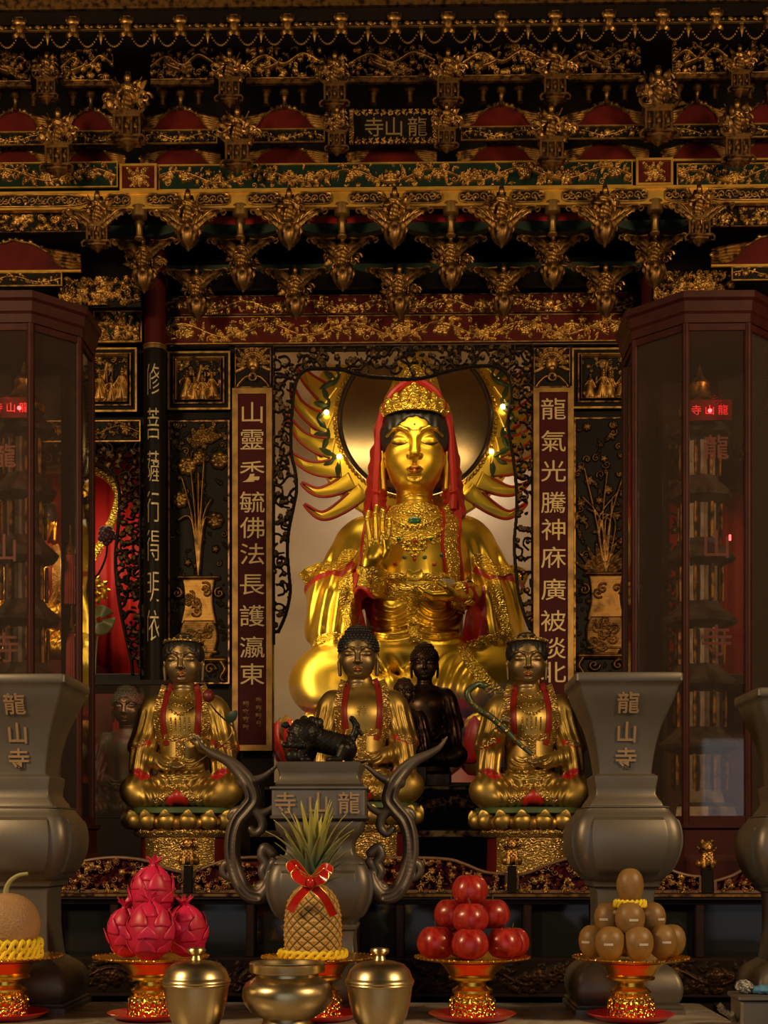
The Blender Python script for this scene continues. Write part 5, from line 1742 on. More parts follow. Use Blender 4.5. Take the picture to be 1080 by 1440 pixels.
UP = [(66, 112, .85, 'upper row'), (180, 160, 1.28, 'upper row'), (323, 112, .95, 'upper row'), (471, 118, 1.0, 'upper row'), (630, 114, 1.0, 'upper row'), (780, 108, 1.0, 'upper row'), (925, 152, 1.28, 'upper row'), (1040, 102, .85, 'upper row')]
for i, (px, py, sc_, _) in enumerate(UP):
    corbel(px, py, '%s carved figure from the left in the upper row, standing on a temple house' % ORD[i], i, sc_)
LOW = [(82, 204, 1.12), (334, 200, 1.08), (474, 186, .8), (628, 182, .8), (775, 196, 1.08), (1036, 192, 1.12)]
for i, (px, py, sc_) in enumerate(LOW):
    corbel(px, py, '%s carved figure from the left in the lower row, under the upper figures' % ORD[i], i + 1, sc_, 6.16)

# ---- small turned balusters in the dark gaps of the upper storey
k_ = 0
for i, (px, w) in enumerate(BAYS):
    for dx in (-26, 0, 26):
        if px == 551 and dx == 0: continue
        k_ += 1
        py = 118 - (px + dx - 540) * .011 + (4 if dx == 0 else 0)
        baluster('small dark turned post, %s of its gap, above the %s gable' % ({-26: 'left', 0: 'middle', 26: 'right'}[dx], ORD[i]), px + dx, py, 6.38, 28, 8 if dx else 6.5, 'small turned posts of the upper storey', M['gilt_dim'])

# ---- pierced panels under the beaded valance
for i, (x0, x1) in enumerate(((-20, 45), (86, 160), (212, 302), (346, 452), (490, 612), (650, 762), (800, 900), (945, 1022), (1056, 1130))):
    D = 6.28; s = S(D); w = x1 - x0; dy = -((x0 + x1) / 2 - 540) * .012
    r = Rel(w, 46, .8, 60 + i)
    r.tube([(0, 2), (w, 2)], 2, .6); r.tube(spline([(0, 20), (w * .25, 34), (w * .5, 22), (w * .75, 36), (w, 24)], 6), 2.6, .7)
    r.bird(w * .35, 18, 30, 1 if i % 2 else -1, 1); r.fill(int(w * .85), 9, .9, fl=.22)
    t = thing('pierced_relief', '%s pierced carved panel from the left under the beaded valance' % ORD[i], 'carved panel', O((x0 + x1) / 2, 112 + dy, D), 'pierced panels under the valance')
    link('carving', r.openwork(9, s, thr=.05), M['carve_black'] if i % 2 else M['carve_dim'], t)
    link('lower_rail', MB().box(-w / 2, w / 2, -3, 3, -5, 1).mesh(scale=s), M['gilt_dim'], t)

# ---- beaded valance
D = 5.95; s = S(D)
p0 = O(540, 38, D)
va = thing('beaded_valance', 'gilded valance rail with bead swags and tassels across the top', 'valance', p0)
link('rail', MB().box(-2.6, 2.6, 0, .012, 1 * s, 4.5 * s).box(-2.6, 2.6, -.01, .01, 8.5 * s, 10.5 * s).mesh(), M['gold_frame'], va)
rb_ = Rel(1300, 9, 1.0, 8)
for k in range(150):
    rb_.leaf(8.7 * k, 4.5 + (k % 2 - .5) * 2, .5 if k % 2 else -.5, 10, 6, .9); rb_.ball(8.7 * k + 2, 4.5 - (k % 2 - .5) * 4, 2.2, .8)
link('rail_carving', rb_.mesh(4, s), M['carve_black'], va, loc=(0, -.001, 2 * s))
tas = MB().lathe([(.3, 0), (1.5, -1.5), (1.2, -3), (3, -6), (3.6, -10), (2.2, -14), (.8, -19), (.2, -21)][::-1], 10).mesh(scale=s)
clip = MB()
clip.box(-4, 4, -6, 1, -10, 9); clip.ball((0, -6, 3), (8, 3.5, 5), 10, 6); clip.ball((0, -7, -5), (4.5, 3, 6), 8, 6); clip.ball((-6, -5, 5), 3, 6, 5); clip.ball((6, -5, 5), 3, 6, 5)
for sg in (-1, 1): blade(clip, (0, -5, -8), (sg * 7, -6, -16), 6, 2)
clip = clip.mesh(scale=s * 1.25)
sw = MB()
for k in range(15):
    u = k / 14; sw.ball(((u - .5) * 34, 0, -1 - 22 * math.sin(PI * u) ** .8), 1.7, 6, 4)
sw2 = sw.mesh(scale=s)
xs = [-60 + 75 * k for k in range(17)]
for px in xs:
    x = O(px + 15, 38, D).x - p0.x
    link('clip', clip, M['gilt_dark'], va, loc=(x, -.01, 3 * s))
    for dx in (18.5, 56): link('bead_swag', sw2, M['gold_frame'], va, loc=(x + dx * s, 0, 0))
    for dx in (37.5,): link('tassel', tas, M['gold_frame'], va, loc=(x + dx * s, -.004, 0))
struct('trim_22', MB().box(-2.8, 2.8, 6.0, 6.03, O(540, 33, 6.0).z, O(540, -30, 6.0).z).mesh(), M['lacquer_black'])
struct('trim_23', MB().box(-2.8, 2.8, 5.93, 5.938, O(540, 28, 5.93).z, O(540, 7, 5.93).z).mesh(), M['lacquer_black'])
struct('trim_24', MB().box(-2.8, 2.8, 5.91, 5.925, O(540, 7, 5.91).z, O(540, -30, 5.91).z).mesh(), M['gilt_dim'])

# ---- lower wings of the canopy at both sides
for sgn, nm in ((0, 'left'), (1, 'right')):
    def X(x): return x if not sgn else 1116 - x
    def rng(a, b): return (min(X(a), X(b)), max(X(a), X(b)))
    dyy = 0 if not sgn else -9
    a_, b_ = rng(-110, 122)
    panel('carved_frieze', 'carved floral strip hanging under the %s end of the gold beam' % nm, 'carved frieze', a_, b_, 292 + dyy, 328 + dyy, 6.40, lambda r: r.fill(230, 10, 1, fl=.2), M['carve_black'], depth=8, fr=1, seed=41 + sgn, res=.85, fm=M['gilt_dim'])
    ogee(X(20), 338 + dyy, 382 + dyy, 190, 6.5, 'large red gable with a gilded wave edge above the %s glass cabinet' % nm, 'large side gables', M['red_lacquer'])
    a_, b_ = rng(-90, 88)
    panel('small_frieze', 'narrow carved frieze right above the %s glass cabinet' % nm, 'carved frieze', a_, b_, 384 + dyy, 404 + dyy, 6.46, lambda r: r.vine(46), M['carve_black'], depth=6, fr=1.8, seed=51 + sgn, res=.8)
    a_, b_ = rng(84, 198)
    panel('carved_frieze', 'dense carved leaves between pillar and cabinet at the %s' % nm, 'carved frieze', a_, b_, 392 + dyy, 432 + dyy, 6.62, lambda r: r.fill(150, 11, 1, fl=.2), M['carve_black'], depth=11, fr=0, seed=61 + sgn, res=.85)
    a_, b_ = rng(132, 200)
    panel('carved_relief', 'small gilded panel of flowers beside the top of the %s pillar' % nm, 'carved panel', a_, b_, 438 + dyy, 482 + dyy, 6.94, lambda r: r.fill(90, 9, 1, fl=.25), M['carve_green'], depth=8, fr=2, seed=71 + sgn, res=.75)
    arm(*rng(88, 200), 398 + dyy, 24, 6.9, 'dark red arched arm beside the %s pillar' % nm, M['red_lacquer'], 'red arms of the side bays')
# ================================================================== heads
def head_sdf(cell=.95):
    sd = Sdf((-54, -64, -92), (54, 58, 70), cell)
    e, c = sd.ell, sd.cap
    e((0, 4, 14), (42, 46, 50)); e((0, -6, -14), (41, 40, 50), 10)
    e((0, -10, -42), (30, 28, 20), 12); e((0, -29, -54), (10, 9, 7), 8)
    for g in (-1, 1):
        e((g * 20, -24, -22), (17, 15, 19), 10)
        e((g * 20, -48, 2), (13, 8, 8), 8, True)
        sd.chain([(g * 4, -43, 7), (g * 10, -44, 14), (g * 20, -42.5, 18.5), (g * 30, -36, 17), (g * 38, -27, 10)], 2.0, 4)
        e((g * 20, -34, 0), (13, 9.5, 8.5), 1.5)
        e((g * 45, 6, -8), (5, 11, 17), 2); c((g * 45.5, 3, -18), (g * 44, 3, -54), 5.5, 4.2, 2)
        e((g * 48, 3, -8), (3, 6, 11), 2, True)
    c((0, -42, 9), (0, -49, -15), 3.2, 5.5, 5); e((0, -51, -20), (6.2, 5.5, 5), 3)
    for g in (-1, 1): e((g * 6.5, -46, -22), (4, 4.5, 3.8), 2)
    e((0, -44, -32), (2.6, 5, 5), 3, True)
    sd.chain([(-10, -40.5, -38.8), (-4, -44.5, -37.0), (0, -44.6, -38.0), (4, -44.5, -37.0), (10, -40.5, -38.8)], lambda t: 1.0 + 1.7 * math.sin(t * PI), 1.2)
    sd.chain([(-7.5, -41.5, -41.6), (0, -44.2, -43.6), (7.5, -41.5, -41.6)], lambda t: 1.2 + 2.0 * math.sin(t * PI), 1.2)
    sd.chain([(-11, -43, -39.6), (-4, -48, -40.2), (0, -48.4, -40.6), (4, -48, -40.2), (11, -43, -39.6)], 1.0, .6, True)
    e((0, -42, -49), (10, 5, 2.6), 3, True)
    for g in (-1, 1): sd.chain([(g * 8, -44, -1.5), (g * 14, -45.5, -4.6), (g * 20, -45.5, -5.6), (g * 27, -42, -4.4), (g * 33, -36, -1)], 1.0, .6, True)
    c((0, 4, -50), (0, 8, -90), 25, 27, 6)
    for z in (-68, -77): sd.disp(lambda x, y, zz, z=z: .9 * np.exp(-((zz - z + .004 * x * x) / 1.5) ** 2) * (np.abs(y) < 60), (-40, -40, -90), (40, 40, -62))
    return sd


HD = head_sdf()
HEAD_V, HEAD_Q = HD.net()
_c = HEAD_V[HEAD_Q].mean(1)
LIP = [(-10.5, -39.2), (-4.5, -35.6), (0, -36.8), (4.5, -35.6), (10.5, -39.2), (6.5, -44), (0, -46), (-6.5, -44)]
HEAD_MI = (inpoly(_c[:, 0], _c[:, 2], LIP) & (_c[:, 1] < -36)).astype(np.int32)


def face_lines():
    mb = MB()
    for g in (-1, 1):
        ribbon(HD, [(g * 5, 10.5), (g * 12, 17.5), (g * 21, 20.5), (g * 31, 17.5), (g * 38.5, 9)], 1.5, .5, 2, 6, 2, mb, taper=True)
        ribbon(HD, [(g * 8, -1.2), (g * 14, -4.4), (g * 20, -5.4), (g * 27, -4.2), (g * 33, -.5)], 1.7, .25, 2, 6, 2, mb, taper=True)
    y = float(HD.front([0], [22])[0]); mb.ball((0, y + .6, 22), (2.0, 1.2, 2.0), 10, 6)
    return mb


def add_head(t, s, pos, m_face, tilt=0.0, lips=True, lines=True):
    """Head with its features; pos = eye line centre in statue units."""
    me = fast_mesh(HEAD_V * s, HEAD_Q, matidx=HEAD_MI if lips else None)
    h = link('head', me, [m_face, M['lip_red']], t, loc=(pos[0], pos[1], pos[2]), rot=(tilt, 0, 0))
    if lines: link('brow_line', face_lines().mesh(scale=s), M['line_dark'], h)
    return h


def snail_hair(sc, rows=9, top=True):
    """Buddha hair: cap of little curls with the raised crown bump."""
    sd = Sdf((-52, -56, -30), (52, 60, 92), 1.6)
    sd.ell((0, 6, 18), (47.5, 49, 50)); sd.ell((0, 8, 58), (31, 29, 21), 6)
    sd.ell((0, -46, -22), (40, 40, 56), 4, True)
    sd.box((0, 0, -30), (60, 14, 36), 0, 2, True)
    mb = MB()
    v, q = sd.net(); mb.add(v, q)
    cnt = 0
    for i in range(-1, 11):
        z = 12 + i * 7.4
        for k in range(26):
            a = 2 * PI * (k + .5 * (i % 2)) / 26
            d = np.array([math.cos(a), math.sin(a)])
            r = None
            r1 = 1 - ((z - 18) / 50) ** 2
            rr = []
            if r1 > 0: rr.append((47.5 * math.sqrt(r1), 49 * math.sqrt(r1), 6))
            r2 = 1 - ((z - 58) / 21) ** 2
            if r2 > 0: rr.append((31 * math.sqrt(r2), 29 * math.sqrt(r2), 8))
            if not rr: continue
            rx, ry, oy = max(rr)
            if rx < 20 and k % 2: continue
            p = (rx * d[0], oy + ry * d[1], z)
            if p[1] < 0 and ((p[0] / 40) ** 2 + ((p[2] + 22) / 58) ** 2 < 1.0 + 0 and p[1] < -6) : continue
            if p[1] < 20 and z < 6: continue
            mb.ball(p, 4.0, 6, 4)
    return mb.mesh(scale=sc, angle=180)


# ================================================================== the great gilded statue
DG = 7.9; sG = S(DG)
GU = Sdf((-186, -140, -8), (186, 96, 326), 2.1)
e, c = GU.ell, GU.cap
c((0, 14, 90), (0, 12, 235), 70, 66, 0); e((0, -6, 222), (82, 52, 66), 20); e((0, 10, 274), (64, 40, 32), 18); c((0, -20, 196), (0, -14, 262), 46, 40, 16)
for g in (-1, 1):
    e((g * 68, 12, 252), (38, 37, 40), 16)
    c((g * 84, 12, 244), (g * 113, 6, 172), 32, 41, 14)
    c((g * 114, -10, 180), (g * 112, -30, 122), 38, 34, 12)          # hanging sleeves
    c((g * 104, -36, 165), (g * 84, -52, 112), 28, 22, 10)
    c((g * 128, -6, 130), (g * 120, -20, 96), 26, 20, 10)
    c((g * 44, 14, 62), (g * 122, -34, 52), 56, 48, 12)               # thighs
    e((g * 124, -40, 48), (48, 42, 42), 12); e((g * 96, -34, 84), (52, 36, 20), 12); e((g * 84, -62, 56), (46, 30, 30), 12)                           # knees
c((120, -50, 34), (6, -96, 38), 34, 24, 8); c((-120, -50, 34), (-30, -92, 30), 34, 26, 8)      # crossed shins
c((60, -78, 66), (2, -92, 46), 22, 18, 10)
e((0, -58, 88), (76, 40, 36), 16)                                     # the lap cloth
e((0, 10, 14), (150, 88, 22), 10)
GU.ell((-58, -66, 182), (20, 22, 22), 8); GU.cap((-100, -30, 168), (-56, -74, 196), 22, 16, 8)      # raised forearm
GU.cap((112, -28, 158), (62, -80, 168), 22, 14, 8)                                                    # lowered forearm
# inside of the sleeves hollowed
e((-70, -66, 140), (16, 22, 34), 6, True); e((74, -64, 130), (18, 22, 30), 6, True)
# folds
def fold(fn, lo, hi): GU.disp(fn, lo, hi)
sm = lambda t: np.clip(t, 0, 1) ** 2 * (3 - 2 * np.clip(t, 0, 1))
for g in (-1, 1):
    lo, hi = ((30, -130, 90), (186, 60, 290)) if g > 0 else ((-186, -130, 90), (-30, 60, 290))
    def fs(x, y, z, g=g):
        ax = np.abs(x)
        u = (ax - 60 - (265 - z) * .22) / 1.0
        return 2.6 * np.sin(u * .30 + np.sin(z * .03) * 1.2) * sm((262 - z) / 40) * sm((z - 92) / 25) * sm((ax - 66) / 18)
    fold(fs, lo, hi)
    def fk(x, y, z, g=g):
        d = np.sqrt((np.abs(x) - 150) ** 2 + (z - 10) ** 2)
        return 1.5 * np.sin(d * .34) * sm((110 - np.abs(x)) / 40) * sm((np.abs(x) - 8) / 14) * sm((86 - z) / 16)
    fold(fk, lo if g < 0 else (0, -140, -5), hi if g > 0 else (0, 60, 110)) if False else fold(fk, (0, -140, -5) if g > 0 else (-186, -140, -5), (186, 60, 100) if g > 0 else (0, 60, 100))
def swag(x, y, z):
    r = np.sqrt((np.abs(x) - 30) ** 2 * 1.0 + (z - 168) ** 2)
    return 3.0 * np.sin(r * .52) * sm((66 - np.abs(x)) / 14) * sm((160 - z) / 12) * sm((z - 92) / 14) * sm((14 - np.abs(y + 60) * .15) / 8)
fold(swag, (-80, -140, 86), (80, 0, 170))
RED = [([(-168, 186), (-150, 192), (-120, 206), (-104, 205), (-86, 222), (-82, 216), (-100, 197), (-118, 198), (-150, 183), (-166, 170)], -140, 60, 1),
       ([(168, 186), (150, 192), (128, 200), (104, 196), (84, 214), (80, 206), (102, 188), (128, 190), (150, 182), (166, 172)], -140, 60, 1),
       ([(-86, 210), (-60, 206), (-52, 120), (-62, 96), (-82, 106), (-80, 150)], -140, 60, 1),
       ([(66, 172), (96, 178), (98, 140), (100, 112), (70, 100), (64, 120)], -140, 60, 1),
       ([(-176, 96), (-150, 100), (-150, 60), (-172, 10), (-178, 10), (-178, 60)], -30, 96, 1),
       ([(60, 22), (90, 12), (150, 6), (150, -8), (30, -8), (38, 14)], -140, 60, 1),
       ([(176, 96), (150, 100), (150, 60), (172, 10), (178, 10), (178, 60)], -30, 96, 1)]
gt = thing('guanyin_statue', 'great gilded seated statue in a red edged hood, inside the glazed central niche', 'statue', O(583, 1015, DG))
link('robe_body', GU.mesh(sG, [([(-46, 304), (46, 304), (46, 244), (0, 228), (-56, 244)], -140, 10, 2)] + RED), [M['gold'], M['red_bright'], M['gold_emb']], gt)

# embroidered stole bands with red edges, hems and sash
stole = MB(); edge = MB()
for g in (-1, 1):
    P = [(g * 46, 303), (g * 52, 280), (g * 50, 240), (g * 54, 205), (g * 58, 175), (g * 60, 150)] if g > 0 else [(-46, 303), (-56, 280), (-62, 240), (-64, 210), (-66, 190), (-70, 175)]
    ribbon(GU, P, 21, 2.2, 4, 6, 6, stole, 1.0)
    for o_ in (-11.5, 11.5): ribbon(GU, [(x + o_, z) for x, z in P], 3.6, 3.4, 4, 6, 2, edge)
link('stole', stole.mesh(scale=sG), M['gold_emb'], gt); link('stole_border', edge.mesh(scale=sG), M['red_bright'], gt)
hem = MB()
for P, w in [([(-158, 200), (-132, 214), (-110, 214), (-92, 230), (-84, 226)], 17), ([(158, 200), (134, 208), (112, 204), (92, 222), (84, 218)], 17),
             ([(-95, 196), (-92, 160), (-86, 128), (-74, 104)], 20), ([(104, 190), (112, 165), (118, 140), (130, 112), (142, 104)], 17),
             ([(64, 96), (76, 70), (96, 44), (124, 20), (146, 10)], 18), ([(146, 104), (120, 112), (96, 104), (72, 100)], 12),
             ([(-142, 102), (-110, 112), (-86, 100), (-60, 104)], 10)]:
    ribbon(GU, P, w, 1.8, 4, 7, 6, hem, .8)
link('embroidered_hem', hem.mesh(scale=sG), M['gold_emb'], gt)
sash = MB()
ribbon(GU, [(-58, 178), (-30, 172), (0, 170), (30, 172), (58, 178)], 22, 4, 5, 7, 6, sash, 2)
ribbon(GU, [(-60, 196), (0, 190), (60, 196)], 10, 3, 5, 8, 4, sash, 1.5)
ribbon(GU, [(-2, 164), (-2, 130), (2, 98)], 17, 4, 5, 7, 6, sash, 1)
link('sash', sash.mesh(scale=sG), M['gold_emb'], gt)
# red collar lines, necklace with gems
nk = MB()
for k, (w_, z_) in enumerate(((28, 292), (36, 278), (42, 262))):
    pts = [(x, z_ - (1 - (x / w_) ** 2) * (10 + 6 * k)) for x in np.linspace(-w_, w_, 13)]
    y = GU.front([p_[0] for p_ in pts], [p_[1] for p_ in pts])
    nk.tube([(p_[0], yy - 1.5, p_[1]) for p_, yy in zip(pts, y)], 2.2, 6)
    for p_, yy in zip(pts, y): nk.ball((p_[0], yy - 2, p_[1] - 4), 2.4, 6, 5)
for x, z_ in ((0, 240), (-22, 243), (22, 243), (-10, 232), (10, 232), (0, 224)):
    yy = float(GU.front([x], [z_])[0])
    for k in range(6):
        a = k * PI / 3; nk.ball((x + 4.5 * math.cos(a), yy - 1.2, z_ + 4.5 * math.sin(a)), (3.2, 2, 3.2), 6, 5)
nko = link('necklace', nk.mesh(scale=sG), M['gold_emb'], gt)


def gem(x, z_, rx, rz, m, nm='gem'):
    yy = float(GU.front([x], [z_])[0])
    link(nm, MB().ball((x, yy - 2.5, z_), (rx, 3, rz), 12, 8).mesh(scale=sG), M[m], nko)


gem(0, 269, 9, 5.5, 'gem_green')
for x, z_, m in ((0, 239, 'gem_red'), (-22, 243, 'gem_green'), (22, 243, 'gem_green'), (0, 214, 'gem_red'), (-14, 217, 'gem_blue'), (14, 217, 'gem_green'), (-27, 209, 'gem_red'), (27, 208, 'gem_red'), (37, 222, 'gem_blue')): gem(x, z_, 2.8, 2.6, m)
md = MB()
yy = float(GU.front([0], [193])[0])
md.rprism([(x * 1.1, 193 + z_) for x, z_ in ((-11, 3), (-8, 8), (-3, 6), (0, 4), (3, 6), (8, 8), (11, 3), (10, -4), (5, -8), (0, -9), (-5, -8), (-10, -4))], yy - 4, yy + 3, 2)
link('belt_plaque', md.mesh(scale=sG), M['gold'], gt)

# hands
def hand_up():
    sd = Sdf((-92, -118, 186), (-24, -52, 284), .85)
    sd.cap((-62, -76, 192), (-57, -84, 212), 12, 13, 4); sd.ell((-52, -88, 222), (13, 8, 15), 5)
    fl = [(-60, 236, -64, 262, -62, 272), (-52, 238, -53, 268, -51, 280), (-44, 236, -43, 262, -42, 273), (-37, 230, -34, 252, -34, 262)]
    for x0, z0, x1, z1, x2, z2 in fl:
        sd.chain([((x0 - 52) * .5 - 26 if 0 else x0, -89, z0 - 10), (x0, -91, z0), (x1, -95, z1), (x2, -92, z2)], lambda t: 4.9 - 1.8 * t, 1.2)
    sd.chain([(-41, -88, 214), (-36, -97, 222), (-38, -102, 234), (-42, -102, 241)], lambda t: 5.4 - 1.6 * t, 1.5)
    return sd.mesh(sG)


def hand_flat():
    sd = Sdf((4, -128, 140), (92, -60, 192), .9)
    sd.cap((80, -70, 168), (58, -88, 163), 12, 11, 4); sd.ell((46, -97, 160), (16, 15, 8), 5)
    for k in range(4):
        y0 = -108 + 7 * k
        sd.chain([(38, y0, 160), (24, y0 - 2, 159), (13, y0 - 3, 163 + k), (6, y0 - 1, 168 + k)], lambda t: 4.9 - 1.9 * t, 1.0)
    sd.chain([(50, -108, 163), (40, -116, 168), (30, -117, 174)], lambda t: 5.2 - 1.6 * t, 1.5)
    return sd.mesh(sG)


link('raised_hand', hand_up(), M['gold'], gt); link('open_hand', hand_flat(), M['gold'], gt)
cuffs = MB()
cuffs.lathe([(16, -6), (18, 0), (16, 6)], 24, c=(0, 0, 0), cap=False)
o_ = link('wrist_cuff', cuffs.mesh(scale=sG), M['gold_emb'], gt, loc=Vector((-61, -78, 196)) * sG, rot=(.35, .2, 0))
o_ = link('wrist_cuff', cuffs.mesh(scale=sG).copy(), M['gold_emb'], gt, loc=Vector((74, -74, 167)) * sG, rot=(0, 1.3, -.6))
link('jewel_cup', MB().lathe([(3, 0), (9, 2), (13, 7), (14, 11), (12, 11), (10, 6), (0, 3)], 24, c=(40, -99, 168)).mesh(scale=sG), mat('pale jewel bowl', (.62, .56, .46), .25, .4), gt)

# head, hair, crown, hood
hp = Vector((0, -4, 382)) * sG
hd = add_head(gt, sG, hp, M['gold'])
HR = Sdf((-54, -56, -40), (54, 62, 74), 1.3)
HR.ell((0, 8, 12), (46.5, 48, 50)); HR.ell((0, -52, -16), (39, 44, 56), 3, True); HR.box((0, -30, -30), (60, 30, 36), 0, 2, True)
HR2 = Sdf((-60, -60, -46), (60, 66, 78), 1.3)
HR2.ell((0, 8, 16), (51, 52, 51)); HR2.ell((0, -52, -18), (38, 46, 54), 3, True); HR2.box((0, -30, -36), (64, 30, 30), 0, 2, True)
HR2.disp(lambda x, y, z: .8 * np.sin(x * .55), (-60, -60, 20), (60, 66, 78))
link('hair', HR2.mesh(sG), M['hair_black'], gt, loc=hp)
CRN = Sdf((-56, -66, 30), (56, 56, 96), 1.3)
CRN.ell((0, 6, 34), (52, 55, 50)); CRN.ell((0, 6, 30), (47.5, 50, 47), 0, True); CRN.box((0, 0, 20), (70, 70, 22), 0, 1, True); CRN.box((0, 40, 60), (70, 30, 60), 0, 2, True)
for k in range(-4, 5):
    a = k * .30; CRN.ell((50 * math.sin(a), 6 - 54 * math.cos(a), 50 + 8 * math.cos(k * .35)), (7, 4, 9 + 4 * math.cos(k * .35)), 2)
CRN.ell((0, -49, 66), (8, 5, 12), 2)
link('crown', CRN.mesh(sG), M['gold_emb'], gt, loc=hp).scale = (.92, .97, 1.0)
HOD = Sdf((-86, -40, -96), (86, 78, 150), 2.0)
HOD.ell((0, 22, 22), (58, 50, 72)); HOD.cap((0, 14, 76), (0, 18, 118), 40, 26, 10)
for g in (-1, 1): HOD.cap((g * 50, 18, 0), (g * 56, 14, -80), 13, 16, 8)
HOD.ell((0, -36, -14), (47, 64, 70), 3, True); HOD.ell((0, -44, 20), (45, 62, 66), 3, True)
HOD.disp(lambda x, y, z: 1.0 * np.sin(np.arctan2(x, z + 60) * 26), (-86, -40, -96), (86, 78, 150))
link('hood', HOD.mesh(sG, [([(-90, 52), (90, 52), (90, -100), (-90, -100)], -60, 90, 1)]), [M['gold_emb'], M['red_bright']], gt, loc=hp)
bd = MB()
P = [(-54, -12, -88), (-55, -8, -60), (-53, -4, -20), (-51, -4, 14), (-46, -10, 44), (-32, -20, 70), (-14, -24, 84), (0, -26, 88), (14, -24, 84), (32, -20, 70), (46, -10, 44), (51, -4, 14), (53, -4, -20), (55, -8, -60), (54, -12, -88)]
bd.tube([tuple(p_) for p_ in spline(P, 5)], 5.0, 8)
for g in (-1, 1): bd.tube([tuple(p_) for p_ in spline([(g * 54, -10, -60), (g * 60, -2, -74), (g * 66, 0, -90), (g * 60, -14, -96)], 5)], 7, 8)
link('hood_border', bd.mesh(scale=sG), M['red_bright'], gt, loc=hp)

# ---- lotus seat of the great statue
def petal_ring(mb, R, z0, h, w, n, out, a0=0.0, ry=.62):
    for k in range(n):
        a = a0 + 2 * PI * k / n
        G = []
        for i in range(9):
            u = i / 8
            hw = w * .5 * math.sin(min(.18 + u * .86, 1) * PI) ** .6 if u < 1 else .02
            hw = w * .5 * (math.sin((.12 + .88 * u) * PI) ** .55 if u < .99 else .02)
            rr = R + out * math.sin(u * PI * .75); zz = z0 + h * u
            row = []
            for j in range(5):
                v_ = (j / 4 - .5) * 2
                da = v_ * hw / R
                r2 = rr + 5 * (1 - v_ * v_)
                row.append((r2 * math.cos(a + da), r2 * ry * math.sin(a + da), zz))
            G.append(row)
        mb.grid(np.array(G))
    return mb


sub = link('lotus_seat', MB().lathe([(150, -100), (172, -98), (160, -60), (178, -10), (172, -4), (0, -4)], 48, mod=None).mesh(scale=sG), M['red_bright'], gt)
sub.scale = (1, .62, 1)
pt = petal_ring(MB(), 176, -34, 40, 64, 18, 14).mesh(scale=sG); o_ = link('gold_petal', pt, M['gold'], gt); o_.modifiers.new('t', 'SOLIDIFY').thickness = .012
pt = petal_ring(MB(), 166, -80, 56, 66, 17, 20, .1).mesh(scale=sG); o_ = link('lower_petal', pt, M['gold2'], gt); o_.modifiers.new('t', 'SOLIDIFY').thickness = .012
pt = petal_ring(MB(), 184, -64, 62, 30, 26, 16, .05).mesh(scale=sG); o_ = link('red_petal', pt, M['red_bright'], gt); o_.modifiers.new('t', 'SOLIDIFY').thickness = .010
p_ = O(583, 1120, DG)
tag(link('statue_plinth', MB().box(-.95, .95, -.62, .62, 0, gt.location.z - 100 * sG - (zb - .3), .02).mesh(), M['wood_red'], loc=(gt.location.x, gt.location.y, zb - .3)), 'dark plinth under the lotus seat of the great statue', 'plinth')

# ---- the halo with flames and bulbs
DH = 8.42; sH = S(DH); hc = (584, 590)
ha = thing('flame_halo', 'round polished halo with green leaves, flames and small lit bulbs behind the great statue', 'halo', O(*hc, DH))
r0 = 106
link('disc', MB().lathe([(0, 0), (r0, 0), (r0, 3), (0, 4)], 72).mesh(scale=sH), M['mirror_disc'], ha, rot=(PI / 2, 0, 0))
link('dark_rim', MB().tube([(r0 * math.cos(2 * PI * k / 72), -4, r0 * math.sin(2 * PI * k / 72)) for k in range(72)], 3.2, 8, closed=True).mesh(scale=sH), mat('dark violet rim', (.045, .022, .022), .4), ha)
bd = MB()
for k in range(110):
    a = 2 * PI * k / 110; bd.ball(((r0 + 7) * math.cos(a), -4, (r0 + 7) * math.sin(a)), 3.2, 6, 4)
link('bead_ring', bd.mesh(scale=sH), M['gold_emb'], ha)
ann = []
for k in range(97):
    a = 2 * PI * k / 96
    ann.append([((r0 + 2) * math.cos(a), 0, (r0 + 2) * math.sin(a)), ((r0 + 4) * math.cos(a), -3, (r0 + 4) * math.sin(a)), ((r0 + 42) * math.cos(a), -3, (r0 + 42) * math.sin(a)), ((r0 + 44) * math.cos(a), 6, (r0 + 44) * math.sin(a)), ((r0 + 2) * math.cos(a), 6, (r0 + 2) * math.sin(a))])
link('flame_ring', MB().loft(ann[:-1] + [ann[0]], False).mesh(scale=sH), M['gold'], ha)
FL = M['gold']
TONGUE = [([(478, 528), (462, 508), (452, 494), (450, 478)], 26), ([(466, 560), (442, 542), (426, 524), (421, 502)], 30), ([(464, 598), (438, 586), (418, 566), (411, 540)], 30), ([(470, 632), (442, 625), (420, 610), (404, 585)], 30),
          ([(480, 658), (450, 660), (427, 653), (406, 636)], 28), ([(496, 676), (465, 690), (444, 692), (424, 680)], 24), ([(512, 690), (478, 716), (452, 726), (428, 710)], 24)]
for sg in (-1, 1):
    for pts, wd in TONGUE:
        cl = spline([((x - 584) * (1 if sg < 0 else -1), 590 - y) for x, y in pts], 6); m_ = len(cl)
        T = np.gradient(cl, axis=0); T /= np.linalg.norm(T, axis=1, keepdims=True); Nn = np.stack([-T[:, 1], T[:, 0]], 1)
        u = np.linspace(0, 1, m_); hw = wd * .5 * (1 - u ** 1.5) ** .9 * (1 - .25 * np.sin(u * PI)) + .5
        A, B = cl + Nn * hw[:, None], cl - Nn * hw[:, None]
        poly = [tuple(x) for x in A] + [tuple(x) for x in B[::-1]]
        f_ = link('flame', MB().rprism(poly, -7, 4, 2.0).mesh(scale=sH), FL, ha)
        link('red_outline', MB().tube([(x, -6.5, z_) for x, z_ in poly[3:-3]], 2.0, 6).mesh(scale=sH), M['red_bright'], f_)
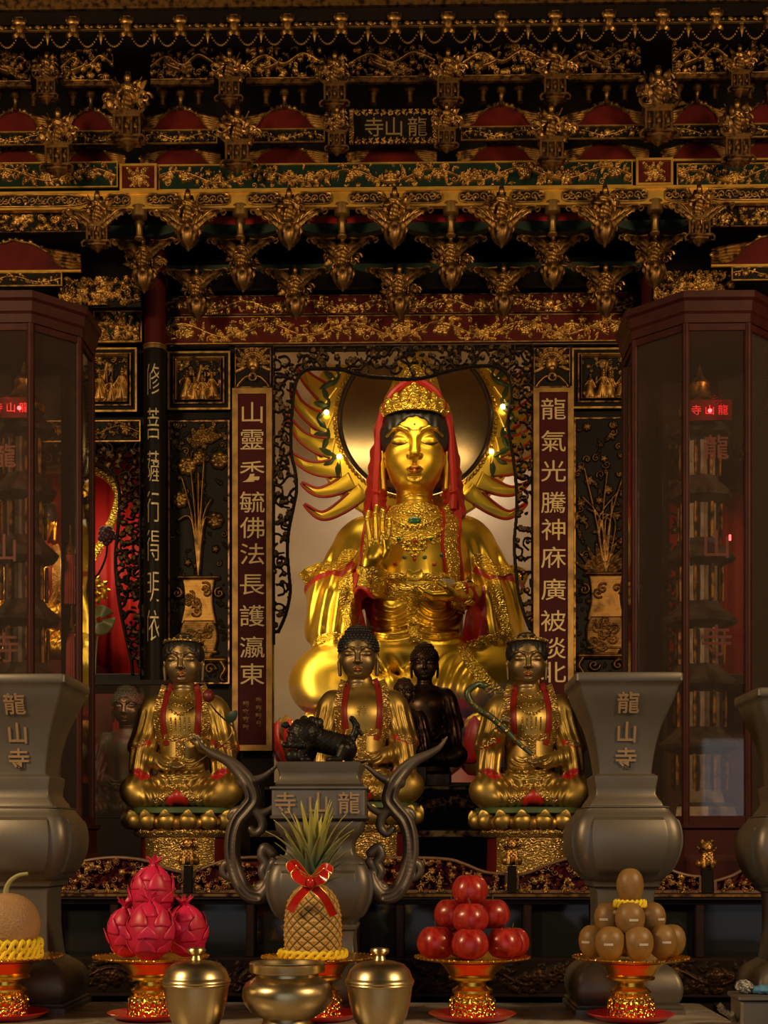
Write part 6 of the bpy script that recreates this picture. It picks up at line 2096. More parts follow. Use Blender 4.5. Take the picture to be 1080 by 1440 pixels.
for k in range(20):
    a = 2 * PI * (k + .5) / 20
    if k % 5 in (2,): continue
    if math.sin(a) < -.75: continue
    lf = MB()
    for j in (-1, 0, 1):
        b_ = ((r0 + 16) * math.cos(a), -4, (r0 + 16) * math.sin(a)); aa = a + j * .13
        blade(lf, b_, ((r0 + 38 - 5 * abs(j)) * math.cos(aa + j * .08), -7, (r0 + 38 - 5 * abs(j)) * math.sin(aa + j * .04)), 8.5, 1.5)
    link('green_leaf', lf.mesh(scale=sH), M['leaf_green'], ha)
for px, py in ((459, 580), (477, 642), (523, 685), (648, 683), (691, 635), (707, 572)):
    p_ = O(px, py, DH - .05) - ha.location
    link('bulb', MB().ball(tuple(p_), 3.6 * sH, 10, 8).mesh(), M['bulb'], ha)
# ================================================================== the inner altar table
DA = 4.36; sA = S(DA)
AZ = O(540, 1256, DA).z
t = thing('altar_table', 'long dark carved altar table with glazed front behind the offering table', 'table', (0, DA, 0))
XA0, XA1 = O(-260, 1256, DA).x, O(1250, 1256, DA).x
link('table_top', MB().box(XA0, XA1, -.02, 1.9, AZ - .022, AZ, .006).mesh(), M['wood_dark'], t)
link('edge_moulding', MB().box(XA0, XA1, -.026, -.0205, AZ - .010, AZ - .002).mesh(), M['gilt_dim'], t)
link('upper_rail', MB().box(XA0, XA1, .0, .06, O(540, 1272, DA).z, AZ - .0225, .004).mesh(), M['wood_dark'], t)
link('back_board', MB().box(XA0, XA1, .35, .38, .02, AZ - .023).mesh(), M['lacquer_black'], t)
zu, zl = O(540, 1272, DA).z, O(540, 1346, DA).z
M['glass_dark'] = mat('dark window glass', (.010, .011, .012), .06, spec=.3)
posts = [-120, 78, 160, 268, 352, 500, 562, 640, 742, 838, 906, 985, 1100]
for i, px in enumerate(posts):
    x = O(px, 1300, DA).x
    link('post', MB().box(x - .014, x + .014, .0, .05, zl, zu, .004).mesh(), M['wood_dark'], t)
for a_, b_ in zip(posts[:-1], posts[1:]):
    x0, x1 = O(a_, 1300, DA).x + .016, O(b_, 1300, DA).x - .016
    link('glass_panel', MB().box(x0, x1, .036, .042, zl, zu).mesh(), M['glass_dark'], t)
r = Rel(1500, 46, 1.5, 77); r.vine(64, r=.05, fl=True)
link('carved_apron', r.mesh(5, sA), gilded('dark carved wood', (.010, .005, .003), (.045, .022, .012), .1, .6, .45), t, loc=((XA0 + XA1) / 2, .0, O(540, 1396, DA).z))
link('lower_rail', MB().box(XA0, XA1, .001, .06, O(540, 1352, DA).z, zl - .0005, .003).box(XA0, XA1, .001, .06, O(540, 1402, DA).z, O(540, 1396, DA).z, .003).mesh(), M['wood_dark'], t)
link('plinth', MB().box(XA0, XA1, .03, .34, 0, O(540, 1403, DA).z).mesh(), M['lacquer_black'], t)

# ---- low carved railing on the table edge, with posts and little gilded lions
DRr = 4.40; sR = S(DRr)
M['rail_wood'] = noise_color(mat('worn carved rail wood', (.16, .085, .045), .45, .25), (.07, .035, .02), 14, .4, .7)
M['carve_rail'] = gilded('carved rail with gilding', (.060, .006, .004), (.34, .19, .06), .35, .7, .4, pat=.7)


def rail_seg(x0, x1, top, label, seed):
    """top: [(px, py)] upper outline from left to right."""
    zb_ = 1252
    t = thing('altar_railing', label, 'railing', O((x0 + x1) / 2, zb_, DRr), 'carved railings of the altar table')
    t.location.z = AZ
    w = x1 - x0; h = 60
    r = Rel(w, h, .85, seed)
    tp = spline([(x - x0, zb_ - y) for x, y in top], 5)
    poly = [(0, 0)] + [tuple(p_) for p_ in tp] + [(w, 0)]
    r.fill(int(w * 1.15), 9, .95, z1=54, fl=.18, fig=.06, keep=lambda x, z_: z_ < np.interp(x, tp[:, 0], tp[:, 1]) - 2)
    gx, gz = np.meshgrid(r.x, r.z, indexing='ij')
    r.H[~inpoly(gx.ravel(), gz.ravel(), poly).reshape(gx.shape)] = 0
    link('pierced_carving', r.openwork(7, sR, thr=.05), M['carve_rail'], t)
    link('ground', MB().prism(poly, 5, 8).mesh(scale=sR), M['maroon'], t)
    link('rail_frame', MB().tube([(x - w / 2, 0, z_) for x, z_ in tp], 2.4, 7).box(-w / 2, w / 2, -3, 3, 0, 4).box(-w / 2, -w / 2 + 4, -3, 3, 4, tp[0][1]).box(w / 2 - 4, w / 2, -3, 3, 4, tp[-1][1]).mesh(scale=sR), M['rail_wood'], t)
    for c_ in t.children: pass
    for nm in ('pierced_carving',): pass
    return t


def shift(t, dx):
    pass


segs = [(72, 260, [(72, 1232), (92, 1214), (150, 1203), (200, 1206), (235, 1218), (260, 1224)], 'carved railing section on the altar table, left of the left gilded lion post', 1),
        (271, 480, [(271, 1224), (300, 1212), (340, 1203), (420, 1203), (480, 1205)], 'carved railing section right of the left lion post, behind the censer', 2),
        (482, 714, [(482, 1205), (574, 1203), (628, 1205), (651, 1211), (682, 1223), (714, 1226)], 'carved railing section between the censer and the right lion post', 3),
        (726, 850, [(726, 1228), (748, 1222), (775, 1211), (805, 1203), (850, 1200)], 'carved railing section right of the right gilded lion post', 4),
        (852, 986, [(852, 1200), (905, 1206), (930, 1212), (948, 1222), (970, 1228), (986, 1229)], 'carved railing section behind the right hand urn', 5),
        (1004, 1130, [(1004, 1236), (1030, 1228), (1060, 1214), (1130, 1206)], 'carved railing section under the right glass cabinet', 6),
        (-120, 66, [(-120, 1210), (-40, 1206), (20, 1214), (66, 1226)], 'carved railing section behind the left hand urn', 7)]
for s_ in segs:
    t = rail_seg(*s_)
    w = s_[1] - s_[0]
    g_ = [c_ for c_ in bpy.data.objects if c_.parent is t and c_.name.startswith('ground')][0]
    g_.location.x = -w / 2 * sR


def little_lion():
    sd = Sdf((-18, -14, 0), (18, 16, 42), .9)
    sd.cap((0, 3, 8), (0, 0, 24), 9, 7, 3); sd.ell((0, -2, 31), (8, 8, 8), 2); sd.ell((0, -8, 28), (5, 4, 4), 1.5)
    for g in (-1, 1):
        sd.cap((g * 5, -5, 20), (g * 6, -8, 3), 3.2, 3, 1.5); sd.ell((g * 9, 4, 7), (6, 8, 7), 2); sd.ell((g * 7, -1, 38), (2.5, 2, 3.5), 1)
        sd.cap((g * 8, 2, 24), (g * 13, 0, 30), 2.5, 1.5, 1)
    sd.cap((0, 9, 10), (0, 12, 34), 3, 4, 2)
    sd.disp(lambda x, y, z: .6 * np.sin(x * 1.1) * np.sin(z * 1.1), (-18, -14, 12), (18, 16, 40))
    return sd.mesh(sR)


LL = little_lion()
for px, nm in ((265, 'left'), (720, 'right')):
    p_ = O(px, 1254, DRr - .012); p_.z = AZ
    t = thing('lion_post', 'black railing post with a small gilded lion on top below the %s bodhisattva' % nm, 'post', p_, 'railing posts')
    link('post_shaft', MB().box(-6, 6, -5, 5, 0, 38, 1).mesh(scale=sR), M['lacquer_black'], t)
    link('lion_finial', LL, M['gilt_dark'], t, loc=(0, 0, 38 * sR))
p_ = O(994, 1240, DRr); p_.z = AZ
t = thing('lion_post', 'gilded lion on a dark post in front of the right glass cabinet', 'post', p_, 'railing posts')
link('post_shaft', MB().box(-8, 8, -5, 5, 0, 34, 1).mesh(scale=sR), M['lacquer_black'], t)
o_ = bpy.data.objects.new('lion_finial', LL); C.objects.link(o_); o_.parent = t; o_.location = (0, 0, 34 * sR)

# ================================================================== the three gilded seated statues and the dark ones
DM = 5.0; sM = S(DM)
MBODY = {}


def medium_field(kind):
    sd = Sdf((-96, -76, -4), (96, 46, 190), 1.45)
    e, c = sd.ell, sd.cap
    c((0, 8, 40), (0, 6, 120), 36, 33); e((0, -1, 124), (43, 27, 32), 10); e((0, 6, 154), (33, 18, 15), 9)
    for g in (-1, 1):
        e((g * 41, 7, 140), (20, 19, 21), 8)
        c((g * 48, 7, 132), (g * 58, 3, 84), 18, 20, 7); c((g * 57, -4, 86), (g * 58, -14, 54), 19, 15, 6)
        c((g * 62, -6, 66), (g * 66, -6, 40), 12, 9, 5)
        c((g * 24, 6, 27), (g * 62, -18, 24), 26, 22, 6); e((g * 63, -20, 24), (23, 22, 22), 5)
    c((60, -24, 15), (2, -46, 16), 17, 11, 5); c((-60, -24, 15), (-14, -44, 14), 17, 12, 5)
    e((0, -26, 38), (37, 21, 17), 8); e((0, 4, 8), (74, 42, 11), 5)
    if kind == 'meditate':
        for g in (-1, 1): c((g * 56, -8, 74), (g * 16, -42, 60), 15, 9, 5)
    elif kind == 'left':     # lowers one hand to the lap, lifts the other to hold a flower stem
        c((-56, -8, 72), (-12, -42, 58), 15, 9, 5); c((58, -8, 78), (34, -40, 84), 15, 9, 5)
    else:
        c((-57, -8, 84), (-44, -38, 104), 15, 9, 5); c((57, -8, 74), (14, -42, 62), 15, 9, 5)
    c((0, 6, 150), (0, 6, 172), 17, 14, 6)
    for g in (-1, 1):
        lo, hi = ((20, -70, 30), (96, 40, 150)) if g > 0 else ((-96, -70, 30), (-20, 40, 150))
        sd.disp(lambda x, y, z: 1.25 * np.sin((np.abs(x) - 30 - (140 - z) * .18) * .62 + np.sin(z * .06)) * sm((146 - z) / 20) * sm((z - 32) / 12) * sm((np.abs(x) - 32) / 8), lo, hi)
        lo, hi = ((0, -76, -4), (96, 40, 50)) if g > 0 else ((-96, -76, -4), (0, 40, 50))
        sd.disp(lambda x, y, z: .95 * np.sin(np.sqrt((np.abs(x) - 74) ** 2 + (z - 2) ** 2) * .66) * sm((56 - np.abs(x)) / 18) * sm((np.abs(x) - 4) / 6), lo, hi)
    sd.disp(lambda x, y, z: 1.2 * np.sin(np.sqrt((np.abs(x) - 12) ** 2 + (z - 76) ** 2) * .95) * sm((32 - np.abs(x)) / 8) * sm((72 - z) / 6) * sm((z - 36) / 6), (-40, -76, 34), (40, 10, 78))
    return sd


REDM = [([(-86, 88), (-44, 96), (-42, 90), (-64, 82), (-86, 80)], -76, 46, 1), ([(86, 88), (44, 96), (42, 90), (64, 82), (86, 80)], -76, 46, 1),
        ([(-20, 176), (-8, 150), (8, 150), (20, 176)], 6, 46, 1), ([(-70, 52), (-58, 56), (-40, 44), (-52, 38)], -76, 46, 1), ([(70, 52), (58, 56), (40, 44), (52, 38)], -76, 46, 1),
        ([(-16, 12), (0, 24), (16, 12), (12, -4), (-12, -4)], -76, -20, 1)]


def seat(t, s, R=80, hgt=84, m=None, drum=True):
    """Lotus seat and drum pedestal below z = 0."""
    a = link('green_band', MB().lathe([(R * .90, -9), (R * .97, -7), (R * .97, -1), (R * .93, 1), (0, 1)], 48).mesh(scale=s), M['leaf_green'], t); a.scale = (1, .72, 1)
    pm = MB()
    for k in range(16):
        an = 2 * PI * (k + .5) / 16
        ca, sa_ = math.cos(an), math.sin(an); pp = (R * .93 * ca, R * .93 * .72 * sa_, -18)
        pm.ball(pp, (13.5, 9, 12), 14, 8); blade(pm, (pp[0] * 1.0, pp[1], -26), (pp[0] * 1.12, pp[1] * 1.12, -3), 17, 3)
    link('lotus_petals', pm.mesh(scale=s), m or M['gold2'], t)
    pm = MB()
    for k in range(16):
        an = 2 * PI * k / 16
        pm.ball((R * .86 * math.cos(an), R * .86 * .72 * math.sin(an), -21), (10.5, 8, 10), 10, 6)
    link('lower_petals', pm.mesh(scale=s), M['gilt_dark'], t)
    a = link('pedestal', MB().lathe([(R * .8, -hgt), (R * .84, -hgt + 2), (R * .84, -hgt + 12), (R * .76, -hgt + 16), (R * .74, -40), (R * .82, -34), (R * .86, -30), (R * .84, -24), (0, -24)], 48).mesh(scale=s), M['red_lacquer'], t); a.scale = (1, .72, 1)
    G = []
    for i in range(25):
        an = -PI / 2 + (i / 24 - .5) * 1.75
        G.append([(R * (.765 + o_) * math.cos(an), R * (.765 + o_) * .72 * math.sin(an), z_) for o_, z_ in ((-.02, -hgt + 17), (.02, -hgt + 18), (.03, -hgt + 22), (.02, -hgt + 24), (.02, -46), (.03, -44), (.02, -41), (-.02, -40))])
    link('carved_panel', MB().grid(np.array(G)).mesh(scale=s), M['gold2_emb'], t)
    a = link('gold_moulding', MB().lathe([(R * .80, -41), (R * .86, -38), (R * .88, -34), (R * .86, -30), (R * .80, -29)], 48, cap=False).mesh(scale=s), M['gold2_emb'], t); a.scale = (1, .72, 1)


def fingers(t, s, base, dirv, m, up=False, n=4, sgn=1):
    sd = Sdf((base[0] - 22, base[1] - 22, base[2] - 16), (base[0] + 22, base[1] + 22, base[2] + 26), .8)
    b = Vector(base); d = Vector(dirv).normalized(); side = Vector((0, 0, 1)).cross(d) if not up else Vector((1, 0, 0))
    side.normalize(); nrm = d.cross(side)
    sd.ell(tuple(b), (8, 7, 5) if not up else (7, 5, 8), 2)
    for k in range(n):
        o_ = side * ((k - 1.5) * 3.5)
        ln = (11, 13, 12.5, 10)[k]
        sd.chain([tuple(b + o_ + d * 4), tuple(b + o_ * 1.05 + d * (4 + ln * .5) - nrm * 1.2), tuple(b + o_ + d * (4 + ln * .9) - nrm * .2), tuple(b + o_ * .95 + d * (4 + ln) + nrm * 1.4)], lambda u: 2.2 - .7 * u, .8)
    th = side * (-6.5 * sgn)
    sd.chain([tuple(b + th * .7), tuple(b + th * 1.25 + d * 4 - nrm * 1.5), tuple(b + th * 1.0 + d * 9 - nrm * 2.6)], lambda u: 2.4 - .7 * u, 1)
    link('hand', sd.mesh(s), m, t)


def medium(name, label, kind, px, D, m_body, m_face, hair, sc=1.0, py=1137, hsc=.52, seat_on=True, red=True, hx=0.0, emb=True, hdz=0.0, group=None):
    s = S(D) * sc
    t = thing(name, label, 'statue', O(px, py, D), group)
    sd = MBODY.get(kind) or MBODY.setdefault(kind, medium_field(kind))
    f0 = sd.f.copy()
    link('robe_body', sd.mesh(s, REDM if red else None), [m_body, M['red_bright'] if red else m_body], t)
    sd.f = f0
    hp = Vector((hx, -2, 209 + hdz)) * s
    add_head(t, s * hsc, hp, m_face, .06, lips=red)
    if hair == 'snail':
        link('hair', snail_hair(s * hsc), M['hair_black'] if red else m_body, t, loc=hp)
    else:
        h = link('hair', HR2.mesh(s * hsc), M['hair_black'], t, loc=hp)
        tp = MB().ball((0, 16, 66), (22, 22, 10), 16, 10); link('hair_bun', tp.mesh(scale=s * hsc), M['hair_gold'], t, loc=hp)
        cb = MB().tube([(46 * math.sin(a), 8 - 46 * math.cos(a), 46 + 4 * math.cos(a)) for a in np.linspace(-1.9, 1.9, 24)], 3.4, 6)
        for a in np.linspace(-1.4, 1.4, 9): cb.ball((46 * math.sin(a), 8 - 46.5 * math.cos(a), 50 + 5 * math.cos(a)), (4, 2.5, 3 if abs(a) > .2 else 8), 8, 6)
        link('headband', cb.mesh(scale=s * hsc), M['gold2_emb'], t, loc=hp)
    for o_ in bpy.data.objects:
        if o_.parent is t and o_.name.split('.')[0] in ('head', 'hair', 'hair_bun', 'headband'): o_.scale.x = 1.13
    if emb:
        for g in (-1, 1):
            rb, st, hm, lp = MB(), MB(), MB(), MB()
            P = [(g * 17, 176), (g * 22, 160), (g * 25, 130), (g * 23, 104), (g * 20, 88)]
            ribbon(sd, P, 7.5, 1.4, 3, 5, 3, rb, .4)
            ribbon(sd, [(x + g * 9.5, z_ - 2) for x, z_ in P], 9.5, .9, 3, 5, 4, st, .4)
            ribbon(sd, [(g * 50, 94), (g * 64, 88), (g * 78, 84)], 8, .8, 3, 5, 4, hm, .3)
            ribbon(sd, [(g * 4, 34), (g * 14, 20), (g * 30, 6)], 11, .9, 3, 5, 4, lp, .3)
            link('red_lapel', rb.mesh(scale=s), M['lapel_red'], t); link('embroidered_border', st.mesh(scale=s), M['gold2_emb'], t)
            link('sleeve_hem', hm.mesh(scale=s), M['gold2_emb'], t); link('skirt_border', lp.mesh(scale=s), M['gold2_emb'], t)
        bl = MB(); ribbon(sd, [(-24, 99), (0, 97), (24, 99)], 9, 1.6, 3, 5, 4, bl, .8); ribbon(sd, [(0, 94), (0, 70), (1, 46)], 13, 1.4, 3, 5, 4, bl, .6)
        link('belt', bl.mesh(scale=s), M['gold2_emb'], t)
        if kind != 'meditate':
            nk = MB()
            for w_, z_, dr in ((15, 164, 8), (18, 154, 11), (19, 144, 13)):
                xs = np.linspace(-w_, w_, 11); pts = [(x, z_ - dr * (1 - (x / w_) ** 2)) for x in xs]
                y = sd.front([p_[0] for p_ in pts], [p_[1] for p_ in pts])
                nk.tube([(p_[0], yy - 1, p_[1]) for p_, yy in zip(pts, y)], 1.2, 6)
                for p_, yy in zip(pts, y): nk.ball((p_[0], yy - 1.2, p_[1] - 2.2), 1.4, 6, 4)
            for k in range(5):
                x = (k - 2) * 6.5; zz = np.linspace(126, 108, 6); y = sd.front(np.full(6, x), zz)
                nk.tube([(x, yy - .8, z_) for yy, z_ in zip(y, zz)], 1.0, 5)
            link('necklace', nk.mesh(scale=s), M['gold2_emb'], t)
    if kind == 'meditate':
        fingers(t, s, (8, -50, 58), (-1, -.15, 0), m_face); fingers(t, s, (-8, -51, 52), (1, -.15, 0), m_face, sgn=-1)
    elif kind == 'left':
        fingers(t, s, (-6, -50, 57), (1, -.2, -.1), m_face); fingers(t, s, (30, -48, 88), (-.5, -.3, .8), m_face, True)
    else:
        fingers(t, s, (-42, -47, 110), (.35, -.3, .8), m_face, True); fingers(t, s, (6, -52, 62), (-1, -.2, .05), m_face, sgn=-1)
    if seat_on:
        seat(t, s, hgt=(t.location.z - AZ) / s)
    return t


medium('bodhisattva_statue', 'gilded seated statue holding a red lotus bud, left of the censer', 'left', 258, DM, M['gold2'], M['gold_face'], 'band')
medium('bodhisattva_statue', 'gilded seated statue with a green curved sceptre, beside the right urn', 'right', 745, DM, M['gold2'], M['gold_face'], 'band', hx=-4)
bud = medium('buddha_statue', 'gilded seated statue with curled black hair behind the lion censer', 'meditate', 510, DM + .02, M['gold2'], M['gold_face'], 'snail', py=1130, hx=-6)
sb = S(DM + .02)
z_ = np.float64
for ch, x, zz in (('祥', 0, 128),):
    yy = float(MBODY['meditate'].front([x], [zz])[0])
    write(bud, ch, x * sb, (yy - .8) * sb, zz * sb, 15 * sb, M['gold2'], .0012, name='chest_mark')
pe = bud

# red lotus bud and stem held by the left statue; it belongs to no one else, so it stands by itself
lb = thing('lotus_bud', 'dark red lotus bud on a thin bent stem held by the left statue', 'flower', O(290, 1060, 4.86))
sL = S(4.86)
link('bud', MB().lathe([(.5, -9), (5, -7), (8.5, -2), (8.5, 3), (6, 7), (2.5, 10), (.3, 11)], 18, c=(3, 0, 81), mod=lambda a, z: 1 + .06 * math.cos(5 * a)).mesh(scale=sL), mat('dark red bud', (.12, .012, .010), .45), lb)
link('stem', MB().tube([tuple(p_) for p_ in spline([(3, 0, 74), (12, -2, 62), (26, -2, 48), (38, 0, 36), (30, -2, 18), (12, -4, 4), (-22, -6, -20)], 6)], 1.2, 6).mesh(scale=sL), M['bronze_dark'], lb)
lf = MB(); blade(lf, (30, 0, 44), (44, -4, 60), 14, 2); link('leaf', lf.mesh(scale=sL), M['green_dark'], lb)
# green sceptre
M['jade'] = noise_color(mat('green jade paint', (.07, .095, .045), .35, .3), (.04, .045, .02), 20, .4, .7)
ru = thing('ruyi_sceptre', 'green curved sceptre held slantwise by the right statue', 'sceptre', O(745, 1060, 4.80)); sL = S(4.80)
Pp = spline([(-62, 0, 92), (-70, -2, 98), (-78, -4, 95), (-87, -4, 86), (-84, -4, 74), (-72, -4, 62), (-56, -5, 52), (-40, -6, 38), (-18, -8, 16), (2, -10, -2)], 6)
link('stem', MB().tube([tuple(p_) for p_ in Pp], lambda u: 3.0 + 2.2 * math.sin(min(u, 1) * PI), 10).mesh(scale=sL), M['jade'], ru)
link('cloud_head', MB().ball((-66, -1, 96), (9, 4, 4.5), 12, 8).mesh(scale=sL), M['jade'], ru)
bm_ = MB()
for k in range(9): p_ = Pp[26 + 3 * k]; bm_.ball((p_[0], p_[1] - 5, p_[2]), (2.6, 1.6, 2.6), 6, 5)
link('gold_studs', bm_.mesh(scale=sL), M['gold2_emb'], ru)
# tiered shelf behind, with the dark statues
DS = 5.46; sS = S(DS)
sh = thing('tiered_shelf', 'dark stepped shelf with gilt edges below the central niche', 'shelf', (O(590, 1105, DS).x, DS, AZ + .0005))
zt_ = O(590, 1104, DS).z - AZ
link('upper_tier', MB().box(-.62, .62, 0, .70, 0, zt_, .006).mesh(), M['lacquer_black'], sh)
link('lower_tier', MB().box(-.66, .66, -.16, -.001, 0, O(590, 1166, DS - .16).z - AZ, .006).mesh(), M['lacquer_black'], sh)
link('gilt_edge', MB().box(-.62, .62, -.006, 0, zt_ - .018, zt_ - .006).mesh(), M['gilt_dim'], sh)
link('lower_gilt_edge', MB().box(-.66, .66, -.168, -.161, O(590, 1166, DS - .16).z - AZ - .03, O(590, 1166, DS - .16).z - AZ - .006).mesh(), M['gilt_dark'], sh)
r = Rel(400, 26, 1.2, 9); r.vine(40); link('carved_band', r.mesh(4, sS), M['carve_dim'], sh, loc=(0, -.002, zt_ - .11))
bb = medium('buddha_statue', 'dark bronze seated statue with curled hair behind the central gilded one', 'meditate', 597, 5.9, M['bronze_dark'], M['bronze_dark'], 'snail', sc=.70, py=1079, seat_on=False, red=False, emb=False)
s_ = S(5.9)
link('stone_base', MB().box(-37, 37, -34, 30, -(bb.location.z - (AZ + zt_)) / s_ + .2, -10, 3).lathe([(34, -10), (38, -7), (36, -1), (0, 0)], 28).mesh(scale=s_), M['bronze_dark'], bb)
D_ = 5.60
fg = medium('buddha_statue', 'smallest dark statue, right behind the shoulder of the central gilded one', 'meditate', 568, D_, M['bronze_dark'], M['bronze_dark'], 'snail', sc=.50, py=1078, seat_on=False, red=False, emb=False)
link('stone_base', MB().box(-64, 64, -70, 44, -(fg.location.z - (AZ + zt_)) / (S(D_) * .5) + .4, -4, 3).mesh(scale=S(D_) * .5), M['bronze_dark'], fg)

# ================================================================== the glass cabinets with lamp towers
def octa(a, z, rot=PI / 8):
    R = a / math.cos(PI / 8)
    return [(R * math.cos(rot + k * PI / 4), R * math.sin(rot + k * PI / 4), z) for k in range(8)]


def cabinet(px, side, texts):
    D0 = 4.78; a = .247 if side == 'right' else .222
    base = O(540 + (px - 540) * (D0 - a) / D0, 1215, D0); base.z = AZ
    t = thing('glass_cabinet', 'eight sided red wood cabinet with glass panes at the %s of the altar' % side, 'cabinet', base)
    z = lambda y: O(px, y, D0 - a).z - AZ
    z0, z1, zc = z(1158), z(456), z(414)
    link('plinth', MB().loft([octa(a + .036, 0), octa(a + .036, .03), octa(a + .03, .04), octa(a + .03, z0 * .45), octa(a + .018, z0 * .55), octa(a + .018, z0 - .02), octa(a + .03, z0 - .015), octa(a + .03, z0)]).mesh(angle=20), M['wood_red'], t)
    link('cornice', MB().loft([octa(a + .004, z1), octa(a + .012, z1 + .002), octa(a + .014, z1 + .03), octa(a + .020, z1 + .038), octa(a + .023, z1 + .07), octa(a + .032, z1 + .078), octa(a + .034, zc), octa(.02, zc + .002)]).mesh(angle=20), M['wood_red'], t)
    P = octa(a, 0); Q = octa(a - .004, 0)
    for k in range(8):
        x, y, _ = P[k]
        n = Vector((x, y, 0)).normalized()
        o_ = MB().lathe([(.0135, z0), (.0135, z1)], 10).mesh(); link('post', o_, M['wood_red'], t, loc=(x, y, 0))
        x2, y2, _ = P[(k + 1) % 8]
        d = Vector((x2 - x, y2 - y, 0)); L_ = d.length; m_ = Vector(((x + x2) / 2, (y + y2) / 2, 0)); ang = math.atan2(d.y, d.x)
        gp = link('glass_pane', MB().box(-L_ / 2 + .012, L_ / 2 - .012, -.0015, .0015, z0, z1).mesh(), M['glass_case'], t, loc=m_, rot=(0, 0, ang))
        for za, zb3 in ((z0, z0 + .025), (z1 - .022, z1)): link('pane_rail', MB().box(-L_ / 2 + .01, L_ / 2 - .01, -.008, .008, za, zb3).mesh(), M['wood_red'], gp)
        if k == 5:                                                   # hall side pane: red characters painted in place of reflected lettering
            for ch, yy, size in texts:
                write(gp, ch, 0, .004, z(yy), size, M['red_reflection'], .0008, .0008)
    return t, base, z0, z1, z


M['red_reflection'] = mat('painted reflection of red characters', (.16, .006, .008), .5)  # reflected red lettering put into the colour of solid characters
M['tower_metal'] = noise_color(mat('dark lamp tower metal', (.22, .19, .16), .38, .75), (.08, .065, .055), 20, .4, .7)
for px, side, texts in ((1010, 'right', [('龍', 628, .085), ('山', 765, .10), ('寺', 900, .11)]), (7, 'left', [('龍', 640, .085), ('山', 770, .10), ('寺', 910, .11)])):
    t, base, z0, z1, z = cabinet(px, side, texts)
    tw = thing('lamp_tower', 'dark tiered lamp tower with a glowing stand-in for reflected red lettering inside the %s glass cabinet' % side, 'lamp tower', base + Vector((0, .02, z0 + .0005)))
    H_ = z1 - z0
    prof = [(.13, 0), (.14, .01), (.14, .05), (.11, .06), (.10, .10)]
    tiers = []
    link('tower_base', MB().lathe([(0, 0), (.14, 0), (.15, .01), (.14, .06), (.10, .075), (.085, .12), (0, .12)], 8).mesh(angle=20), M['tower_metal'], tw)
    nT = 6; hT = (H_ - .34) / nT
    for k in range(nT):
        zb2 = .12 + hT * k; R = .115 - .006 * k
        b_ = link('tier', MB().lathe([(0, 0), (R * .72, 0), (R * .72, hT * .55), (R * .86, hT * .6), (R * 1.22, hT * .66), (R * 1.3, hT * .72), (R * .8, hT * .92), (R * .7, hT), (0, hT)], 8, c=(0, 0, zb2)).mesh(angle=20), M['tower_metal'], tw)
        cl_ = MB()
        for j in range(8):
            an = PI / 8 + j * PI / 4; cl_.lathe([(.006, 0), (.008, hT * .3), (.006, hT * .56)], 8, c=(R * .8 * math.cos(an), R * .8 * math.sin(an), zb2))
        link('column', cl_.mesh(), M['gilt_dim'], b_)
    zs = .12 + hT * nT
    link('spire', MB().lathe([(.07, 0), (.075, .02), (.05, .05), (.03, .09), (.035, .11), (.012, .14), (.002, .18)], 16, c=(0, 0, zs)).mesh(), M['gilt_dark'], tw)
    # glowing red sign added in place of reflected red lettering
    zsg = z(562) - z0
    sgn = link('reflection_sign', MB().box(-.075, .075, -.158, -.15, zsg - .035, zsg + .035).mesh(), M['maroon'], tw)
    for ch, x in (('寺', -.045), ('山', 0), ('龍', .045)): write(sgn, ch, x, -.160, zsg, .036, M['led_red'], .001)
    link('red_lamp', MB().ball((0 if side == 'right' else .03, -.165, zsg - .004), .007, 10, 8).mesh(), M['led_dot'], tw)
    if side == 'right': link('red_lamp', MB().box(.075, .081, -.12, -.115, z(746) - z0, z(738) - z0).mesh(), M['led_dot'], tw)

M['tassel_red'] = mat('red tassel silk', (.26, .012, .010), .6)
# red tassels hanging inside the left cabinet
for px, y0, y1, nm in ((99, 760, 850, 'left'), (101, 870, 960, 'right')):
    D_ = 4.86; s = S(D_)
    ts = thing('hanging_tassel', 'long dark red tassel seen through the left glass cabinet, the %s one' % ('upper' if nm == 'left' else 'lower'), 'tassel', O(px, y1, D_), 'red tassels')
    h = y1 - y0
    tm = MB()
    for k in range(14):
        a = 2 * PI * k / 14; tm.tube([(4 * math.cos(a), 4 * math.sin(a), h * .78), (6.5 * math.cos(a), 6.5 * math.sin(a), h * .6), (7 * math.cos(a), 7 * math.sin(a), 0)], 1.9, 5)
    link('strands', tm.mesh(scale=s), M['tassel_red'], ts); link('knot', MB().lathe([(2, h * .76), (7, h * .78), (6, h * .9), (2, h * .95), (1, h * 1.25)], 14).mesh(scale=s), M['gilt_dim'], ts)

# ================================================================== the left side niche
DL = 7.55; sL = S(DL)
sn = medium('side_statue', 'gilded seated statue with a golden scarf in the red left side niche', 'meditate', 52, DL, M['gold'], M['gold'], 'band', sc=.95, py=930, seat_on=False, emb=True)
link('scarf', MB().tube([tuple(p_) for p_ in spline([(-60, 20, 230), (-10, 26, 274), (40, 24, 278), (84, 16, 272), (112, 4, 245), (114, -6, 215), (98, -14, 170), (72, -20, 120), (58, -20, 60), (54, -20, 10)], 6)], lambda u: 7.0 - 1.5 * u, 8).mesh(scale=sL), M['gold_emb'], sn)
for x0, x1, n_ in ((-150, 197, 'left'), (938, 1270, 'right')):
    a_, b_ = O(x0, 948, 7.14), O(x1, 948, 7.14); struct('floor_niche_' + n_, MB().box(a_.x, b_.x, 7.145, 7.99, a_.z - .03, a_.z).mesh(), M['wood_dark'])
zL = O(52, 930, DL).z
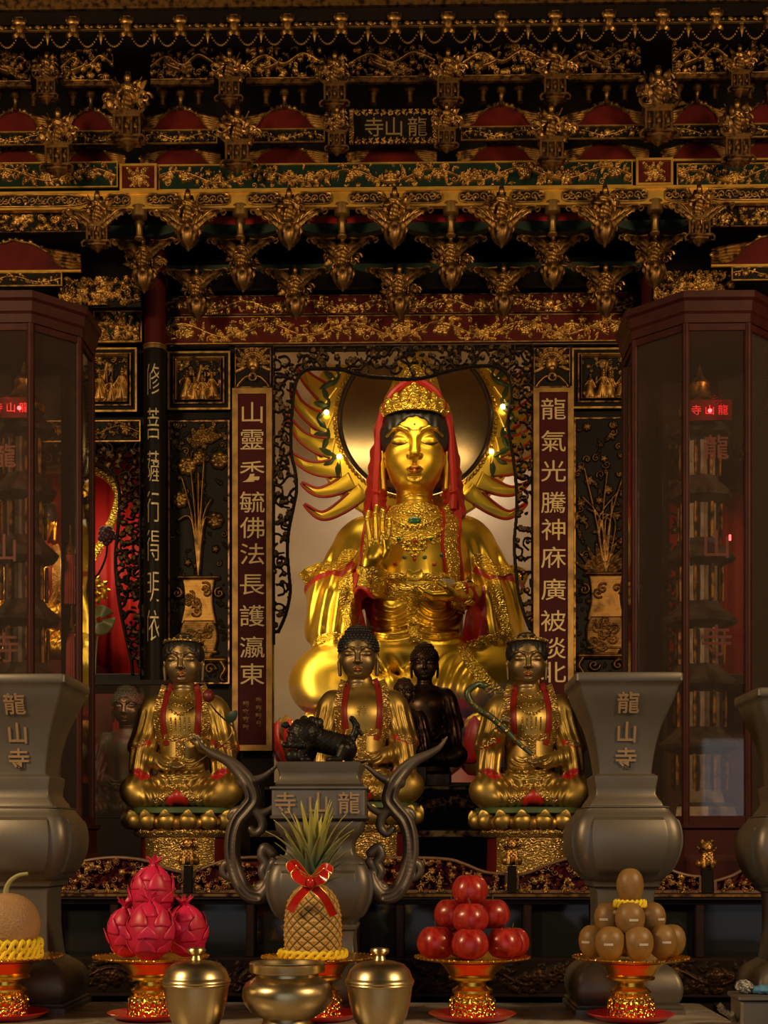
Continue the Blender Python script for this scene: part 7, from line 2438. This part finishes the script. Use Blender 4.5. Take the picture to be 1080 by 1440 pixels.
tag(link('statue_plinth', MB().box(-.34, .34, -.2, .25, 0, zL - .02 - O(52, 948, 7.14).z - .0005, .01).mesh(), M['red_lacquer'], loc=(O(52, 930, DL).x, DL, O(52, 948, 7.14).z + .0005)), 'red plinth under the gilded statue of the left side niche', 'plinth')
gl = thing('gold_lotus', 'open golden lotus flower seen against the red curtain of the left niche', 'flower', O(132, 832, 7.27)); s = S(7.27)
pm = MB()
for k in range(11):
    a = 2 * PI * k / 11
    blade(pm, (0, 0, 0), (26 * math.cos(a), -8, 22 * math.sin(a)), 11, 6)
for k in range(7):
    a = 2 * PI * (k + .4) / 7
    blade(pm, (0, -4, 0), (15 * math.cos(a), -14, 13 * math.sin(a)), 9, 5)
link('petal', pm.mesh(scale=s), M['gold'], gl); link('flower_heart', MB().ball((0, -9, 0), 5, 10, 8).mesh(scale=s), M['gold_emb'], gl)
link('stem', MB().tube([tuple(p_) for p_ in spline([(0, 0, 0), (-6, 6, -40), (-4, 8, -90), (-8, 8, -136)], 5)], 2, 6).mesh(scale=s), M['leaf_green'], gl)
gf = thing('lotus_leaf', 'round olive lotus leaf under the golden lotus in the left niche', 'leaf', O(140, 872, 7.2))
G = []
for i in range(9):
    rr = 4 + 18 * i / 8; G.append([(rr * math.cos(a) * 1.0, -3 + 2.5 * math.sin(4 * a) * i / 8 + rr * .15, rr * math.sin(a) * .95) for a in np.linspace(.5, 6.5, 33)])
o_ = link('leaf_blade', MB().grid(np.array(G)).mesh(scale=s), noise_color(mat('olive leaf', (.14, .13, .03), .45), (.08, .09, .03), 12), gf); o_.modifiers.new('t', 'SOLIDIFY').thickness = .004
link('leaf_stem', MB().tube([tuple(p_) for p_ in spline([(0, 2, 0), (-6, 4, -40), (-8, 4, -96)], 5)], 1.6, 6).mesh(scale=s), M['leaf_green'], gf)
pf = thing('purple_flower', 'dark purple rose on a curved stem in front of the red curtain', 'flower', O(151, 753, 7.15)); s = S(7.15)
pm = MB()
for k in range(16):
    a = k * 2.4; rr = 3 + 11 * k / 16
    pm.ball((rr * math.cos(a) * .8, -8 + rr * .5, rr * math.sin(a) * .8), (5.5, 3, 5.0), 8, 6)
link('bloom', pm.mesh(scale=s), mat('dark purple petals', (.045, .008, .022), .55), pf)
link('stem', MB().tube([tuple(p_) for p_ in spline([(0, 0, -6), (-2, 0, -30), (-12, 2, -52), (-26, 4, -70), (-34, 6, -120), (-36, 8, -214)], 5)], 1.5, 6).mesh(scale=s), M['bronze_dark'], pf)
# red curtain with soft folds, upper and lower part
M['curtain'] = mat('red curtain cloth', (.42, .010, .008), .65)
for (x0, x1, y0, y1, D_, nm) in ((-140, 200, 642, 955, 7.9, 'upper red curtain hanging behind the golden scarf in the left niche'), (938, 1270, 642, 955, 7.9, 'dark red curtain in the right side niche behind the glass cabinet')):
    s = S(D_); w = x1 - x0; h = y1 - y0; q = random.Random(x0)
    xs = np.linspace(-w / 2, w / 2, 240); ph = np.cumsum(np.array([q.uniform(.08, .2) for _ in xs]))
    G = [[(x, 4 * math.sin(p_ * 1.6) + 1.5 * math.sin(p_ * 3.7), z_) for z_ in (0, h * .5, h)] for x, p_ in zip(xs, ph)]
    o_ = link('red_curtain', MB().grid(np.array(G)).mesh(scale=s), M['curtain'], None, loc=O((x0 + x1) / 2, y1, D_)); tag(o_, nm, 'curtain'); o_.modifiers.new('t', 'SOLIDIFY').thickness = .006
# glass front of the lower case at the left with a robed figure behind it
a_, b_ = O(122, 1150, 6.3), O(212, 962, 6.3)
cs = thing('glass_case', 'low glazed case with red cloth strips left of the gilded statue with the bud', 'glass case', (O(163, 1150, 6.3).x, 6.3, AZ))
w2 = O(266, 1150, 6.3).x - O(60, 1150, 6.3).x
zt2 = O(150, 956, 6.3).z - AZ; zb2 = O(150, 1150, 6.3).z - AZ
link('case_base', MB().box(-w2 / 2, w2 / 2, 0, .6, -AZ, zb2, .005).mesh(), M['lacquer_black'], cs)
link('case_frame', frame_mb(w2, zt2 - zb2, .022, .02, y=.02).mesh(), M['lacquer_black'], cs, loc=(0, 0, zb2))
link('mullion', MB().box(-w2 / 2 + .2, -w2 / 2 + .23, 0, .02, zb2 + .02, zt2 - .02).mesh(), M['wood_red'], cs)
link('glass_pane', MB().box(-w2 / 2 + .02, w2 / 2 - .02, .008, .012, zb2 + .02, zt2 - .02).mesh(), M['glass_case'], cs)
link('case_back', MB().box(-w2 / 2, w2 / 2, .58, .6, zb2, zt2).mesh(), M['red_lacquer'], cs)
for k, x in enumerate((-.10, -.02, .07)):
    G = [[(x + .035 * u, .55 + .006 * math.sin(u * 7 + k), z_) for z_ in np.linspace(zb2 + .01, zt2 - .02, 4)] for u in np.linspace(-1, 1, 12)]
    o_ = link('cloth_strip', MB().grid(np.array(G)).mesh(), M['curtain'], cs); o_.modifiers.new('t', 'SOLIDIFY').thickness = .004
D_ = 6.62
rf = medium('robed_statue', 'dark green robed figure with a red skirt behind the left glass case', 'meditate', 178, D_, noise_color(mat('dark green robe', (.03, .035, .022), .5), (.06, .012, .01), 14, .45, .6), M['bronze_dark'], 'snail', sc=.74, py=1148, seat_on=False, red=False, emb=False)
rf.location.z = AZ + zb2 + .014
# ================================================================== camera and light
cam = bpy.data.cameras.new('camera'); co_ = bpy.data.objects.new('camera', cam); C.objects.link(co_)
cam.sensor_fit = 'AUTO'; cam.sensor_width = 36; cam.lens = FPX / 1440 * 36
cam.shift_y = (HY - 720) / 1440
cam.clip_start = .05; cam.clip_end = 60
co_.location = (0, 0, CAMZ); co_.rotation_euler = (PI / 2, 0, YAW)
bpy.context.scene.camera = co_


def area(name, loc, tgt, sx, sy, power, col, spread=None):
    l = bpy.data.lights.new(name, 'AREA'); l.shape = 'RECTANGLE'; l.size = sx; l.size_y = sy; l.energy = power; l.color = col
    if spread: l.spread = math.radians(spread)
    o = bpy.data.objects.new(name, l); C.objects.link(o); o.location = loc
    o.rotation_euler = (Vector(tgt) - o.location).to_track_quat('-Z', 'Y').to_euler()
    return o


# daylight comes in by the two doors of the hall; unseen warm fill lights added at both sides; small lamps inside the niches
def portal(name, x0, x1, z0, z1):
    o = area(name, ((x0 + x1) / 2, -3.05, (z0 + z1) / 2), ((x0 + x1) / 2, 5, (z0 + z1) / 2), x1 - x0, z1 - z0, 1, (1, 1, 1)); o.data.cycles.is_portal = True


portal('door_portal', -2.3, 1.9, 0, 3.4); portal('side_door_portal', 2.55, 3.15, 0, 2.3)
area('hall_fill', (-3.1, 1.2, 3.4), (-.4, 6.3, 3.4), .8, .8, 135, (1.0, .68, .34))  # added fill light, no lantern modelled here
area('hall_fill', (3.1, 1.2, 3.4), (.4, 6.3, 3.4), .8, .8, 135, (1.0, .68, .34))
area('niche_lamp', (-.15, 7.35, 4.05), (-.1, 8.0, 2.2), 1.1, .12, 8, (1.0, .77, .38))
area('niche_lamp', (.1, 8.9, 3.95), (0, 9.2, 2.3), 1.0, .1, 6, (1.0, .80, .55))  # extra light added to brighten the niche back wall
area('niche_lamp', (-.72, 7.45, 2.5), (.1, 8.2, 2.2), .15, .9, 3.5, (1.0, .76, .36))
area('side_niche_lamp', (-1.75, 7.25, 3.2), (-1.75, 7.9, 2.4), .8, .1, 5, (1.0, .72, .42))
area('case_lamp', (-1.28, 6.45, 2.08), (-1.28, 6.8, 1.5), .4, .06, .8, (1.0, .72, .42))
for px in (1010, 10):  # red point lights added to lift the dark cabinet insides
    l = bpy.data.lights.new('cabinet_red_fill', 'POINT'); l.energy = .35; l.color = (1, .03, .04); l.shadow_soft_size = .02
    o = bpy.data.objects.new('cabinet_red_fill', l); C.objects.link(o); o.location = O(px, 562, 4.575)
w = bpy.data.worlds.new('world'); bpy.context.scene.world = w; w.use_nodes = True
w.node_tree.nodes['Background'].inputs[0].default_value = (.92, .93, 1.0, 1); w.node_tree.nodes['Background'].inputs[1].default_value = .52
sc = bpy.context.scene
sc.view_settings.view_transform = 'Standard'; sc.view_settings.look = 'None'; sc.view_settings.gamma = 1; sc.view_settings.exposure = 0.0; sc.view_settings.use_curve_mapping = False
sc.cycles.use_denoising = True
sc.cycles.max_bounces = 8; sc.cycles.transparent_max_bounces = 12
